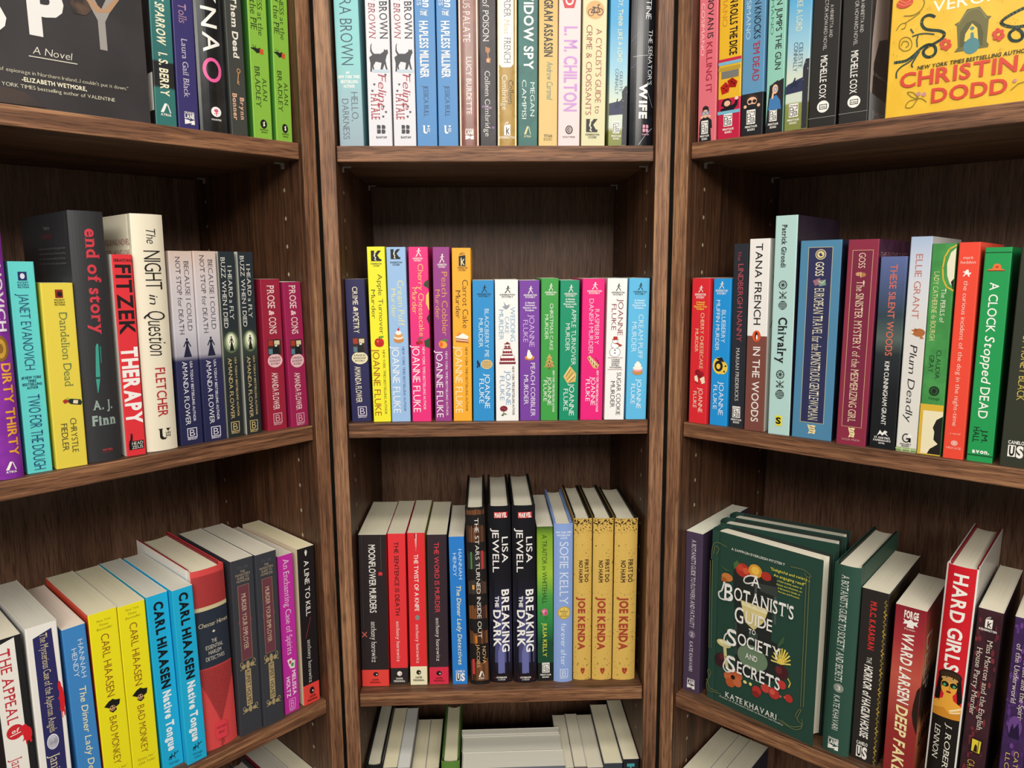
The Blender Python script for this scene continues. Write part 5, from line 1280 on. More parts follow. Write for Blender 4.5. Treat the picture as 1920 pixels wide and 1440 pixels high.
dict(k='p', w=0.04227, h=0.2127, d=0.139, loc=(0.33746, -0.10978, 1.20811), rot=-0.75035, lean=-0.00361, col='#4e86aa', label='wide blue paperback with a framed navy title panel', grp='books on the right middle shelf', R='m:#1c2030,#27304a,40',
  items=[('S','R','pa','#2c2f56',.0354,.915,.22,.78),
 ('S','F','or','#a8a890',.03,.0325,.9181,.2,.8),
 ('S','I','or','globeseal',.0441,.0947,.38,.64),
 ('S','V','au','GOSS','m','#ece4c4',.1064,.1748,.4,.6),
 ('S','I','il','envelopes',.1847,.2279,.34,.68),
 ('S','V','ti','EUROPEAN TRAVEL for the MONSTROUS GENTLEWOMAN','s','#ece4c4',.2358,.9025,.4,.64),
 ('S','I','pm','saga',.9275,.9756,.38,.62)]),
dict(k='p', w=0.02925, h=0.21217, d=0.139, loc=(0.3654, -0.14123, 1.20806), rot=-0.75035, lean=0.00178, col='#8c2b44', label='maroon paperback with a framed title panel, beside the wide blue one', grp='books on the right middle shelf', R='m:#3a1a30,#4a2440,40',
  items=[('S','R','pa','#7a2440',.0522,.9059,.18,.82),
 ('S','F','or','#c49a7a',.03,.0494,.9089,.16,.84),
 ('S','V','au','GOSS','n','#ecd8b8',.0635,.1348,.38,.6),
 ('S','I','il','moth',.1508,.182,.3,.66),
 ('S','V','ti','The SINISTER MYSTERY of the MESMERIZING GIRL','s','#ecdcb8',.1933,.8838,.36,.62),
 ('S','I','pm','saga',.911,.9624,.38,.64),
 ('S','H','pm','SAGA PRESS','n','#d8b0a0',.9675,.9766,.2,.8),
 ('F','H','bl','THIS IS LOVELY ART','n','#a8788a',.06,.085,.05,.8)]),
dict(k='p', w=0.02397, h=0.19468, d=0.106, loc=(0.38907, -0.15881, 1.20808), rot=-0.75035, lean=-0.00426, col='g:0#5f6ea0,.15#4c5a80,.3#34444e,.42#55645f,.5#2a3034,.7#1b1d20,1#191b1e', label='misty blue to black paperback with coral lettering', grp='books on the right middle shelf', ro=0.3,
  items=[('S','V','ti','THESE SILENT WOODS','m','#d8705e',.04,.506,.4,.66),
 ('S','V','au','KIMI CUNNINGHAM GRANT','m','#eceae4',.5363,.8715,.42,.6),
 ('S','I','pm','stmartin',.8994,.9748,.16,.84)]),
dict(k='p', w=0.01885, h=0.21333, d=0.139, loc=(0.40656, -0.17304, 1.20805), rot=-0.75035, lean=-0.00122, col='g:0#a9bcd8,.1#c4cede,.22#d4d8de,.5#dcd9d4,1#e2dfd6', label='sky and cloud paperback with a small tan dog on its spine', grp='books on the right middle shelf', R='#b8b6b8', ro=0.3,
  items=[('S','V','au','ELLIE GRANT','n','#c06a62',.0784,.372,.3,.62),
 ('S','I','il','terrier',.407,.4624,.26,.98),
 ('S','V','ti','Plum Deadly','ni','#201e22',.4921,.8582,.34,.68),
 ('S','I','pm','gallery',.9111,.9759,.2,.74),
 ('S','R','or','#7c9a58',.9798,1,0,1),
 ('S','L','or','#c8d4a8',[(0,.3),(1,.3)],.05,.9798,1,0,1),
 ('S','L','or','#c8d4a8',[(.3,0),(.3,1)],.05,.9798,1,0,1),
 ('S','L','or','#c8d4a8',[(.7,0),(.7,1)],.05,.9798,1,0,1)]),
dict(k='p', w=0.02012, h=0.20622, d=0.139, loc=(0.42105, -0.18736, 1.20807), rot=-0.75035, lean=-0.00357, col='m:#3d8a45,#4a9a50,50', label='green patterned paperback with a gold frame and black silhouette', grp='books on the right middle shelf',
  items=[('S','L','or','#d8b23a',[(1,0),(.5,.08),(.2,.25),(.1,.5),(.2,.75),(.5,.92),(1,1)],.12,.0095,.2149,.44,1),
 ('S','P','il','#e8e2c8',[(1,0),(.5,.12),(.2,.4),(.3,.7),(.6,.9),(1,1)],.0213,.2011,.58,1),
 ('S','P','il','#1c1a18',[(1,0),(.6,.3),(1,1)],.1598,.2149,.7,1),
 ('S','V','ti','The PERILS of','s','#eef0d8',.2057,.3633,.52,.72),
 ('S','V','ti','LADY CATHERINE de BOURGH','s','#e6e2a0',.1277,.4496,.16,.38),
 ('S','V','au','CLAUDIA','n','#1d3322',.4929,.6278,.52,.72),
 ('S','V','au','GRAY','n','#1d3322',.5184,.5992,.22,.44),
 ('S','I','pm','vintage','#1d2a1e',.6642,.7103,.32,.76),
 ('S','H','pm','Vintage','s','#1d2a1e',.716,.7295,.3,.8),
 ('S','R','or','#d9b23a',.7527,.7836,0,1),
 ('S','R','or','#d9b23a',.7527,1,0,.14),
 ('S','R','il','#ece2bc',.7836,.9987,.14,1),
 ('S','P','il','#1c1a18',[(1,0),(.6,.1),(.4,.3),(.52,.4),(.5,.6),(.8,.7),(.3,.84),(.1,1),(1,1)],.8059,.9987,.34,1),
 ('S','R','or','#d9b23a',.9928,1,0,1)]),
dict(k='p', w=0.0173, h=0.20673, d=0.139, loc=(0.43625, -0.20168, 1.20807), rot=-0.75035, lean=-0.00413, col='#ec4a36', label='orange red paperback with a small white dog on its spine', grp='books on the right middle shelf',
  items=[('S','H','au','mark','m','#f2c8b8',.0616,.075,.24,.72),
 ('S','H','au','haddon','m','#f2c8b8',.0821,.0954,.14,.84),
 ('S','I','il','dog',.1195,.1545,.26,.68),
 ('S','V','ti','the curious incident of the dog in the night-time','n','#f4d8c8',.1724,.8441,.36,.58),
 ('S','H','bl','a novel','n','#f4c8b8',.8747,.8843,.28,.78),
 ('S','I','pm','vintage','#f4c0b0',.913,.938,.36,.7),
 ('S','H','pm','VINTAGE','n','#f4c8b8',.9437,.9543,.14,.88)]),
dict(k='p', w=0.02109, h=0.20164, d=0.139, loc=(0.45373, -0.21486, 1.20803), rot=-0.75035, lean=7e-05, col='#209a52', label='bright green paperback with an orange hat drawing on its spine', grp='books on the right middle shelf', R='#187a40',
  items=[('S','R','or','#12502c',.021,.0254,0,1),
 ('S','I','il','hat',.0729,.1079,.12,.8),
 ('S','V','ti','A CLOCK','m','#f2f4ec',.1584,.3868,.3,.64),
 ('S','V','ti','Stopped','mi','#f2f4ec',.4034,.6275,.3,.66),
 ('S','V','ti','DEAD','m','#f2f4ec',.6436,.791,.3,.66),
 ('S','V','au','J.M.','m','#12301c',.8437,.9064,.52,.74),
 ('S','V','au','HALL','m','#12301c',.8341,.9064,.18,.42),
 ('S','H','pm','avon.','x','#f2f4ec',.9394,.9588,.2,.86),
 ('S','R','or','#12502c',.9665,.9714,0,1)]),
dict(k='p', w=0.02695, h=0.20109, d=0.139, loc=(0.474, -0.23695, 1.20811), rot=-0.75035, lean=0.00596, col='#32352a', label='dark olive paperback with gold lettering, cut off at the right edge', grp='books on the right middle shelf', R='#2a2d22',
  items=[('S','V','ti','THE LOST GIRLS','n','#d2bc5a',.0677,.3677,.3,.52),
 ('S','V','ti','OF HONEY BLACK','n','#d2bc5a',.3875,.6878,.3,.52),
 ('S','V','au','C. GREENWOOD','n','#d2bc5a',.4757,.8066,.7,.88),
 ('S','I','pm','camelo',.8768,.9523,.2,.66)]),
dict(k='p', w=0.02432, h=0.20644, d=0.137, loc=(-0.46351, -0.22515, 0.85198), rot=0.78454, lean=-0.00477, col='#1f2022', label='black and white paperback with red lettering, lower left corner of the photo', grp='books on the lower left shelf', pg='#c9c3b0',
  items=[('S','P','pa','#f0ece4',[(0,.03),(1,0),(1,1),(0,1)],.007,.8648,.04,.78),
 ('S','V','ti','THE APPEAL','ms','#c22c3a',.0487,.4128,.24,.6),
 ('S','I','il','redseal',.4205,.492,.16,.74),
 ('S','I','il','blot',.434,.5387,.6,1),
 ('S','V','au','Janice Hallett','s','#c22c3a',.5796,.8648,.2,.56)]),
dict(k='p', w=0.02664, h=0.20892, d=0.139, loc=(-0.44413, -0.20581, 0.85198), rot=0.78454, lean=0.00437, col='#f0ece6', label='white paperback with a navy panel and red ink blot', grp='books on the lower left shelf', pg='#bdb9ad',
  items=[('S','P','pa','#2c2a60',[(0,.03),(.92,0),(1,.3),(.96,1),(.04,1),(.02,.5)],.0285,.945,.2,.86),
 ('S','V','ti','The Mysterious Case of the Alperton Angels','s','#e2d2a0',.0436,.5334,.42,.66),
 ('S','I','il','print',.5432,.6201,.3,.68),
 ('S','V','au','Janice Hallett','s','#e6d8ae',.6438,.945,.34,.66),
 ('S','I','il','blot',.2925,.4864,.78,1)]),
dict(k='p', w=0.02091, h=0.19653, d=0.135, loc=(-0.42297, -0.18469, 0.85204), rot=0.78454, lean=-0.01077, col='#3f86c8', label='blue paperback with cream script, beside a yellow one on the lower left shelf', grp='books on the lower left shelf', pg='#cfc3b6',
  items=[('S','V','au','HANNAH','n','#d8e4ee',.0751,.2816,.6,.82),
 ('S','V','au','HENDY','n','#d8e4ee',.1136,.2689,.3,.52),
 ('S','V','ti','The Dinner Lady Detectives','mi','#ece4b8',.3271,.985,.44,.72)]),
dict(k='p', w=0.02679, h=0.20316, d=0.137, loc=(-0.40488, -0.16663, 0.85198), rot=0.78454, lean=-0.00447, col='#f0e41c', label='yellow paperback with a black hat drawing, left one of the pair', grp='books on the lower left shelf', L='#d8482c', pg='#c4bda2',
  items=[('S','H','bl','New York','i','#8a7c22',.0392,.0515,.26,.76),
 ('S','H','bl','Times','i','#8a7c22',.0617,.074,.34,.66),
 ('S','H','bl','Bestseller','i','#8a7c22',.0822,.0945,.24,.8),
 ('S','V','au','CARL HIAASEN','n','#8c4a18',.1192,.4571,.36,.64),
 ('S','I','il','hatman',.474,.5484,.22,.8),
 ('S','V','ti','BAD MONKEY','n','#8c5a18',.5676,.8311,.36,.62),
 ('S','H','bl','"Great fun."','i','#8a7c22',.853,.8661,.18,.84),
 ('S','H','bl','-USA Today','i','#8a7c22',.877,.8902,.18,.84)]),
dict(k='p', w=0.02675, h=0.20166, d=0.137, loc=(-0.38565, -0.14743, 0.85196), rot=0.78454, lean=-0.00307, col='#f0e41c', label='yellow paperback with a black hat drawing, right one of the pair', grp='books on the lower left shelf', pg='#c4bda2',
  items=[('S','H','bl','New York','i','#8a7c22',.021,.0336,.26,.76),
 ('S','H','bl','Times','i','#8a7c22',.0442,.0568,.34,.66),
 ('S','H','bl','Bestseller','i','#8a7c22',.0653,.078,.24,.8),
 ('S','V','au','CARL HIAASEN','n','#8c4a18',.1034,.4516,.36,.64),
 ('S','I','il','hatman',.469,.5457,.22,.8),
 ('S','V','ti','BAD MONKEY','n','#8c5a18',.5655,.8368,.36,.62),
 ('S','H','bl','"Great fun."','i','#8a7c22',.8594,.8729,.18,.84),
 ('S','H','bl','-USA Today','i','#8a7c22',.8842,.8977,.18,.84)]),
dict(k='p', w=0.02235, h=0.20274, d=0.137, loc=(-0.36612, -0.12793, 0.85206), rot=0.78454, lean=-0.01183, col='#1fb0de', label='cyan paperback with heavy black and white lettering, left one of the pair', grp='books on the lower left shelf', pg='#b9b6ab',
  items=[('S','V','au','CARL HIAASEN','x','#10181c',.0413,.5311,.32,.72),
 ('S','V','ti','Native Tongue','x','#f0f6f8',.549,.8974,.34,.7),
 ('S','I','pm','gecko',.9113,.9553,.3,.8),
 ('S','H','pm','Vintage','s','#10181c',.9646,.9785,.28,.78),
 ('S','H','pm','Crime','s','#10181c',.9855,.985,.34,.7)]),
dict(k='p', w=0.02197, h=0.20495, d=0.137, loc=(-0.34371, -0.11844, 0.85202), rot=0.78454, lean=-0.00883, col='#1fb0de', label='cyan paperback with heavy black and white lettering, right one beside the striped red hardcover', grp='books on the lower left shelf', pg='#b9b6ab',
  items=[('S','V','au','CARL HIAASEN','x','#10181c',.0252,.5133,.32,.72),
 ('S','V','ti','Native Tongue','x','#f0f6f8',.5312,.8783,.34,.7),
 ('S','I','pm','gecko',.8921,.9359,.3,.8),
 ('S','H','pm','Vintage','s','#10181c',.9452,.959,.28,.78),
 ('S','H','pm','Crime','s','#10181c',.966,.9799,.34,.7)]),
dict(k='h', w=0.03783, h=0.21606, d=0.153, loc=(-0.32442, -0.09288, 0.85213), rot=0.78454, lean=-0.01105, col='#d94a4a', label='thick red striped hardcover with a navy title band', grp='books on the lower left shelf', L='#ece8e2', ro=0.5, pg='#cdc6ae', bd='#8a2430',
  items=[('S','R','pa','#d2c49a',.1998,.2231,0,1),
 ('S','R','pa','#28303e',.221,.5354,0,1),
 ('S','H','au','Chester Himes','i','#e0d6b6',.2871,.3106,.1,.98),
 ('S','P','or','#e0d6b6',[(0,.5),(.5,0),(1,.5),(.5,1)],.3363,.3514,.46,.56),
 ('S','H','ti','THE','n','#ddd6c2',.3836,.4052,.42,.58),
 ('S','H','ti','ESSENTIAL','n','#ddd6c2',.4138,.4355,.24,.76),
 ('S','H','ti','HARLEM','n','#ddd6c2',.4441,.4658,.31,.69),
 ('S','H','ti','DETECTIVES','n','#ddd6c2',.4767,.4984,.22,.78),
 ('S','L','pt','#3a1c22',[(.5,0),(.5,1)],.45,.0313,.1976,.025,.045),
 ('S','L','pt','#3a1c22',[(.5,0),(.5,1)],.45,.0313,.1976,.056,.076),
 ('S','L','pt','#3a1c22',[(.5,0),(.5,1)],.45,.0313,.1976,.087,.107),
 ('S','L','pt','#3a1c22',[(.5,0),(.5,1)],.45,.0313,.1976,.118,.138),
 ('S','L','pt','#3a1c22',[(.5,0),(.5,1)],.45,.0313,.1976,.149,.169),
 ('S','L','pt','#3a1c22',[(.5,0),(.5,1)],.45,.0313,.1976,.18,.2),
 ('S','L','pt','#3a1c22',[(.5,0),(.5,1)],.45,.0313,.1976,.211,.231),
 ('S','L','pt','#3a1c22',[(.5,0),(.5,1)],.45,.0313,.1976,.242,.262),
 ('S','L','pt','#3a1c22',[(.5,0),(.5,1)],.45,.0313,.1976,.273,.293),
 ('S','L','pt','#3a1c22',[(.5,0),(.5,1)],.45,.0313,.1976,.304,.324),
 ('S','L','pt','#3a1c22',[(.5,0),(.5,1)],.45,.0313,.1976,.335,.355),
 ('S','L','pt','#3a1c22',[(.5,0),(.5,1)],.45,.0313,.1976,.366,.386),
 ('S','L','pt','#3a1c22',[(.5,0),(.5,1)],.45,.0313,.1976,.397,.417),
 ('S','L','pt','#3a1c22',[(.5,0),(.5,1)],.45,.0313,.1976,.428,.448),
 ('S','L','pt','#3a1c22',[(.5,0),(.5,1)],.45,.0313,.1976,.459,.479),
 ('S','L','pt','#3a1c22',[(.5,0),(.5,1)],.45,.0313,.1976,.49,.51),
 ('S','L','pt','#3a1c22',[(.5,0),(.5,1)],.45,.0313,.1976,.521,.541),
 ('S','L','pt','#3a1c22',[(.5,0),(.5,1)],.45,.0313,.1976,.552,.572),
 ('S','L','pt','#3a1c22',[(.5,0),(.5,1)],.45,.0313,.1976,.583,.603),
 ('S','L','pt','#3a1c22',[(.5,0),(.5,1)],.45,.0313,.1976,.614,.634),
 ('S','L','pt','#3a1c22',[(.5,0),(.5,1)],.45,.0313,.1976,.645,.665),
 ('S','L','pt','#3a1c22',[(.5,0),(.5,1)],.45,.0313,.1976,.676,.696),
 ('S','L','pt','#3a1c22',[(.5,0),(.5,1)],.45,.0313,.1976,.707,.727),
 ('S','L','pt','#3a1c22',[(.5,0),(.5,1)],.45,.0313,.1976,.738,.758),
 ('S','L','pt','#3a1c22',[(.5,0),(.5,1)],.45,.0313,.1976,.769,.789),
 ('S','L','pt','#3a1c22',[(.5,0),(.5,1)],.45,.0313,.1976,.8,.82),
 ('S','L','pt','#3a1c22',[(.5,0),(.5,1)],.45,.0313,.1976,.831,.851),
 ('S','L','pt','#3a1c22',[(.5,0),(.5,1)],.45,.0313,.1976,.862,.882),
 ('S','L','pt','#3a1c22',[(.5,0),(.5,1)],.45,.0313,.1976,.893,.913),
 ('S','L','pt','#3a1c22',[(.5,0),(.5,1)],.45,.0313,.1976,.924,.944),
 ('S','L','pt','#3a1c22',[(.5,0),(.5,1)],.45,.0313,.1976,.955,.975),
 ('S','L','or','#3a1c22',[(.5,0),(.5,1)],.45,.5376,.6187,.025,.045),
 ('S','L','or','#3a1c22',[(.5,0),(.5,1)],.45,.5376,.6341,.056,.076),
 ('S','L','or','#3a1c22',[(.5,0),(.5,1)],.45,.5376,.6506,.087,.107),
 ('S','L','or','#3a1c22',[(.5,0),(.5,1)],.45,.5376,.666,.118,.138),
 ('S','L','or','#3a1c22',[(.5,0),(.5,1)],.45,.5376,.6815,.149,.169),
 ('S','L','or','#3a1c22',[(.5,0),(.5,1)],.45,.5376,.6981,.18,.2),
 ('S','L','or','#3a1c22',[(.5,0),(.5,1)],.45,.5376,.7136,.211,.231),
 ('S','L','or','#3a1c22',[(.5,0),(.5,1)],.45,.5376,.7302,.242,.262),
 ('S','L','or','#3a1c22',[(.5,0),(.5,1)],.45,.5376,.7457,.273,.293),
 ('S','L','or','#3a1c22',[(.5,0),(.5,1)],.45,.5376,.7613,.304,.324),
 ('S','L','or','#3a1c22',[(.5,0),(.5,1)],.45,.5376,.778,.335,.355),
 ('S','L','or','#3a1c22',[(.5,0),(.5,1)],.45,.5376,.7936,.366,.386),
 ('S','L','or','#3a1c22',[(.5,0),(.5,1)],.45,.5376,.8092,.397,.417),
 ('S','L','or','#3a1c22',[(.5,0),(.5,1)],.45,.5376,.826,.428,.448),
 ('S','L','or','#3a1c22',[(.5,0),(.5,1)],.45,.5376,.8416,.459,.479),
 ('S','L','or','#3a1c22',[(.5,0),(.5,1)],.45,.5376,.8584,.49,.51),
 ('S','L','or','#3a1c22',[(.5,0),(.5,1)],.45,.5376,.8416,.521,.541),
 ('S','L','or','#3a1c22',[(.5,0),(.5,1)],.45,.5376,.826,.552,.572),
 ('S','L','or','#3a1c22',[(.5,0),(.5,1)],.45,.5376,.8092,.583,.603),
 ('S','L','or','#3a1c22',[(.5,0),(.5,1)],.45,.5376,.7936,.614,.634),
 ('S','L','or','#3a1c22',[(.5,0),(.5,1)],.45,.5376,.778,.645,.665),
 ('S','L','or','#3a1c22',[(.5,0),(.5,1)],.45,.5376,.7613,.676,.696),
 ('S','L','or','#3a1c22',[(.5,0),(.5,1)],.45,.5376,.7457,.707,.727),
 ('S','L','or','#3a1c22',[(.5,0),(.5,1)],.45,.5376,.7302,.738,.758),
 ('S','L','or','#3a1c22',[(.5,0),(.5,1)],.45,.5376,.7136,.769,.789),
 ('S','L','or','#3a1c22',[(.5,0),(.5,1)],.45,.5376,.6981,.8,.82),
 ('S','L','or','#3a1c22',[(.5,0),(.5,1)],.45,.5376,.6815,.831,.851),
 ('S','L','or','#3a1c22',[(.5,0),(.5,1)],.45,.5376,.666,.862,.882),
 ('S','L','or','#3a1c22',[(.5,0),(.5,1)],.45,.5376,.6506,.893,.913),
 ('S','L','or','#3a1c22',[(.5,0),(.5,1)],.45,.5376,.6341,.924,.944),
 ('S','L','or','#3a1c22',[(.5,0),(.5,1)],.45,.5376,.6187,.955,.975),
 ('S','P','pm','#e0404c',[(0,.15),(.1,.05),(.3,.05),(.3,0),(.7,0),(.7,.05),(.9,.05),(1,.15),(1,.85),(.9,.98),(.1,.98),(0,.85)],.8495,.9507,.3,.66),
 ('S','H','pm',"EVERYMAN'S",'m','#5a1420',.8764,.8899,.34,.63),
 ('S','H','pm','LIBRARY','m','#5a1420',.9056,.9191,.38,.58),
 ('S','L','or','#3a1c22',[(.5,0),(.5,1)],.45,.9507,.9914,.44,.46),
 ('S','L','or','#3a1c22',[(.5,0),(.5,1)],.45,.9507,1,.475,.495),
 ('S','L','or','#3a1c22',[(.5,0),(.5,1)],.45,.9507,.9778,.51,.53)]),
dict(k='p', w=0.02754, h=0.21574, d=0.137, loc=(-0.29897, -0.06919, 0.85203), rot=0.78454, lean=0.00786, col='#3a3c42', label='charcoal paperback with a burgundy panel, left one of the pair', grp='books on the lower left shelf', pg='#bfb9aa',
  items=[('S','H','bl','VOL. ONE','n','#5c5f66',.0386,.0537,.26,.74),
 ('S','H','bl','THE','m','#a89880',.0623,.0752,.4,.6),
 ('S','H','bl','McMASTERS','m','#a89880',.0795,.0924,.18,.82),
 ('S','H','bl','GUIDE TO','m','#a89880',.0968,.1097,.24,.76),
 ('S','H','bl','HOMICIDE','m','#a89880',.114,.127,.22,.78),
 ('S','P','pa','#6b3b46',[(0,0),(1,0),(1,.44),(1.14,.48),(1,.52),(1,1),(0,1),(0,.52),(-.14,.48),(0,.44)],.1443,.569,.24,.74),
 ('S','F','or','#a08668',.03,.1443,.569,.24,.74),
 ('S','V','ti','MURDER YOUR EMPLOYER','n','#d8c4a4',.1942,.5076,.38,.58),
 ('S','I','or','flourish',.5712,.6317,.16,.84),
 ('S','R','pa','#b5a078',.625,.8377,.34,.62),
 ('S','F','or','#6a5a40',.05,.625,.8377,.34,.62),
 ('S','V','au','RUPERT HOLMES','m','#2a241c',.634,.8285,.39,.57),
 ('S','I','or','flourish',.8331,.8811,.16,.84)]),
dict(k='p', w=0.0265, h=0.2162, d=0.137, loc=(-0.27676, -0.05264, 0.85203), rot=0.78454, lean=0.00824, col='#3a3c42', label='charcoal paperback with a burgundy panel, right one of the pair', grp='books on the lower left shelf', pg='#bfb9aa',
  items=[('S','H','bl','VOL. ONE','n','#5c5f66',.0354,.0507,.26,.74),
 ('S','H','bl','THE','m','#a89880',.0594,.0726,.4,.6),
 ('S','H','bl','McMASTERS','m','#a89880',.0769,.0901,.18,.82),
 ('S','H','bl','GUIDE TO','m','#a89880',.0945,.1076,.24,.76),
 ('S','H','bl','HOMICIDE','m','#a89880',.112,.1252,.22,.78),
 ('S','P','pa','#6b3b46',[(0,0),(1,0),(1,.44),(1.14,.48),(1,.52),(1,1),(0,1),(0,.52),(-.14,.48),(0,.44)],.1428,.5743,.24,.74),
 ('S','F','or','#a08668',.03,.1428,.5743,.24,.74),
 ('S','V','ti','MURDER YOUR EMPLOYER','n','#d8c4a4',.1935,.512,.38,.58),
 ('S','I','or','flourish',.5765,.638,.16,.84),
 ('S','R','pa','#b5a078',.6312,.8472,.34,.62),
 ('S','F','or','#6a5a40',.05,.6312,.8472,.34,.62),
 ('S','V','au','RUPERT HOLMES','m','#2a241c',.6403,.838,.39,.57),
 ('S','I','or','flourish',.8426,.8913,.16,.84)]),
dict(k='p', w=0.01982, h=0.20408, d=0.137, loc=(-0.26086, -0.02997, 0.852), rot=0.78454, lean=0.00752, col='#c430a4', label='magenta paperback with white lettering on the lower left shelf', grp='books on the lower left shelf', pg='#bdb6a8',
  items=[('S','V','ti','An Enchanting Case of Spirits','s','#f2dcec',.0249,.6271,.34,.72),
 ('S','I','il','cards',.6519,.7266,.24,.84),
 ('S','V','au','MELISSA','b','#f6e2f0',.7365,.8946,.58,.82),
 ('S','V','au','HOLTZ','b','#f6e2f0',.7665,.8972,.18,.42),
 ('S','I','pm','berkley','#e8b4de',.9123,.9883,.3,.72)]),
dict(k='p', w=0.02275, h=0.20575, d=0.137, loc=(-0.241, -0.01137, 0.85203), rot=0.78454, lean=0.00949, col='#1f1b1d', label='black and red paperback, rightmost on the lower left shelf by the bookcase side', grp='books on the lower left shelf', bands=[(0.873, '#1f1b1d'), (1.0, '#e8463e')], L='#e6dcb8', pg='#cfc5a4',
  items=[('S','I','il','penNib',.012,.0529,.38,.6),
 ('S','V','ti','A LINE TO KILL','m','#f0ece6',.0819,.4325,.36,.64),
 ('S','L','il','#c8424a',[(1,0),(0,1)],.05,.4448,.5703,.28,.62),
 ('S','V','au','anthony horowitz','s','#e8e4dc',.5852,.8623,.36,.58),
 ('S','I','pm','eye','#1f1b1d',.8954,.9413,.36,.66),
 ('S','I','pm','harpper','#5a1418',.949,.9848,.22,.86)]),
dict(k='p', w=0.03537, h=0.20863, d=0.137, loc=(-0.16614, 0.02346, 0.85103), rot=0.0, lean=0.01256, col='#292123', label='thick black and red paperback, leftmost on the lower middle shelf', grp='books on the lower middle shelf', bands=[(0.889, '#292123'), (1.0, '#e6443c')], R='#d8242e', pg='#c2bca6',
  items=[('S','V','ti','MOONFLOWER MURDERS','m','#f2efe8',.064,.5062,.36,.6),
 ('S','V','au','anthony horowitz','s','#f2efe8',.566,.8365,.38,.58),
 ('S','L','or','#6a5a58',[(1,0),(1,1)],.02,.0131,.2276,.3,.8),
 ('S','P','il','#d8343c',[(0,.2),(.5,0),(1,.2),(1,1),(0,1)],.2387,.2625,.7,.84),
 ('S','L','or','#6a5a58',[(0,0),(0,1)],.02,.0062,.6231,.12,.3),
 ('S','L','il','#d86a5a',[(0,0),(1,1)],.2,.6346,.6661,.06,.22),
 ('S','L','il','#d86a5a',[(1,0),(0,1)],.2,.6346,.6661,.06,.22),
 ('S','I','pm','eye','#2a1a1a',.9034,.9326,.42,.62),
 ('S','I','pm','harpper','#7a1c1c',.9502,.9795,.3,.7)]),
dict(k='p', w=0.02272, h=0.2082, d=0.137, loc=(-0.1353, 0.02752, 0.85093), rot=0.0, lean=0.01008, col='#e5363c', label='red paperback with a black base on the lower middle shelf', grp='books on the lower middle shelf', bands=[(0.891, '#e5363c'), (1.0, '#2a2527')], pg='#c2bca6',
  items=[('S','V','ti','THE SENTENCE IS DEATH','m','#2a1416',.0533,.5357,.36,.6),
 ('S','V','au','anthony horowitz','s','#f2efe8',.5759,.8471,.38,.58),
 ('S','I','pm','eyew',.913,.9454,.38,.66),
 ('S','I','pm','harpper','#e8e0d8',.9572,.9867,.18,.84)]),
dict(k='p', w=0.02223, h=0.2099, d=0.137, loc=(-0.10933, 0.02417, 0.85089), rot=0.0, lean=0.00692, col='#e32f36', label='red paperback with a knife and a cream base', grp='books on the lower middle shelf', bands=[(0.876, '#e32f36'), (1.0, '#efe8c4')], R='#e6dc6a', pg='#c2bca6',
  items=[('S','V','ti','THE TWIST OF A KNIFE','m','#f4f0e8',.1374,.5064,.36,.6),
 ('S','V','au','anthony horowitz','s','#f2efe8',.5945,.853,.38,.58),
 ('S','I','il','knife',.0055,.1181,.34,.62),
 ('S','O','il','#8a8a86',.5319,.566,.36,.62),
 ('S','I','pm','eye','#2a2420',.8994,.9314,.36,.64),
 ('S','I','pm','harpper','#3a3428',.9431,.9752,.18,.84)]),
dict(k='p', w=0.02536, h=0.20697, d=0.137, loc=(-0.0827, 0.02437, 0.85089), rot=0.0, lean=0.00639, col='#34272f', label='dark plum paperback with red title and a crimson base', grp='books on the lower middle shelf', bands=[(0.883, '#34272f'), (1.0, '#d8304a')], pg='#c2bca6',
  items=[('S','V','ti','THE WORD IS MURDER','m','#d84048',.0501,.5147,.36,.6),
 ('S','V','au','anthony horowitz','s','#f2efe8',.5493,.8404,.38,.58),
 ('S','I','pm','eye','#2a1a1c',.9082,.9407,.36,.64),
 ('S','I','pm','harpper','#6a1420',.9525,.9822,.22,.8)]),
dict(k='p', w=0.01981, h=0.20422, d=0.129, loc=(-0.05469, 0.02297, 0.85089), rot=0.0, lean=-0.00764, col='#2b7fd2', label='blue paperback with cream script, beside the dark bookshelf patterned hardcover', grp='books on the lower middle shelf', pg='#c6bfae',
  items=[('S','V','au','HANNAH','n','#d4e6f4',.0827,.2825,.6,.82),
 ('S','V','au','HENDY','n','#d4e6f4',.1082,.2624,.24,.46),
 ('S','V','ti','The Dinner Lady Detectives','mi','#f0e8bc',.3256,.8651,.42,.7),
 ('S','I','pm','camelo',.9025,.9759,.22,.82)]),
dict(k='h', w=0.02526, h=0.24336, d=0.155, loc=(-0.02797, 0.02035, 0.85102), rot=0.0, lean=-0.01648, col='#1d1a1a', label='tall dark hardcover printed with rows of tiny bookshelves', grp='books on the lower middle shelf', ro=0.4, pg='#c4bfae', bd='#161616',
  items=[('S','R','pt','#5e3c2a',.0121,.0397,.06,.0977),
 ('S','R','pt','#744a2c',.0152,.0397,.1097,.1649),
 ('S','R','pt','#5e3c2a',.0162,.0397,.1769,.2263),
 ('S','R','pt','#8a5630',.0159,.0397,.2383,.2795),
 ('S','R','pt','#5e3c2a',.0137,.0397,.2915,.3378),
 ('S','R','pt','#744a2c',.0124,.0397,.3498,.4017),
 ('S','R','pt','#744a2c',.0151,.0397,.4137,.4712),
 ('S','R','pt','#8a5630',.0099,.0397,.4832,.5361),
 ('S','R','pt','#5e3c2a',.0093,.0397,.5481,.5819),
 ('S','R','pt','#744a2c',.011,.0397,.5939,.6302),
 ('S','R','pt','#744a2c',.0115,.0397,.6422,.6984),
 ('S','R','pt','#744a2c',.0145,.0397,.7104,.7565),
 ('S','R','pt','#744a2c',.0167,.0397,.7685,.804),
 ('S','R','pt','#4a2e26',.0161,.0397,.816,.875),
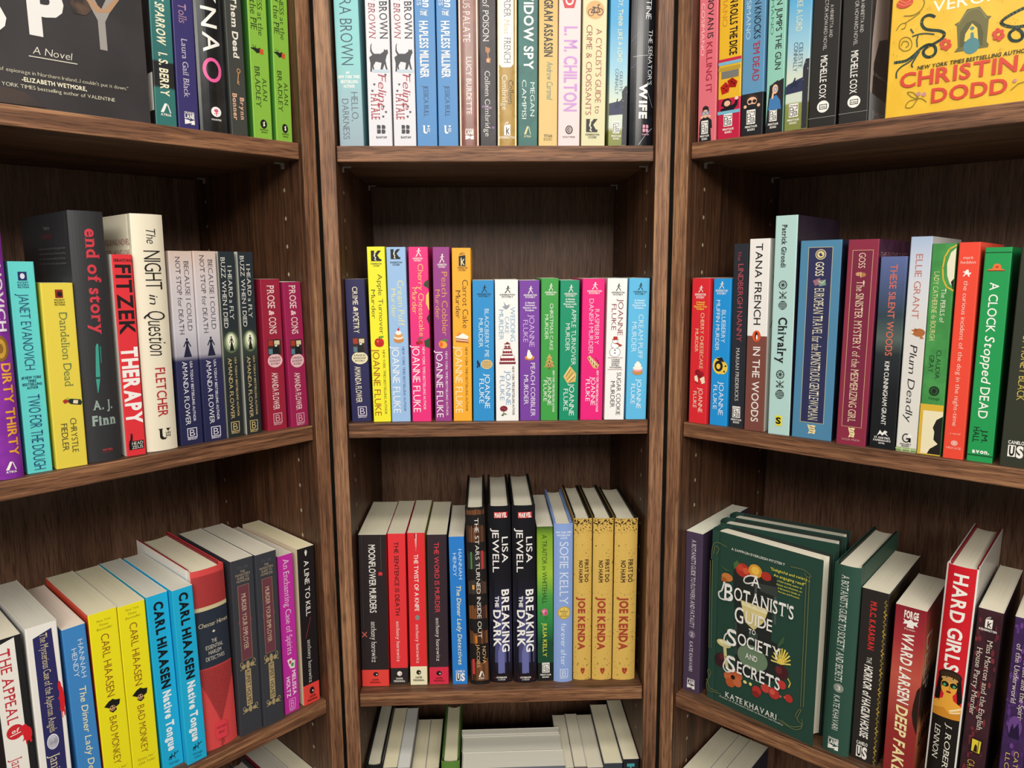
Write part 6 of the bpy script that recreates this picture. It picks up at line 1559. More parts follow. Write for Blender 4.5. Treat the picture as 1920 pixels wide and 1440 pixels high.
 ('S','R','pt','#744a2c',.0125,.0397,.887,.9176),
 ('S','R','pt','#5e3c2a',.0118,.0397,.9296,.96),
 ('S','R','pt','#4a2e26',.0985,.1903,.06,.1103),
 ('S','R','pt','#4a2e26',.0978,.1903,.1223,.163),
 ('S','R','pt','#744a2c',.1019,.1903,.175,.2105),
 ('S','R','pt','#5e3c2a',.1145,.1903,.2225,.2543),
 ('S','R','pt','#8a5630',.099,.1903,.2663,.3247),
 ('S','R','pt','#4a2e26',.1098,.1903,.3367,.3673),
 ('S','R','pt','#8a5630',.1111,.1903,.3793,.4206),
 ('S','R','pt','#744a2c',.0946,.1903,.4326,.464),
 ('S','R','pt','#8a5630',.0963,.1903,.476,.5095),
 ('S','R','pt','#4a2e26',.099,.1903,.5215,.5619),
 ('S','R','pt','#4a2e26',.0928,.1903,.5739,.6271),
 ('S','R','pt','#5e3c2a',.091,.1903,.6391,.6949),
 ('S','R','pt','#4a2e26',.1029,.1903,.7069,.7432),
 ('S','R','pt','#5e3c2a',.0986,.1903,.7552,.8127),
 ('S','R','pt','#744a2c',.098,.1903,.8247,.8641),
 ('S','R','pt','#4a2e26',.1058,.1903,.8761,.9301),
 ('S','R','pt','#2c343c',.2331,.3392,.06,.0948),
 ('S','R','pt','#54402f',.2517,.3392,.1068,.1378),
 ('S','R','pt','#2c343c',.244,.3392,.1498,.2046),
 ('S','R','pt','#333a36',.258,.3392,.2166,.251),
 ('S','R','pt','#46322f',.2408,.3392,.263,.317),
 ('S','R','pt','#46322f',.2514,.3392,.329,.3629),
 ('S','R','pt','#333a36',.2529,.3392,.3749,.4238),
 ('S','R','pt','#333a36',.2418,.3392,.4358,.4709),
 ('S','R','pt','#2c343c',.2397,.3392,.4829,.5382),
 ('S','R','pt','#46322f',.2484,.3392,.5502,.6079),
 ('S','R','pt','#2c343c',.244,.3392,.6199,.6792),
 ('S','R','pt','#54402f',.2403,.3392,.6912,.7418),
 ('S','R','pt','#46322f',.2426,.3392,.7538,.7926),
 ('S','R','pt','#46322f',.2538,.3392,.8046,.838),
 ('S','R','pt','#54402f',.2452,.3392,.85,.8988),
 ('S','R','pt','#54402f',.245,.3392,.9108,.9462),
 ('S','R','pt','#4a3a34',.4096,.4777,.06,.1136),
 ('S','R','pt','#3a3a38',.4009,.4777,.1256,.1784),
 ('S','R','pt','#3a3a38',.3988,.4777,.1904,.2454),
 ('S','R','pt','#5a3a2c',.4004,.4777,.2574,.3161),
 ('S','R','pt','#3a3a38',.3935,.4777,.3281,.3756),
 ('S','R','pt','#3a3a38',.399,.4777,.3876,.4273),
 ('S','R','pt','#3a3a38',.4069,.4777,.4393,.4938),
 ('S','R','pt','#6a4630',.4068,.4777,.5058,.5463),
 ('S','R','pt','#6a4630',.411,.4777,.5583,.5988),
 ('S','R','pt','#5a3a2c',.4134,.4777,.6108,.6701),
 ('S','R','pt','#3a3a38',.3967,.4777,.6821,.7279),
 ('S','R','pt','#4a3a34',.4033,.4777,.7399,.7981),
 ('S','R','pt','#5a3a2c',.4086,.4777,.8101,.8616),
 ('S','R','pt','#6a4630',.413,.4777,.8736,.9221),
 ('S','R','pt','#3a3a38',.4049,.4777,.9341,.96),
 ('S','R','pt','#8a5630',.5423,.6178,.06,.1199),
 ('S','R','pt','#744a2c',.542,.6178,.1319,.1806),
 ('S','R','pt','#8a5630',.5393,.6178,.1926,.2415),
 ('S','R','pt','#744a2c',.5417,.6178,.2535,.3129),
 ('S','R','pt','#8a5630',.5576,.6178,.3249,.3582),
 ('S','R','pt','#8a5630',.5391,.6178,.3702,.406),
 ('S','R','pt','#5e3c2a',.5516,.6178,.418,.4586),
 ('S','R','pt','#4a2e26',.5431,.6178,.4706,.5183),
 ('S','R','pt','#4a2e26',.5465,.6178,.5303,.5603),
 ('S','R','pt','#4a2e26',.5556,.6178,.5723,.628),
 ('S','R','pt','#4a2e26',.5493,.6178,.64,.6989),
 ('S','R','pt','#4a2e26',.5492,.6178,.7109,.7438),
 ('S','R','pt','#4a2e26',.5442,.6178,.7558,.8143),
 ('S','R','pt','#4a2e26',.5467,.6178,.8263,.8808),
 ('S','R','pt','#8a5630',.5415,.6178,.8928,.9369),
 ('S','R','pt','#744a2c',.6832,.7594,.06,.1043),
 ('S','R','pt','#5e3c2a',.6862,.7594,.1163,.1646),
 ('S','R','pt','#744a2c',.6857,.7594,.1766,.218),
 ('S','R','pt','#8a5630',.6967,.7594,.23,.2698),
 ('S','R','pt','#8a5630',.6987,.7594,.2818,.3247),
 ('S','R','pt','#8a5630',.6986,.7594,.3367,.3754),
 ('S','R','pt','#744a2c',.6963,.7594,.3874,.4289),
 ('S','R','pt','#4a2e26',.6844,.7594,.4409,.4888),
 ('S','R','pt','#4a2e26',.6875,.7594,.5008,.5457),
 ('S','R','pt','#4a2e26',.6853,.7594,.5577,.616),
 ('S','R','pt','#8a5630',.6796,.7594,.628,.6623),
 ('S','R','pt','#744a2c',.68,.7594,.6743,.7117),
 ('S','R','pt','#4a2e26',.6794,.7594,.7237,.7785),
 ('S','R','pt','#5e3c2a',.6887,.7594,.7905,.8278),
 ('S','R','pt','#744a2c',.6845,.7594,.8398,.8772),
 ('S','R','pt','#8a5630',.6849,.7594,.8892,.9408),
 ('S','R','pt','#5e3c2a',.8571,.9716,.06,.1198),
 ('S','R','pt','#4a2e26',.8443,.9716,.1318,.1623),
 ('S','R','pt','#4a2e26',.8511,.9716,.1743,.2203),
 ('S','R','pt','#4a2e26',.841,.9716,.2323,.2842),
 ('S','R','pt','#744a2c',.8645,.9716,.2962,.337),
 ('S','R','pt','#8a5630',.8484,.9716,.349,.3801),
 ('S','R','pt','#744a2c',.8437,.9716,.3921,.4427),
 ('S','R','pt','#8a5630',.8656,.9716,.4547,.4851),
 ('S','R','pt','#8a5630',.8627,.9716,.4971,.545),
 ('S','R','pt','#8a5630',.8677,.9716,.557,.6127),
 ('S','R','pt','#744a2c',.868,.9716,.6247,.6665),
 ('S','R','pt','#5e3c2a',.8554,.9716,.6785,.7355),
 ('S','R','pt','#8a5630',.8403,.9716,.7475,.7866),
 ('S','R','pt','#8a5630',.8614,.9716,.7986,.846),
 ('S','R','pt','#8a5630',.8448,.9716,.858,.9154),
 ('S','R','pt','#4a2e26',.8692,.9716,.9274,.96),
 ('S','R','pt','#b8343c',.2354,.338,.74,.86),
 ('S','R','pt','#4a8a4a',.2402,.3356,.2,.28),
 ('S','R','pt','#c87a2c',.71,.7545,.3,.42),
 ('S','R','pt','#c83c3c',.8464,.9339,.12,.24),
 ('S','R','pt','#d89a4a',.4234,.4487,.24,.36),
 ('S','V','ti','THE STARS TURNED INSIDE OUT','n','#f2ece4',.0549,.7248,.46,.66),
 ('S','V','au','NOVA','n','#e6b884',.7743,.8738,.66,.84),
 ('S','V','au','JACOBS','n','#e6b884',.7594,.8938,.36,.52),
 ('S','I','pm','atria','#f2efe8',.9151,.9616,.42,.72)]),
dict(k='h', w=0.02906, h=0.2433, d=0.153, loc=(-4e-05, 0.02382, 0.85086), rot=0.0, lean=-0.00305, col='g:0#15151a,.4#16161c,.6#24223a,.75#2c2b4a,.95#1a1420,1#15121a', label='tall black hardcover with a red logo block, left one of the pair', grp='books on the lower middle shelf', ro=0.35, pg='#c4bfae', bd='#141416',
  items=[('S','P','il','#39365c',[(0,0),(1,0),(1,1),(0,1)],.4994,.7827,.3,.62),
 ('S','P','il','#4a4a78',[(.1,.3),(.4,0),(.6,.1),(1,.4),(1,1),(0,1)],.6218,.8827,.2,.9),
 ('S','P','il','#6a6ea8',[(0,.3),(.4,0),(.6,0),(1,.3),(1,1),(0,1)],.7703,.9457,.36,.66),
 ('S','R','il','#14131a',.4023,.9457,.14,.22),
 ('S','R','il','#14131a',.475,.9457,.74,.84),
 ('S','R','il','#14131a',.6464,.9457,.05,.12),
 ('S','P','il','k:#1a1218,#8a3a4a',[(0,.4),(.2,.2),(.4,.5),(.6,.3),(.8,.5),(1,.2),(1,1),(0,1)],.9205,.9911,.02,.98),
 ('S','I','pm','marvel',.0317,.0646,.26,.86),
 ('S','V','au','LISA','m','#f2efec',.1686,.3119,.6,.86),
 ('S','V','au','JEWELL','m','#f2efec',.1212,.366,.18,.46),
 ('S','V','ti','BREAKING','b','#f4f2f0',.4629,.8201,.56,.88),
 ('S','V','ti','THE','b','#f4f2f0',.4994,.5629,.26,.42),
 ('S','V','ti','DARK','b','#f4f2f0',.5788,.7902,.18,.5),
 ('S','H','pm','HYPERION','b','#f2efec',.9646,.9747,.28,.74),
 ('S','H','pm','AVENUE','b','#f2efec',.9798,.985,.34,.68)]),
dict(k='h', w=0.03008, h=0.24407, d=0.153, loc=(0.03172, 0.02223, 0.85091), rot=0.0, lean=-0.00633, col='g:0#15151a,.4#16161c,.6#24223a,.75#2c2b4a,.95#1a1420,1#15121a', label='tall black hardcover with a red logo block, right one of the pair', grp='books on the lower middle shelf', ro=0.35, pg='#c4bfae', bd='#141416',
  items=[('S','P','il','#39365c',[(0,0),(1,0),(1,1),(0,1)],.5011,.7835,.3,.62),
 ('S','P','il','#4a4a78',[(.1,.3),(.4,0),(.6,.1),(1,.4),(1,1),(0,1)],.6231,.8831,.2,.9),
 ('S','P','il','#6a6ea8',[(0,.3),(.4,0),(.6,0),(1,.3),(1,1),(0,1)],.7711,.9458,.36,.66),
 ('S','R','il','#14131a',.4044,.9458,.14,.22),
 ('S','R','il','#14131a',.4769,.9458,.74,.84),
 ('S','R','il','#14131a',.6477,.9458,.05,.12),
 ('S','P','il','k:#1a1218,#8a3a4a',[(0,.4),(.2,.2),(.4,.5),(.6,.3),(.8,.5),(1,.2),(1,1),(0,1)],.9207,.9912,.02,.98),
 ('S','I','pm','marvel',.0351,.0679,.26,.86),
 ('S','V','au','LISA','m','#f2efec',.1715,.3143,.6,.86),
 ('S','V','au','JEWELL','m','#f2efec',.1243,.3683,.18,.46),
 ('S','V','ti','BREAKING','b','#f4f2f0',.4647,.8208,.56,.88),
 ('S','V','ti','THE','b','#f4f2f0',.5011,.5644,.26,.42),
 ('S','V','ti','DARK','b','#f4f2f0',.5803,.7909,.18,.5),
 ('S','H','pm','HYPERION','b','#f2efec',.9647,.9748,.28,.74),
 ('S','H','pm','AVENUE','b','#f2efec',.9798,.985,.34,.68)]),
dict(k='p', w=0.02068, h=0.2146, d=0.137, loc=(0.05865, 0.02501, 0.85086), rot=0.0, lean=-0.00438, col='g:0#3c5a1c,.06#7da52c,.3#9cc23c,.45#4a9a44,.6#2f8a46,.75#1d4a34,.85#16201c,1#15181a', label='narrow green paperback fading to black, with a pink rose', grp='books on the lower middle shelf', pg='#c6c0b0',
  items=[('S','V','ti','A TRAITOR','n','#16220e',.0519,.238,.32,.62),
 ('S','V','ti','in','si','#16220e',.2462,.2763,.34,.6),
 ('S','V','ti','WHITEHALL','n','#16220e',.2873,.4918,.32,.62),
 ('S','I','il','rose',.5196,.5979,.18,.74),
 ('S','P','il','#1c4a34',[(0,.5),(.2,.4),(.25,0),(.3,.4),(.6,.5),(.8,.3),(1,.5),(1,1),(0,1)],.6653,.8781,0,1),
 ('S','V','au','JULIA KELLY','m','#e0d84a',.6161,.8381,.34,.6),
 ('S','I','pm','minotaur',.8781,.9439,.28,.76),
 ('S','I','pm','minotext','#f2efe8',.9525,.9784,.16,.86)]),
dict(k='h', w=0.02458, h=0.21904, d=0.153, loc=(0.08168, 0.02127, 0.85082), rot=0.0, lean=-0.00036, col='#8aa6de', label='lavender blue hardcover with a round gold seal', grp='books on the lower middle shelf', ro=0.45, pg='#c8c2b0', bd='#7c9ad6',
  items=[('S','H','bl','NEW YORK TIMES','bi','#eef2f8',.0473,.0578,.1,.92),
 ('S','H','bl','BESTSELLING','b','#eef2f8',.0657,.075,.16,.86),
 ('S','H','bl','AUTHOR','b','#eef2f8',.0829,.0921,.34,.7),
 ('S','V','au','SOFIE KELLY','s','#dfe8f6',.1106,.5021,.3,.76),
 ('S','I','il','goldseal',.513,.5948,.2,.88),
 ('S','V','ti','furever after','n','#eef2f8',.6222,.8907,.38,.66),
 ('S','I','pm','berkley','#dfe8f6',.9158,.9775,.34,.76)]),
dict(k='h', w=0.0236, h=0.22405, d=0.153, loc=(0.10769, 0.02514, 0.85082), rot=0.0, lean=-0.00071, col='k:#d8b25a,#5a4420', label='mustard hardcover speckled black, left one of the three alike', grp='books on the lower middle shelf', R='#1d1b1a', ro=0.45, pg='#c6c0ac', bd='#14120f', edge='#1a1510',
  items=[('S','V','ti','FIRST DO','b','#3a2a1a',.2466,.3862,.6,.8),
 ('S','V','ti','NO HARM','b','#3a2a1a',.2532,.3862,.28,.48),
 ('S','V','au','JOE KENDA','x','#a5402c',.4778,.8079,.26,.62),
 ('S','I','pm','crown',.9201,.9641,.4,.64),
 ('S','R','pt','k:#d8b25a,#33240f,420,.5',.0039,.0361,.02,.98),
 ('S','R','pt','k:#d8b25a,#4a3414,420,.57',.0361,.0839,.02,.98)]),
dict(k='h', w=0.02619, h=0.22426, d=0.153, loc=(0.13386, 0.02383, 0.85081), rot=0.0, lean=0.00012, col='k:#d8b25a,#5a4420', label='mustard hardcover speckled black, middle one of the three alike', grp='books on the lower middle shelf', R='#1d1b1a', ro=0.45, pg='#c6c0ac', bd='#14120f', edge='#1a1510',
  items=[('S','V','ti','FIRST DO','b','#3a2a1a',.2476,.387,.6,.8),
 ('S','V','ti','NO HARM','b','#3a2a1a',.2542,.387,.28,.48),
 ('S','V','au','JOE KENDA','x','#a5402c',.4784,.8081,.26,.62),
 ('S','I','pm','crown',.9202,.9642,.4,.64),
 ('S','R','pt','k:#d8b25a,#33240f,420,.5',.0051,.0373,.02,.98),
 ('S','R','pt','k:#d8b25a,#4a3414,420,.57',.0373,.0851,.02,.98)]),
dict(k='h', w=0.02974, h=0.22387, d=0.145, loc=(0.16301, 0.02237, 0.85085), rot=0.0, lean=0.00236, col='k:#d8b25a,#5a4420', label='mustard hardcover speckled black, right one of the three, by the bookcase side', grp='books on the lower middle shelf', R='#1d1b1a', ro=0.45, pg='#c6c0ac', bd='#14120f', edge='#1a1510',
  items=[('S','V','ti','FIRST DO','b','#3a2a1a',.2466,.3862,.6,.8),
 ('S','V','ti','NO HARM','b','#3a2a1a',.2532,.3862,.28,.48),
 ('S','V','au','JOE KENDA','x','#a5402c',.4778,.8079,.26,.62),
 ('S','I','pm','crown',.9201,.9641,.4,.64),
 ('S','R','pt','k:#d8b25a,#33240f,420,.5',.0039,.0361,.02,.98),
 ('S','R','pt','k:#d8b25a,#4a3414,420,.57',.0361,.0839,.02,.98)]),
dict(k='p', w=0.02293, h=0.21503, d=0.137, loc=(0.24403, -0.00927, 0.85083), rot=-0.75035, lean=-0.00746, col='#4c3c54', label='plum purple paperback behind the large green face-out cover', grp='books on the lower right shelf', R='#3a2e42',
  items=[('S','V','ti',"A BOTANIST'S GUIDE TO FLOWERS AND FATALITY",'s','#e2dce0',.0456,.5922,.36,.62),
 ('S','O','or','#7a6c80',.6074,.6582,.3,.7),
 ('S','H','or','2','s','#e8e2e6',.6201,.6454,.42,.58),
 ('S','V','au','KATE KHAVARI','n','#e2dce0',.6785,.8682,.36,.58),
 ('S','I','pm','lane','#f2efe8',.9172,.9795,.28,.74)]),
dict(k='h', w=0.02807, h=0.22285, d=0.153, loc=(0.37079, -0.13936, 0.85082), rot=-0.75035, lean=0.00585, col='#2c4f42', label='dark green hardcover standing spine out, right of the large face-out cover', grp='books on the lower right shelf', ro=0.5, pg='#cfc9b6', bd='#18221e',
  items=[('S','V','ti',"A BOTANIST'S GUIDE TO SOCIETY AND SECRETS",'s','#e2e4dc',.0486,.6055,.32,.6),
 ('S','O','or','#8a8f84',.6163,.6638,.3,.68),
 ('S','H','or','3','s','#eceee8',.6281,.6519,.42,.56),
 ('S','V','au','KATE KHAVARI','n','#e2e4dc',.6811,.869,.34,.58),
 ('S','I','pm','lane','#f2efe8',.9153,.9796,.24,.64)]),
dict(k='p', w=0.02711, h=0.20067, d=0.137, loc=(0.39667, -0.15398, 0.85076), rot=-0.75035, lean=0.00133, col='#2a2523', label='black paperback with red and white lettering and a gold vine border', grp='books on the lower right shelf', R='m:#1d1a18,#3a3018,30', pg='#cbc4b0',
  items=[('S','V','au','M.R.C. KASASIAN','bs','#d8342e',.0633,.3401,.36,.58),
 ('S','V','ti','THE','s','#ece6dc',.3818,.419,.36,.54),
 ('S','V','ti','HORROR of HAGLIN HOUSE','bi','#f0ebe2',.4306,.8592,.3,.6),
 ('S','I','pm','camelo',.8857,.9801,.2,.62),
 ('S','L','pt','#8a7430',[(.5,0),(.1,.3),(.8,.5),(.2,.75),(.6,1)],.25,.0407,.0882,.84,.99),
 ('S','L','pt','#b89a3a',[(.5,0),(.1,.3),(.8,.5),(.2,.75),(.6,1)],.25,.095,.1427,.84,.99),
 ('S','L','pt','#8a7430',[(.5,0),(.1,.3),(.8,.5),(.2,.75),(.6,1)],.25,.1496,.1975,.84,.99),
 ('S','L','pt','#b89a3a',[(.5,0),(.1,.3),(.8,.5),(.2,.75),(.6,1)],.25,.2044,.2525,.84,.99),
 ('S','L','pt','#8a7430',[(.5,0),(.1,.3),(.8,.5),(.2,.75),(.6,1)],.25,.2594,.3078,.84,.99),
 ('S','L','pt','#b89a3a',[(.5,0),(.1,.3),(.8,.5),(.2,.75),(.6,1)],.25,.3147,.3632,.84,.99),
 ('S','L','pt','#8a7430',[(.5,0),(.1,.3),(.8,.5),(.2,.75),(.6,1)],.25,.3702,.419,.84,.99),
 ('S','L','pt','#b89a3a',[(.5,0),(.1,.3),(.8,.5),(.2,.75),(.6,1)],.25,.426,.4749,.84,.99),
 ('S','L','pt','#8a7430',[(.5,0),(.1,.3),(.8,.5),(.2,.75),(.6,1)],.25,.482,.5312,.84,.99),
 ('S','L','pt','#b89a3a',[(.5,0),(.1,.3),(.8,.5),(.2,.75),(.6,1)],.25,.5382,.5876,.84,.99),
 ('S','L','pt','#8a7430',[(.5,0),(.1,.3),(.8,.5),(.2,.75),(.6,1)],.25,.5947,.6443,.84,.99),
 ('S','L','pt','#b89a3a',[(.5,0),(.1,.3),(.8,.5),(.2,.75),(.6,1)],.25,.6514,.7013,.84,.99),
 ('S','L','pt','#8a7430',[(.5,0),(.1,.3),(.8,.5),(.2,.75),(.6,1)],.25,.7084,.7585,.84,.99),
 ('S','L','pt','#b89a3a',[(.5,0),(.1,.3),(.8,.5),(.2,.75),(.6,1)],.25,.7656,.8159,.84,.99),
 ('S','L','pt','#8a7430',[(.5,0),(.1,.3),(.8,.5),(.2,.75),(.6,1)],.25,.8231,.8736,.84,.99),
 ('S','L','pt','#b89a3a',[(.5,0),(.1,.3),(.8,.5),(.2,.75),(.6,1)],.25,.8809,.9316,.84,.99),
 ('S','L','pt','#8a7430',[(.5,0),(.1,.3),(.8,.5),(.2,.75),(.6,1)],.25,.9389,.9898,.84,.99),
 ('S','L','pt','#b89a3a',[(.5,0),(.1,.3),(.8,.5),(.2,.75),(.6,1)],.25,.9971,1,.84,.99)]),
dict(k='p', w=0.0295, h=0.19227, d=0.102, loc=(0.4218, -0.1774, 0.8508), rot=-0.75035, lean=0.00379, col='g:0#8a2430,.2#a8343a,.4#c25848,.55#b04a40,.7#96302e,1#8c2a2c', label='dark red and orange paperback, right of the black one with a gold border', grp='books on the lower right shelf', R='g:0#8a2430,.2#c8684a,.36#e0a070,.45#3a2824,.62#40302a,.7#d88a5a,1#8c3a2c', ro=0.25, pg='#c9c2b0',
  items=[('S','H','pm','FORGE','x','#f4efe6',.0241,.0633,.3,.76),
 ('S','I','pm','forge',.0679,.1165,.28,.76),
 ('S','H','pm','Fiction','n','#f4efe6',.1211,.1327,.34,.68),
 ('S','V','au','WARD LARSEN','bi','#f6f0e4',.1536,.5645,.3,.66),
 ('S','V','ti','DEEP FAKE','bi','#f4e2a8',.5789,.985,.3,.66),
 ('S','P','il','#2a1c18',[(1,0),(.5,.1),(.1,.4),(0,.6),(.3,.8),(1,1)],.4332,.7214,.8,1),
 ('F','V','ti','DEEP','m','#e8d2c4',.16,.5,.1,.34),
 ('F','H','au','WARD','b','#2a1a14',.62,.7,.12,.6),
 ('F','H','au','LARSEN','b','#2a1a14',.74,.82,.12,.7)]),
dict(k='h', w=0.02769, h=0.24764, d=0.153, loc=(0.44968, -0.20339, 0.851), rot=-0.75035, lean=0.01861, col='#d0202c', label='tall red and black hardcover with a woman in sunglasses', grp='books on the lower right shelf', bands=[(0.606, '#d0202c'), (1.0, '#1c1815')], L='#cfcac4', R='#c9c4bc', ro=0.25, pg='#cdc6b2', bd='#8a1c24', edge='#e4e0dc',
  items=[('S','R','or','#e8e4e0',0,.965,0,.055),
 ('S','R','or','#e8e4e0',0,.965,.945,1),
 ('S','V','ti','HARD GIRLS','b','#f4f0e8',.0326,.4513,.28,.72),
 ('S','I','il','film',.4397,.6599,.05,.95),
 ('S','V','au','J. ROBERT','si','#eee8dc',.6818,.9275,.56,.74),
 ('S','V','au','LENNON','si','#eee8dc',.7009,.8548,.2,.38)]),
dict(k='p', w=0.02104, h=0.21051, d=0.137, loc=(0.46973, -0.22208, 0.85095), rot=-0.75035, lean=0.01958, col='m:#351a22,#40222a,40', label='dark maroon floral paperback, right of the woman in sunglasses hardcover', grp='books on the lower right shelf', R='#251318', pg='#cbc4b0',
  items=[('S','O','pt','#7a3038',.4775,.5152,.366,.4978),
 ('S','O','pt','#7a3038',.4804,.509,.0418,.1899),
 ('S','O','pt','#7a3038',.6422,.662,.2298,.3892),
 ('S','O','pt','#5e2430',.1044,.1387,.0541,.1657),
 ('S','O','pt','#5e2430',.8223,.8424,.2864,.3813),
 ('S','O','pt','#5e2430',.3868,.4062,.0591,.2102),
 ('S','O','pt','#6e2a34',.3668,.4002,.4186,.5264),
 ('S','O','pt','#6e2a34',.1353,.1638,.1052,.2564),
 ('S','O','pt','#7a3038',.542,.582,.7089,.8148),
 ('S','O','pt','#6e2a34',.1254,.1457,.7696,.8619),
 ('S','O','pt','#5e2430',.8674,.8884,.607,.7565),
 ('S','O','pt','#6e2a34',.394,.4159,.1575,.2578),
 ('S','O','pt','#6e2a34',.1857,.2221,.6898,.8298),
 ('S','O','pt','#7a3038',.0899,.113,.1833,.3019),
 ('S','O','pt','#5e2430',.4923,.5188,.5678,.7079),
 ('S','O','pt','#6e2a34',.6532,.6939,.2407,.3757),
 ('S','O','pt','#7a3038',.5054,.5345,.1018,.2497),
 ('S','O','pt','#5e2430',.3612,.3823,.5364,.6699),
 ('S','O','pt','#6e2a34',.0437,.0715,.0786,.1778),
 ('S','O','pt','#5e2430',.602,.6217,.4209,.5581),
 ('S','O','pt','#7a3038',.3238,.3474,.5643,.6505),
 ('S','O','pt','#6e2a34',.7986,.8393,.1189,.2554),
 ('S','O','pt','#7a3038',.2754,.3007,.489,.6065),
 ('S','O','pt','#6e2a34',.5957,.6161,.2496,.4091),
 ('S','O','pt','#6e2a34',.8221,.8453,.4729,.5721),
 ('S','O','pt','#7a3038',.2146,.2374,.0543,.1379),
 ('S','O','pt','#7a3038',.2269,.2547,.716,.8741),
 ('S','O','pt','#5e2430',.2661,.2947,.8386,.9548),
 ('S','O','pt','#7a3038',.7066,.7353,.7426,.8262),
 ('S','O','pt','#7a3038',.4068,.4443,.3345,.4814),
 ('S','O','pt','#7a3038',.1417,.1675,.0161,.1036),
 ('S','O','pt','#5e2430',.3141,.3378,.493,.6372),
 ('S','O','pt','#5e2430',.0646,.1031,.7425,.8268),
 ('S','O','pt','#5e2430',.4511,.4844,.39,.5098),
 ('S','O','pt','#5e2430',.354,.3735,.3979,.5445),
 ('S','O','pt','#6e2a34',.8406,.8672,.0925,.1766),
 ('S','O','pt','#5e2430',.4714,.5118,.4662,.5618),
 ('S','O','pt','#7a3038',.3496,.3796,.7295,.8417),
 ('S','O','pt','#7a3038',.8244,.8492,.3692,.5234),
 ('S','O','pt','#5e2430',.6949,.716,.6447,.8035),
 ('S','O','pt','#5e2430',.1032,.1344,.7838,.9324),
 ('S','O','pt','#5e2430',.4386,.4714,.1819,.2972),
 ('S','O','pt','#6e2a34',.6157,.6458,.3232,.449),
 ('S','O','pt','#6e2a34',.7305,.7618,.2492,.3398),
 ('S','O','pt','#5e2430',.8122,.853,.6066,.7112),
 ('S','O','pt','#6e2a34',.6963,.7362,.3252,.4852),
 ('S','I','pm','kbookw',.0277,.0874,.3,.66),
 ('S','H','pm','KENSINGTON','b','#f2efe8',.0934,.1034,.12,.82),
 ('S','V','ti','Miss Morton and the English','s','#ece2d0',.1454,.6028,.5,.72),
 ('S','V','ti','House Party Murder','s','#ece2d0',.1917,.536,.14,.36),
 ('S','I','il','silwindow',.6512,.7252,.34,.8),
 ('S','V','au','CATHERINE LLOYD','n','#d8b050',.7655,.985,.3,.6)]),
dict(k='p', w=0.01882, h=0.2108, d=0.137, loc=(0.49301, -0.24379, 0.8508), rot=-0.75035, lean=0.00579, col='m:#38214c,#42295a,40', label='dark purple floral paperback at the lower right edge of the photo', grp='books on the lower right shelf', pg='#cbc4b0',
  items=[('S','O','pt','#5a3578',.4459,.4852,.1165,.2585),
 ('S','O','pt','#5a3578',.3904,.4137,.6551,.7552),
 ('S','O','pt','#4a2c68',.2211,.2448,.3382,.5087),
 ('S','O','pt','#6a4088',.1216,.149,.4509,.5724),
 ('S','O','pt','#6a4088',.3814,.4206,.5856,.7159),
 ('S','O','pt','#4a2c68',.6383,.6662,.8129,.988),
 ('S','O','pt','#5a3578',.5335,.5613,.2317,.4126),
 ('S','O','pt','#4a2c68',.3977,.4375,.209,.394),
 ('S','O','pt','#4a2c68',.5629,.5942,.6688,.8037),
 ('S','O','pt','#5a3578',.7052,.7459,.7438,.8929),
 ('S','O','pt','#5a3578',.0757,.0954,.6463,.786),
 ('S','O','pt','#4a2c68',.3104,.3355,.6462,.8383),
 ('S','O','pt','#6a4088',.0217,.051,.2402,.3872),
 ('S','O','pt','#4a2c68',.7514,.7866,.1105,.2905),
 ('S','O','pt','#6a4088',.0429,.0775,.1205,.2309),
 ('S','O','pt','#4a2c68',.5503,.5839,.6563,.7748),
 ('S','O','pt','#6a4088',.0357,.0536,.0396,.2074),
 ('S','O','pt','#4a2c68',.3473,.3732,.0895,.2278),
 ('S','O','pt','#6a4088',.6434,.6763,.472,.6411),
 ('S','O','pt','#6a4088',.2654,.3083,.2574,.439),
 ('S','O','pt','#4a2c68',.1251,.1567,.4181,.5242),
 ('S','O','pt','#5a3578',.2669,.3051,.0286,.1649),
 ('S','O','pt','#4a2c68',.4365,.455,.6207,.7977),
 ('S','O','pt','#5a3578',.0426,.067,.1022,.21),
 ('S','O','pt','#5a3578',.7748,.8142,.6942,.8553),
 ('S','O','pt','#4a2c68',.3538,.3823,.2169,.4137),
 ('S','O','pt','#5a3578',.7603,.7862,.014,.1856),
 ('S','O','pt','#5a3578',.4248,.4438,.1053,.2141),
 ('S','O','pt','#6a4088',.1736,.214,.3009,.4697),
 ('S','O','pt','#4a2c68',.1448,.1777,.5201,.6763),
 ('S','O','pt','#6a4088',.1447,.1753,.8257,1.0153),
 ('S','O','pt','#5a3578',.2247,.2511,.509,.6875),
 ('S','O','pt','#6a4088',.5054,.5339,.121,.2213),
 ('S','O','pt','#6a4088',.6112,.6396,.365,.5401),
 ('S','O','pt','#4a2c68',.3487,.3899,.2801,.4711),
 ('S','O','pt','#4a2c68',.3614,.3876,.1918,.3242),
 ('S','O','pt','#4a2c68',.4785,.5199,.1441,.3129),
 ('S','O','pt','#6a4088',.058,.0816,.5611,.6711),
 ('S','O','pt','#6a4088',.1428,.168,.3976,.5243),
 ('S','O','pt','#4a2c68',.3968,.4167,.0014,.1964),
 ('S','V','ti','Miss Morton and the Spirits','s','#ece2d0',.0891,.5056,.56,.78),
 ('S','V','ti','of the Underworld','s','#ece2d0',.124,.4154,.2,.42),
 ('S','O','il','#6a4488',.4735,.5844,.2,.8),
 ('S','P','il','#241438',[(0,1),(.1,.5),(.25,.2),(.4,.5),(.6,.3),(.75,.1),(.9,.5),(1,1)],.4935,.5844,.28,.74),
 ('S','V','au','CATHERINE','n','#e0c060',.6454,.8616,.6,.8),
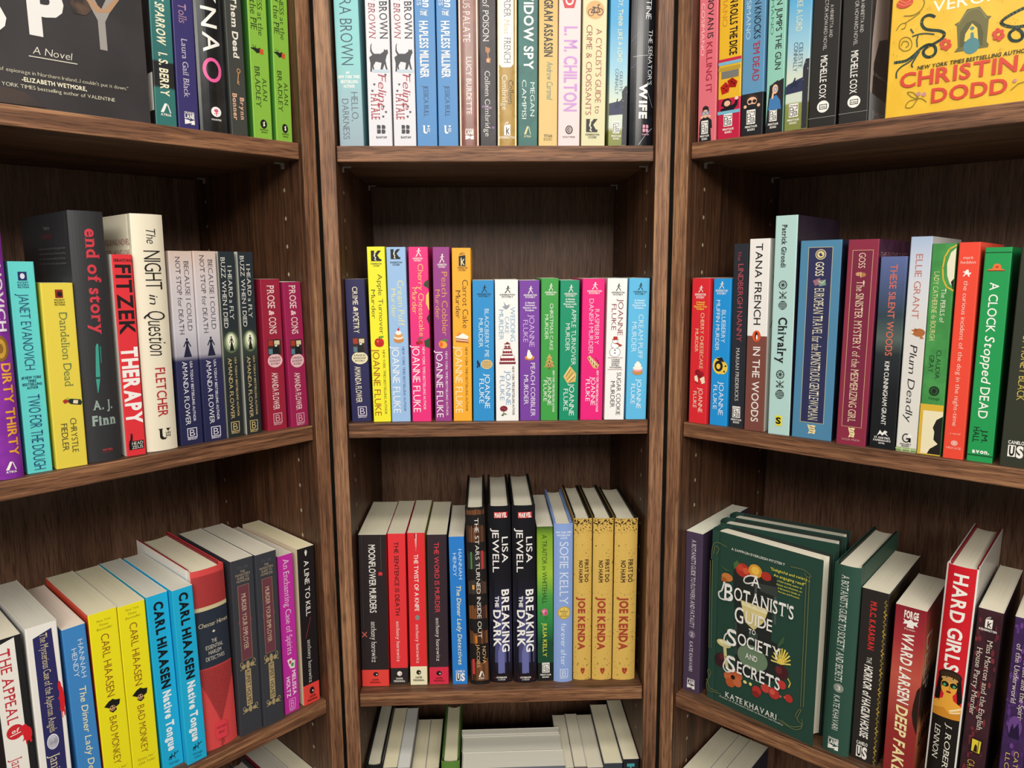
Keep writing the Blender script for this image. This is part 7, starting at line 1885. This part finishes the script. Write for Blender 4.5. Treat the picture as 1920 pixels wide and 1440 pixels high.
 ('S','V','au','LLOYD','n','#e0c060',.6658,.8201,.24,.44)]),
dict(k='h', w=0.028, h=0.2365, d=0.156, loc=(-0.4625, -0.21284, 1.53625), rot=-0.78626, lean=0.0, col='m:#2b282a,#332f31,20', label='black hardcover facing out with large white letters, upper left corner of the photo', grp='books on the left top shelf', bd='#1b1b1d', ro=0.45,
  items=[('F','H','ti','P','x','#e4e2de',.5545,.7233,.3739,.561),
 ('F','H','ti','Y','b','#9a9590',.5354,.7316,.6621,.8561),
 ('F','H','ti','S','x','#e8e6e2',.5744,.7353,.1061,.2691),
 ('F','P','il','m:#2b2523,#5c4434,60',[(.5886,.5801),(.6136,.625),(.6771,.6215),(.7123,.5975),(.6846,.5647)],0,1,0,1),
 ('F','P','il','#b08a68',[(.6846,.5647),(.7346,.6034),(.8111,.5916),(.871,.5347),(.8416,.5394),(.7691,.5886),(.7173,.5594)],0,1,0,1),
 ('F','P','il','m:#2d292a,#41342f,25',[(.0862,.9475),(.081,.9828),(.1963,.9915),(.4193,.9905),(.3245,.9453),(.2284,.9348)],0,1,0,1),
 ('F','H','bl','A Novel','ni','#d8d4c4',.7735,.8004,.3799,.5837),
 ('F','L','or','#c8c4b4',[(.3601,.8114),(.6044,.8103)],.006,0,1,0,1),
 ('F','H','bl','A tale of espionage in Northern Ireland...I couldn\'t put it down."','n','#cfc9b0',.8646,.8781,.1231,.8793),
 ('F','H','bl','-ELIZABETH WETMORE,','b','#efe8cc',.8904,.9056,.3117,.6439),
 ('F','H','bl','NEW YORK TIMES bestselling author of VALENTINE','n','#dcd6bc',.917,.9304,.1348,.7964)]),
dict(k='p', w=0.024, h=0.213, d=0.139, loc=(0.38531, -0.13518, 1.53507), rot=-2.32114, lean=0.0, col='m:#e6b62c,#eabc34,60', label='yellow book facing out with red author lettering, a snake and a shrine', grp='books on the right top shelf', ro=0.3,
  items=[('F','H','ti','VERONA','m','#f4efdc',.5294,.5746,.2543,.7307),
 ('F','P','il','#6a6434',[(.3989,.7577),(.4188,.7393),(.4038,.6512),(.3881,.6422),(.4165,.634),(.4548,.59),(.5259,.5894),(.5707,.6317),(.5968,.637),(.582,.6483),(.5808,.7357),(.5939,.7475),(.5906,.7589)],0,1,0,1),
 ('F','P','il','#54502a',[(.4287,.7406),(.4264,.6782),(.4612,.6453),(.4988,.6402),(.5393,.6627),(.5573,.6955),(.5587,.7465)],0,1,0,1),
 ('F','P','il','#ecc650',[(.453,.7195),(.4567,.6891),(.4906,.651),(.5217,.6738),(.5323,.7227),(.4892,.7206)],0,1,0,1),
 ('F','O','il','#4d8288',.7095,.7748,.4509,.5421),
 ('F','P','il','#4d8288',[(.4864,.7135),(.4863,.6878),(.5026,.6883),(.5095,.7147)],0,1,0,1),
 ('F','O','il','#4d8288',.6641,.6793,.4813,.5047),
 ('F','L','il','#8a8450',[(.4129,.6455),(.4608,.601),(.5224,.5997),(.567,.6396)],.006,0,1,0,1),
 ('F','L','il','#3c5040',[(.2686,.5946),(.2474,.5853),(.2217,.5828),(.1973,.5934),(.1946,.6159),(.2174,.6366),(.2541,.6468),(.3005,.6554),(.3293,.6672),(.3332,.6799),(.3196,.6921),(.2807,.7046),(.2411,.7138),(.217,.7286),(.2214,.7451),(.2459,.7576),(.2762,.7552),(.2906,.7393),(.2823,.7189),(.2609,.7085),(.2351,.706),(.2002,.7158),(.1561,.7408),(.1104,.757),(.0409,.7573)],.018,0,1,0,1),
 ('F','L','il','#3c5040',[(.7717,.6289),(.7027,.6453),(.6596,.6624),(.6541,.6733),(.6807,.6868),(.7272,.6981),(.7808,.7003)],.018,0,1,0,1),
 ('F','L','il','#3c5040',[(.7367,.7026),(.7069,.7152),(.7021,.7311),(.72,.7484),(.7521,.7541),(.773,.7436),(.766,.723),(.7417,.7066)],.018,0,1,0,1),
 ('F','L','il','#3c5040',[(.0587,.8258),(.0587,.8002),(.0861,.7796),(.1424,.7608),(.1909,.7254)],.01,0,1,0,1),
 ('F','L','il','#3c5040',[(.1913,.729),(.168,.7548),(.1495,.7778),(.156,.7894)],.01,0,1,0,1),
 ('F','L','il','#3c5040',[(.1421,.6586),(.1781,.6544),(.2247,.657),(.2741,.6669)],.009,0,1,0,1),
 ('F','L','il','#3c5040',[(.1781,.6544),(.1701,.6765),(.1758,.7057)],.009,0,1,0,1),
 ('F','L','il','#3c5040',[(.1459,.6449),(.1283,.6265)],.01,0,1,0,1),
 ('F','L','il','#8a7a1e',[(.0376,.6198),(.062,.5979),(.0937,.5969),(.0904,.6161),(.0695,.6187)],.005,0,1,0,1),
 ('F','L','il','#8a7a1e',[(.0935,.5951),(.139,.58),(.1788,.5644)],.005,0,1,0,1),
 ('F','L','il','#8a7a1e',[(.0798,.5646),(.1379,.5692),(.1829,.5544),(.2006,.529),(.1939,.514)],.006,0,1,0,1),
 ('F','L','il','#8a7a1e',[(.0641,.6954),(.0665,.6668),(.0946,.656),(.1272,.6656),(.1429,.6909),(.1319,.711),(.0953,.7137),(.0641,.6954)],.005,0,1,0,1),
 ('F','L','il','#8a7a1e',[(.0768,.6898),(.0857,.6729),(.1125,.6763),(.122,.6918),(.1045,.7004)],.005,0,1,0,1),
 ('F','O','il','#c8442c',.4904,.5321,.0281,.1309),
 ('F','L','il','#e07a50',[(.0365,.5049),(.0753,.5213),(.122,.5175)],.006,0,1,0,1),
 ('F','L','il','#e07a50',[(.0515,.4965),(.0848,.512),(.1154,.5042)],.006,0,1,0,1),
 ('F','L','il','#8a7a1e',[(.2588,.9479),(.2285,.9306),(.1752,.9218),(.1355,.896),(.1729,.8997),(.2072,.9267)],.005,0,1,0,1),
 ('F','L','il','#8a7a1e',[(.2076,.9304),(.1501,.9339),(.1313,.9578),(.1689,.9613),(.1976,.9348)],.005,0,1,0,1),
 ('F','O','il','#c08a8a',.8996,.9172,.1915,.2191),
 ('F','O','il','#c08a8a',.9049,.9224,.226,.2532),
 ('F','L','il','#8a7a1e',[(.7378,.9462),(.7735,.9247),(.8087,.92)],.005,0,1,0,1),
 ('F','O','il','#c08a8a',.9034,.9183,.7429,.7648),
 ('F','H','bl','NEW YORK TIMES BESTSELLING AUTHOR','bi','#2b2a1c',.7896,.8049,.1866,.8159),
 ('F','H','au','CHRISTINA','b','#d0432c',.8115,.8724,.0841,.8857),
 ('F','H','au','DODD','b','#d0432c',.8958,.9538,.2851,.7174),
 ('F','O','il','#d0432c',.7164,.7352,.3567,.3833),
 ('F','O','il','#d0432c',.7253,.7442,.3409,.3677),
 ('F','O','il','#d0432c',.7178,.7367,.3182,.3452),
 ('F','O','il','#d0432c',.7013,.7201,.3112,.3382),
 ('F','O','il','#d0432c',.6924,.7112,.3271,.3539),
 ('F','O','il','#d0432c',.7,.7188,.3497,.3765),
 ('F','O','il','#e8b83a',.7125,.724,.3392,.3556),
 ('F','O','il','#d0432c',.715,.734,.6524,.6785),
 ('F','O','il','#d0432c',.724,.7431,.6372,.6634),
 ('F','O','il','#d0432c',.7163,.7355,.615,.6413),
 ('F','O','il','#d0432c',.6996,.7187,.608,.6343),
 ('F','O','il','#d0432c',.6906,.7097,.6233,.6495),
 ('F','O','il','#d0432c',.6983,.7174,.6455,.6715),
 ('F','O','il','#e8b83a',.711,.7227,.6354,.6514),
 ('F','O','pt','#b8901e',.6609,.6652,.1977,.2039),
 ('F','O','pt','#b8901e',.679,.6833,.299,.3051),
 ('F','O','pt','#b8901e',.7203,.7248,.0284,.035),
 ('F','O','pt','#b8901e',.5919,.5962,.2065,.2127),
 ('F','O','pt','#b8901e',.6713,.6753,.7363,.7419),
 ('F','O','pt','#b8901e',.6672,.6713,.6292,.6348),
 ('F','O','pt','#b8901e',.5483,.5525,.2334,.2394),
 ('F','O','pt','#b8901e',.6674,.6715,.6491,.6545),
 ('F','O','pt','#b8901e',.7239,.7281,.3226,.3286),
 ('F','O','pt','#b8901e',.7554,.7596,.3628,.3689),
 ('F','O','pt','#b8901e',.5883,.5923,.6482,.6538),
 ('F','O','pt','#b8901e',.5825,.5869,.1109,.1173),
 ('F','O','pt','#b8901e',.6631,.6671,.7154,.7208),
 ('F','O','pt','#b8901e',.6741,.6784,.2843,.2904),
 ('F','O','pt','#b8901e',.778,.7821,.6563,.6619),
 ('F','O','pt','#b8901e',.7724,.7765,.6585,.6641),
 ('F','O','pt','#b8901e',.6892,.6933,.678,.6836),
 ('F','O','pt','#b8901e',.6878,.6919,.6285,.6341),
 ('F','O','pt','#b8901e',.5548,.559,.2218,.228),
 ('F','O','pt','#b8901e',.7777,.7818,.6546,.6602),
 ('F','O','pt','#b8901e',.7142,.7186,.0876,.0941),
 ('F','O','pt','#b8901e',.5799,.5841,.318,.3241),
 ('F','O','pt','#b8901e',.7135,.7178,.2458,.252),
 ('F','O','pt','#b8901e',.5767,.5808,.6427,.6483),
 ('F','O','pt','#b8901e',.7764,.7804,.6727,.6783),
 ('F','O','pt','#b8901e',.5589,.5632,.2408,.247),
 ('F','O','pt','#b8901e',.6285,.6328,.1632,.1694),
 ('F','O','pt','#b8901e',.7283,.7327,.0525,.0591),
 ('F','O','pt','#b8901e',.757,.7613,.2656,.2718),
 ('F','O','pt','#b8901e',.6483,.6524,.6676,.6732),
 ('F','O','pt','#b8901e',.6635,.6678,.3639,.3699),
 ('F','O','pt','#b8901e',.6772,.6813,.7006,.7061),
 ('F','O','pt','#b8901e',.707,.7112,.3474,.3535),
 ('F','O','pt','#b8901e',.606,.6103,.1915,.1979),
 ('F','O','pt','#b8901e',.6814,.6854,.7258,.7312),
 ('F','O','pt','#b8901e',.6752,.6795,.3321,.3382),
 ('F','O','pt','#b8901e',.6692,.6736,.0287,.0353)]),
dict(k='h', w=0.0285, h=0.2235, d=0.141, loc=(0.26986, -0.01022, 0.85074), rot=-2.4216, lean=0.0, col='#25453a', label='large dark green hardcover facing out, covered in flowers and white title lettering', grp='books on the lower right shelf', bd='#18241f', ro=0.5, pg='#d2ccba',
  items=[('F','P','il','#232826',[(.2385,.1897),(.6327,.1569),(.6342,.259),(.6013,.2745),(.6068,.5165),(.6622,.5206),(.6647,.7221),(.5842,.7616),(.2939,.7754),(.2826,.6128),(.3034,.5895),(.2494,.3484)],0,1,0,1),
 ('F','P','il','#d8ca8a',[(.316,.3478),(.5728,.3497),(.5371,.4276),(.4499,.4918),(.3684,.466)],0,1,0,1),
 ('F','P','il','#f0e6b8',[(.3239,.3551),(.5664,.3555),(.5544,.3799),(.3399,.3739)],0,1,0,1),
 ('F','O','il','#6c8468',.583,.7246,.3084,.5867),
 ('F','P','il','#3a4a40',[(.4009,.5122),(.4866,.5054),(.4832,.5551),(.4119,.5634)],0,1,0,1),
 ('F','L','il','#4c5450',[(.4514,.2273),(.4528,.3408)],.02,0,1,0,1),
 ('F','L','il','#4c5450',[(.6255,.2351),(.6331,.4144)],.02,0,1,0,1),
 ('F','L','il','#3c4440',[(.2813,.4858),(.2938,.665)],.02,0,1,0,1),
 ('F','P','il','#3a403c',[(.4723,.2231),(.6371,.2114),(.6415,.266),(.4894,.2631)],0,1,0,1),
 ('F','O','il','#b03426',.1393,.2157,.2598,.3918),
 ('F','O','il','#c8462e',.1511,.1859,.2716,.335),
 ('F','O','il','#d85a3a',.159,.1936,.3262,.3832),
 ('F','O','il','#d89a34',.1242,.1995,.378,.5008),
 ('F','O','il','#f0c050',.1361,.1806,.4029,.4755),
 ('F','O','il','#b03426',.1475,.1949,.4918,.5845),
 ('F','O','il','#c87a3c',.2222,.2683,.129,.236),
 ('F','O','il','#a85a2c',.2502,.2787,.1235,.1835),
 ('F','P','il','#4a6a3a',[(.2458,.1883),(.2361,.1546),(.2713,.1304),(.2915,.1461)],0,1,0,1),
 ('F','P','il','#3a5a34',[(.1026,.184),(.1795,.2009),(.2391,.1985),(.1652,.2126)],0,1,0,1),
 ('F','O','il','#c0623a',.7602,.8075,.2408,.318),
 ('F','O','il','#c86a40',.7885,.8435,.1893,.2675),
 ('F','O','il','#c0623a',.7624,.8167,.2898,.366),
 ('F','O','il','#b8582e',.8191,.8741,.2084,.2982),
 ('F','O','il','#c86a40',.8013,.8558,.2788,.3614),
 ('F','O','il','#1c1410',.7969,.8224,.2558,.2974),
 ('F','O','il','#3a1c20',.6988,.7798,.0943,.1981),
 ('F','O','il','#5a2428',.6949,.7352,.1376,.1982),
 ('F','O','il','#4a1e22',.6252,.7042,.6589,.7707),
 ('F','O','il','#6a2a2a',.6381,.6794,.6577,.7166),
 ('F','O','il','#d8cc8a',.6118,.6555,.1084,.2474),
 ('F','L','il','#d0c890',[(.1863,.6455),(.1981,.7074),(.2175,.7676)],.03,0,1,0,1),
 ('F','O','il','#f0e8b8',.6163,.6382,.1322,.2228),
 ('F','O','il','#b8322c',.8003,.8536,.4614,.546),
 ('F','O','il','#c8443a',.767,.8163,.538,.621),
 ('F','O','il','#8a2424',.8307,.8663,.4643,.5321),
 ('F','O','il','#b83430',.7683,.8311,.6082,.706),
 ('F','O','il','#d0584a',.779,.8105,.6183,.6673),
 ('F','O','il','#c03a34',.7094,.7576,.6832,.7578),
 ('F','O','il','#b8322c',.7704,.8151,.7522,.8206),
 ('F','O','il','#e8d884',.7971,.8151,.3756,.4103),
 ('F','O','il','#e8d884',.7952,.8131,.4298,.4584),
 ('F','O','il','#c85a4a',.7943,.8082,.7044,.7258),
 ('F','O','il','#c85a4a',.7882,.802,.7422,.7634),
 ('F','L','il','#d8c050',[(.7706,.6849),(.7937,.7048),(.7811,.7301)],.01,0,1,0,1),
 ('F','P','il','#3c5a38',[(.6628,.5291),(.6994,.4769),(.7248,.4579),(.7213,.4975),(.6769,.5344)],0,1,0,1),
 ('F','P','il','#2f4a34',[(.1556,.5282),(.2172,.5369),(.258,.5822),(.2035,.5584)],0,1,0,1),
 ('F','L','il','#f0dc70',[(.7043,.6192),(.6679,.6192),(.6202,.6198)],.012,0,1,0,1),
 ('F','L','il','#e0c244',[(.7043,.6192),(.6706,.6091),(.6265,.5951)],.012,0,1,0,1),
 ('F','L','il','#f0dc70',[(.7043,.6192),(.6766,.5996),(.6404,.5721)],.012,0,1,0,1),
 ('F','L','il','#e0c244',[(.7043,.6192),(.6853,.5916),(.6605,.5529)],.012,0,1,0,1),
 ('F','L','il','#f0dc70',[(.7043,.6192),(.6958,.5859),(.6846,.5396)],.012,0,1,0,1),
 ('F','L','il','#e0c244',[(.7043,.6192),(.7071,.5831),(.7104,.5332)],.012,0,1,0,1),
 ('F','L','il','#f0dc70',[(.7043,.6192),(.718,.5834),(.7354,.5344)],.012,0,1,0,1),
 ('F','L','il','#e0c244',[(.7043,.6192),(.7275,.5867),(.7571,.543)],.012,0,1,0,1),
 ('F','L','il','#f0dc70',[(.7043,.6192),(.7347,.5928),(.7736,.5582)],.012,0,1,0,1),
 ('F','L','il','#e0c244',[(.7043,.6192),(.7389,.6011),(.7833,.5783)],.012,0,1,0,1),
 ('F','L','il','#f0dc70',[(.7043,.6192),(.7397,.6107),(.7853,.6017)],.012,0,1,0,1),
 ('F','L','or','#6f7448',[(.0274,.1663),(.0352,.0925),(.0794,.0624),(.171,.0733)],.006,0,1,0,1),
 ('F','L','or','#6f7448',[(.0472,.1355),(.0581,.0885),(.0968,.0952),(.0761,.1303)],.006,0,1,0,1),
 ('F','L','or','#6f7448',[(.0172,.1772),(.0333,.6923)],.006,0,1,0,1),
 ('F','L','or','#6f7448',[(.0403,.173),(.0567,.6865)],.005,0,1,0,1),
 ('F','L','or','#6f7448',[(.7458,.0763),(.8491,.0733),(.9012,.0879),(.9147,.0976),(.8774,.1049),(.8631,.0871)],.006,0,1,0,1),
 ('F','L','or','#6f7448',[(.9027,.104),(.9131,.802)],.006,0,1,0,1),
 ('F','L','or','#6f7448',[(.8777,.1089),(.8901,.8086)],.005,0,1,0,1),
 ('F','L','or','#6f7448',[(.052,.8676),(.0309,.8351),(.0459,.8197),(.0587,.8468),(.0229,.9137),(.0409,.9472),(.1045,.944),(.1668,.9362)],.006,0,1,0,1),
 ('F','L','or','#6f7448',[(.0211,.8854),(.0561,.9334),(.1351,.9307)],.006,0,1,0,1),
 ('F','L','or','#6f7448',[(.8742,.8832),(.8529,.8676),(.8762,.8301),(.8955,.8245),(.8677,.8851),(.9086,.8992),(.898,.9288),(.8331,.9485),(.7093,.9322)],.006,0,1,0,1),
 ('F','L','or','#6f7448',[(.9063,.8737),(.9093,.9078),(.8189,.9395),(.7365,.9286)],.006,0,1,0,1),
 ('F','H','bl','A SAFFRON EVERLEIGH MYSTERY','m','#e8e6da',.0683,.0813,.2164,.6973),
 ('F','H','bl','"Delightful and twisty...','m','#e8dc50',.1114,.1257,.576,.9081),
 ('F','H','bl','An engaging read!"','m','#e8dc50',.1401,.1544,.6058,.8749),
 ('F','H','bl','-LYDIA KANG, author of','m','#e8dc50',.1682,.1766,.6346,.8476),
 ('F','H','bl','Opium and Absinthe, on','m','#e8dc50',.1872,.1955,.6334,.8492),
 ('F','H','bl',"A Botanist's Guide to",'m','#e8dc50',.2058,.2141,.647,.8355),
 ('F','H','bl','Parties and Poisons','m','#e8dc50',.2238,.2321,.6526,.8306),
 ('F','H','ti','A','ms','#f4f2ec',.1827,.2448,.4103,.4961),
 ('F','L','ti','#f4f2ec',[(.4624,.186),(.399,.1923),(.3544,.2115),(.3474,.2349),(.3809,.2397),(.4438,.2201)],.012,0,1,0,1),
 ('F','H','ti','B','ms','#f4f2ec',.2762,.3745,.158,.251),
 ('F','L','ti','#f4f2ec',[(.1619,.2763),(.1423,.3255),(.113,.3451),(.1271,.3741),(.1909,.3716),(.2341,.3426)],.014,0,1,0,1),
 ('F','H','ti',"OTANIST'S",'ms','#f4f2ec',.2822,.3547,.2598,.7919),
 ('F','H','ti','G','ms','#f4f2ec',.3891,.4781,.2736,.3558),
 ('F','H','ti','UIDE','ms','#f4f2ec',.3972,.4624,.3673,.6156),
 ('F','H','ti','TO','ms','#f4f2ec',.4881,.5145,.4084,.4729),
 ('F','H','ti','S','ms','#f4f2ec',.5301,.6251,.2082,.3012),
 ('F','L','ti','#f4f2ec',[(.2259,.5532),(.1897,.5801),(.1845,.6182),(.2236,.6318),(.2679,.6164)],.012,0,1,0,1),
 ('F','H','ti','OCIETY','ms','#f4f2ec',.535,.6011,.3126,.7017),
 ('F','H','ti','AND','ms','#f4f2ec',.6325,.6628,.3873,.4982),
 ('F','H','ti','S','ms','#f4f2ec',.6869,.7784,.2108,.3013),
 ('F','L','ti','#f4f2ec',[(.2428,.6916),(.1996,.7303),(.1869,.7708),(.2265,.7885),(.2781,.7657)],.012,0,1,0,1),
 ('F','H','ti','ECRETS','ms','#f4f2ec',.6991,.7696,.317,.7087),
 ('F','H','au','KATE KHAVARI','ms','#e8e6dc',.9082,.9396,.2139,.6957),
 ('F','H','bl',"Author of A Botanist's Guide to Flowers and Fatality",'s','#e8e6dc',.9445,.9546,.1571,.7551)]),
dict(k='h', w=0.0255, h=0.2235, d=0.143, loc=(0.28393, 0.01423, 0.85074), rot=-2.19897, lean=0.0, col='#25453a', label='green hardcover standing directly behind the large face-out one, mostly hidden', grp='books on the lower right shelf', bd='#18241f', ro=0.5, pg='#d6d0c0',
  items=[]),
dict(k='h', w=0.0255, h=0.2235, d=0.143, loc=(0.30293, 0.03478, 0.85074), rot=-2.19024, lean=0.0, col='#25453a', label='green hardcover against the back, rearmost of three facing out', grp='books on the lower right shelf', bd='#18241f', ro=0.5, pg='#d6d0c0',
  items=[]),
dict(k='h', w=0.0224, h=0.218, d=0.153, loc=(-0.1722, 0.016, 0.52381), rot=0.0, lean=0.0, col='#1c1c1e', label='black hardcover seen from above, leftmost on the lowest middle shelf', grp='books on the lowest middle shelf', pg='#bdb8a6',
  items=[]),
dict(k='p', w=0.0188, h=0.21, d=0.137, loc=(-0.151, 0.021, 0.52381), rot=0.0, lean=0.0, col='#3a3a3a', label='cream edged paperback seen from above, right of the black hardcover on the lowest shelf', grp='books on the lowest middle shelf', pg='#d2caac',
  items=[]),
dict(k='p', w=0.0165, h=0.21, d=0.137, loc=(-0.13275, 0.02, 0.52381), rot=0.0, lean=0.0, col='#8a9098', label='greyish white edged paperback seen from above, third from left on the lowest middle shelf', grp='books on the lowest middle shelf', pg='#c9c9c4',
  items=[]),
dict(k='p', w=0.0185, h=0.195, d=0.112, loc=(-0.11465, 0.038, 0.52381), rot=0.0, lean=0.0, col='#6a5a50', label='short paperback seen from above, left one of two set back on the lowest shelf', grp='books on the lowest middle shelf', pg='#cfc6aa',
  items=[]),
dict(k='p', w=0.0178, h=0.195, d=0.112, loc=(-0.0959, 0.038, 0.52381), rot=0.0, lean=0.0, col='#4a5a5a', label='short paperback seen from above, right one of two, beside the green hardcover', grp='books on the lowest middle shelf', pg='#cfc6aa',
  items=[]),
dict(k='h', w=0.0248, h=0.215, d=0.137, loc=(-0.07, 0.022, 0.52381), rot=0.0, lean=0.0, col='#5f8a3a', label='green hardcover seen from above, between paperbacks on the lowest middle shelf', grp='books on the lowest middle shelf', pg='#cbc5a8', bd='#5a7a3a', edge='#4a6a2e',
  items=[]),
dict(k='p', w=0.0186, h=0.205, d=0.12, loc=(0.087, 0.016, 0.52381), rot=0.0, lean=0.0, col='#5a5048', label='paperback seen from above, left of three beside the face-out pile on the lowest shelf', grp='books on the lowest middle shelf', pg='#cac4b0',
  items=[]),
dict(k='p', w=0.0167, h=0.207, d=0.12, loc=(0.10525, 0.015, 0.52381), rot=0.0, lean=0.0, col='#6a6058', label='paperback seen from above, middle of three on the lowest middle shelf', grp='books on the lowest middle shelf', pg='#cfc8b4',
  items=[]),
dict(k='p', w=0.0218, h=0.205, d=0.12, loc=(0.1251, 0.015, 0.52381), rot=0.0, lean=0.0, col='#5a5a5e', label='paperback seen from above, right of three, beside the dark covered one', grp='books on the lowest middle shelf', pg='#ccc6b2',
  items=[]),
dict(k='p', w=0.0248, h=0.212, d=0.136, loc=(0.1492, 0.013, 0.52381), rot=0.0, lean=0.0, col='#3a4048', label='dark covered paperback seen from above, second from right on the lowest middle shelf', grp='books on the lowest middle shelf', pg='#d0c9ae',
  items=[]),
dict(k='p', w=0.0212, h=0.218, d=0.138, loc=(0.173, 0.012, 0.52381), rot=0.0, lean=0.0, col='#222226', label='black paperback with teal letter, rightmost on the lowest middle shelf', grp='books on the lowest middle shelf', pg='#d2cbb0',
  items=[('S','V','ti','HUSH','b','#4aa0a8',.03,.4,.25,.7)]),
dict(k='p', w=0.011, h=0.2135, d=0.139, loc=(-0.0565, 0.0877, 0.52381), rot=-1.5708, lean=0.0, col='#c9c4ba', label='rear face-out paperback seen from above on the lowest middle shelf', grp='books on the lowest middle shelf', pg='#c4c2b6',
  items=[]),
dict(k='p', w=0.0336, h=0.2105, d=0.139, loc=(-0.0555, 0.0644, 0.52381), rot=-1.5708, lean=0.0, col='#8a8478', label='face-out paperback seen from above, in front of the rear one', grp='books on the lowest middle shelf', pg='#c4c2b6',
  items=[]),
dict(k='p', w=0.0336, h=0.2105, d=0.139, loc=(-0.0545, 0.0302, 0.52381), rot=-1.5708, lean=0.0, col='#6a7078', label='front face-out paperback on the lowest middle shelf, at the bottom edge of the photo', grp='books on the lowest middle shelf', pg='#c4c2b6',
  items=[]),
dict(k='p', w=0.0216, h=0.21, d=0.127, loc=(-0.23907, -0.00676, 0.52492), rot=0.78454, lean=0.0, col='#c8c0b0', label='paperback seen from above, nearest the bookcase side on the lowest left shelf', grp='books on the lowest left shelf', pg='#cfc8b0',
  items=[]),
dict(k='p', w=0.0242, h=0.21, d=0.127, loc=(-0.25585, -0.0235, 0.52492), rot=0.78454, lean=0.0, col='#5a2028', label='paperback with dark red cover seen from above, second on the lowest left shelf', grp='books on the lowest left shelf', pg='#b9b4a8', L='#7a2430',
  items=[]),
dict(k='h', w=0.0221, h=0.206, d=0.13, loc=(-0.2745, -0.04212, 0.52492), rot=0.78454, lean=0.0, col='#4a4a4c', label='grey hardcover seen from above, third on the lowest left shelf', grp='books on the lowest left shelf', pg='#a8a49a', bd='#3a3a3c',
  items=[]),
dict(k='p', w=0.0276, h=0.21, d=0.128, loc=(0.24296, -0.01615, 0.52374), rot=-0.75035, lean=0.0, col='#8a8478', label='paperback seen from above, nearest the bookcase side on the lowest right shelf', grp='books on the lowest right shelf', pg='#c9c3ac',
  items=[]),
dict(k='p', w=0.0157, h=0.21, d=0.128, loc=(0.25924, -0.03132, 0.52374), rot=-0.75035, lean=0.0, col='#7a7468', label='thin paperback seen from above, second on the lowest right shelf', grp='books on the lowest right shelf', pg='#c9c3ac',
  items=[]),
dict(k='p', w=0.0249, h=0.21, d=0.128, loc=(0.27453, -0.04557, 0.52374), rot=-0.75035, lean=0.0, col='#232a3a', label='navy covered paperback seen from above, third on the lowest right shelf', grp='books on the lowest right shelf', pg='#cac4ae', R='#1f2634',
  items=[])]
need = set()
def need_text(text, style):
    w = next((c for c in style if c in Glyphs.OFF), 'n')
    for ch in text:
        if ch != ' ': need.add((ch, w))
for B in BOOKS:
    for it in B['items']:
        if it[1] in 'VH': need_text(it[3], it[4])
for prims in ICONS.values():
    for pr in prims:
        if pr[0] == 'T': need_text(pr[2], pr[3])
G = Glyphs(need)
for B in BOOKS:
    build_book('hardcover_book' if B['k'] == 'h' else 'paperback_book', B)
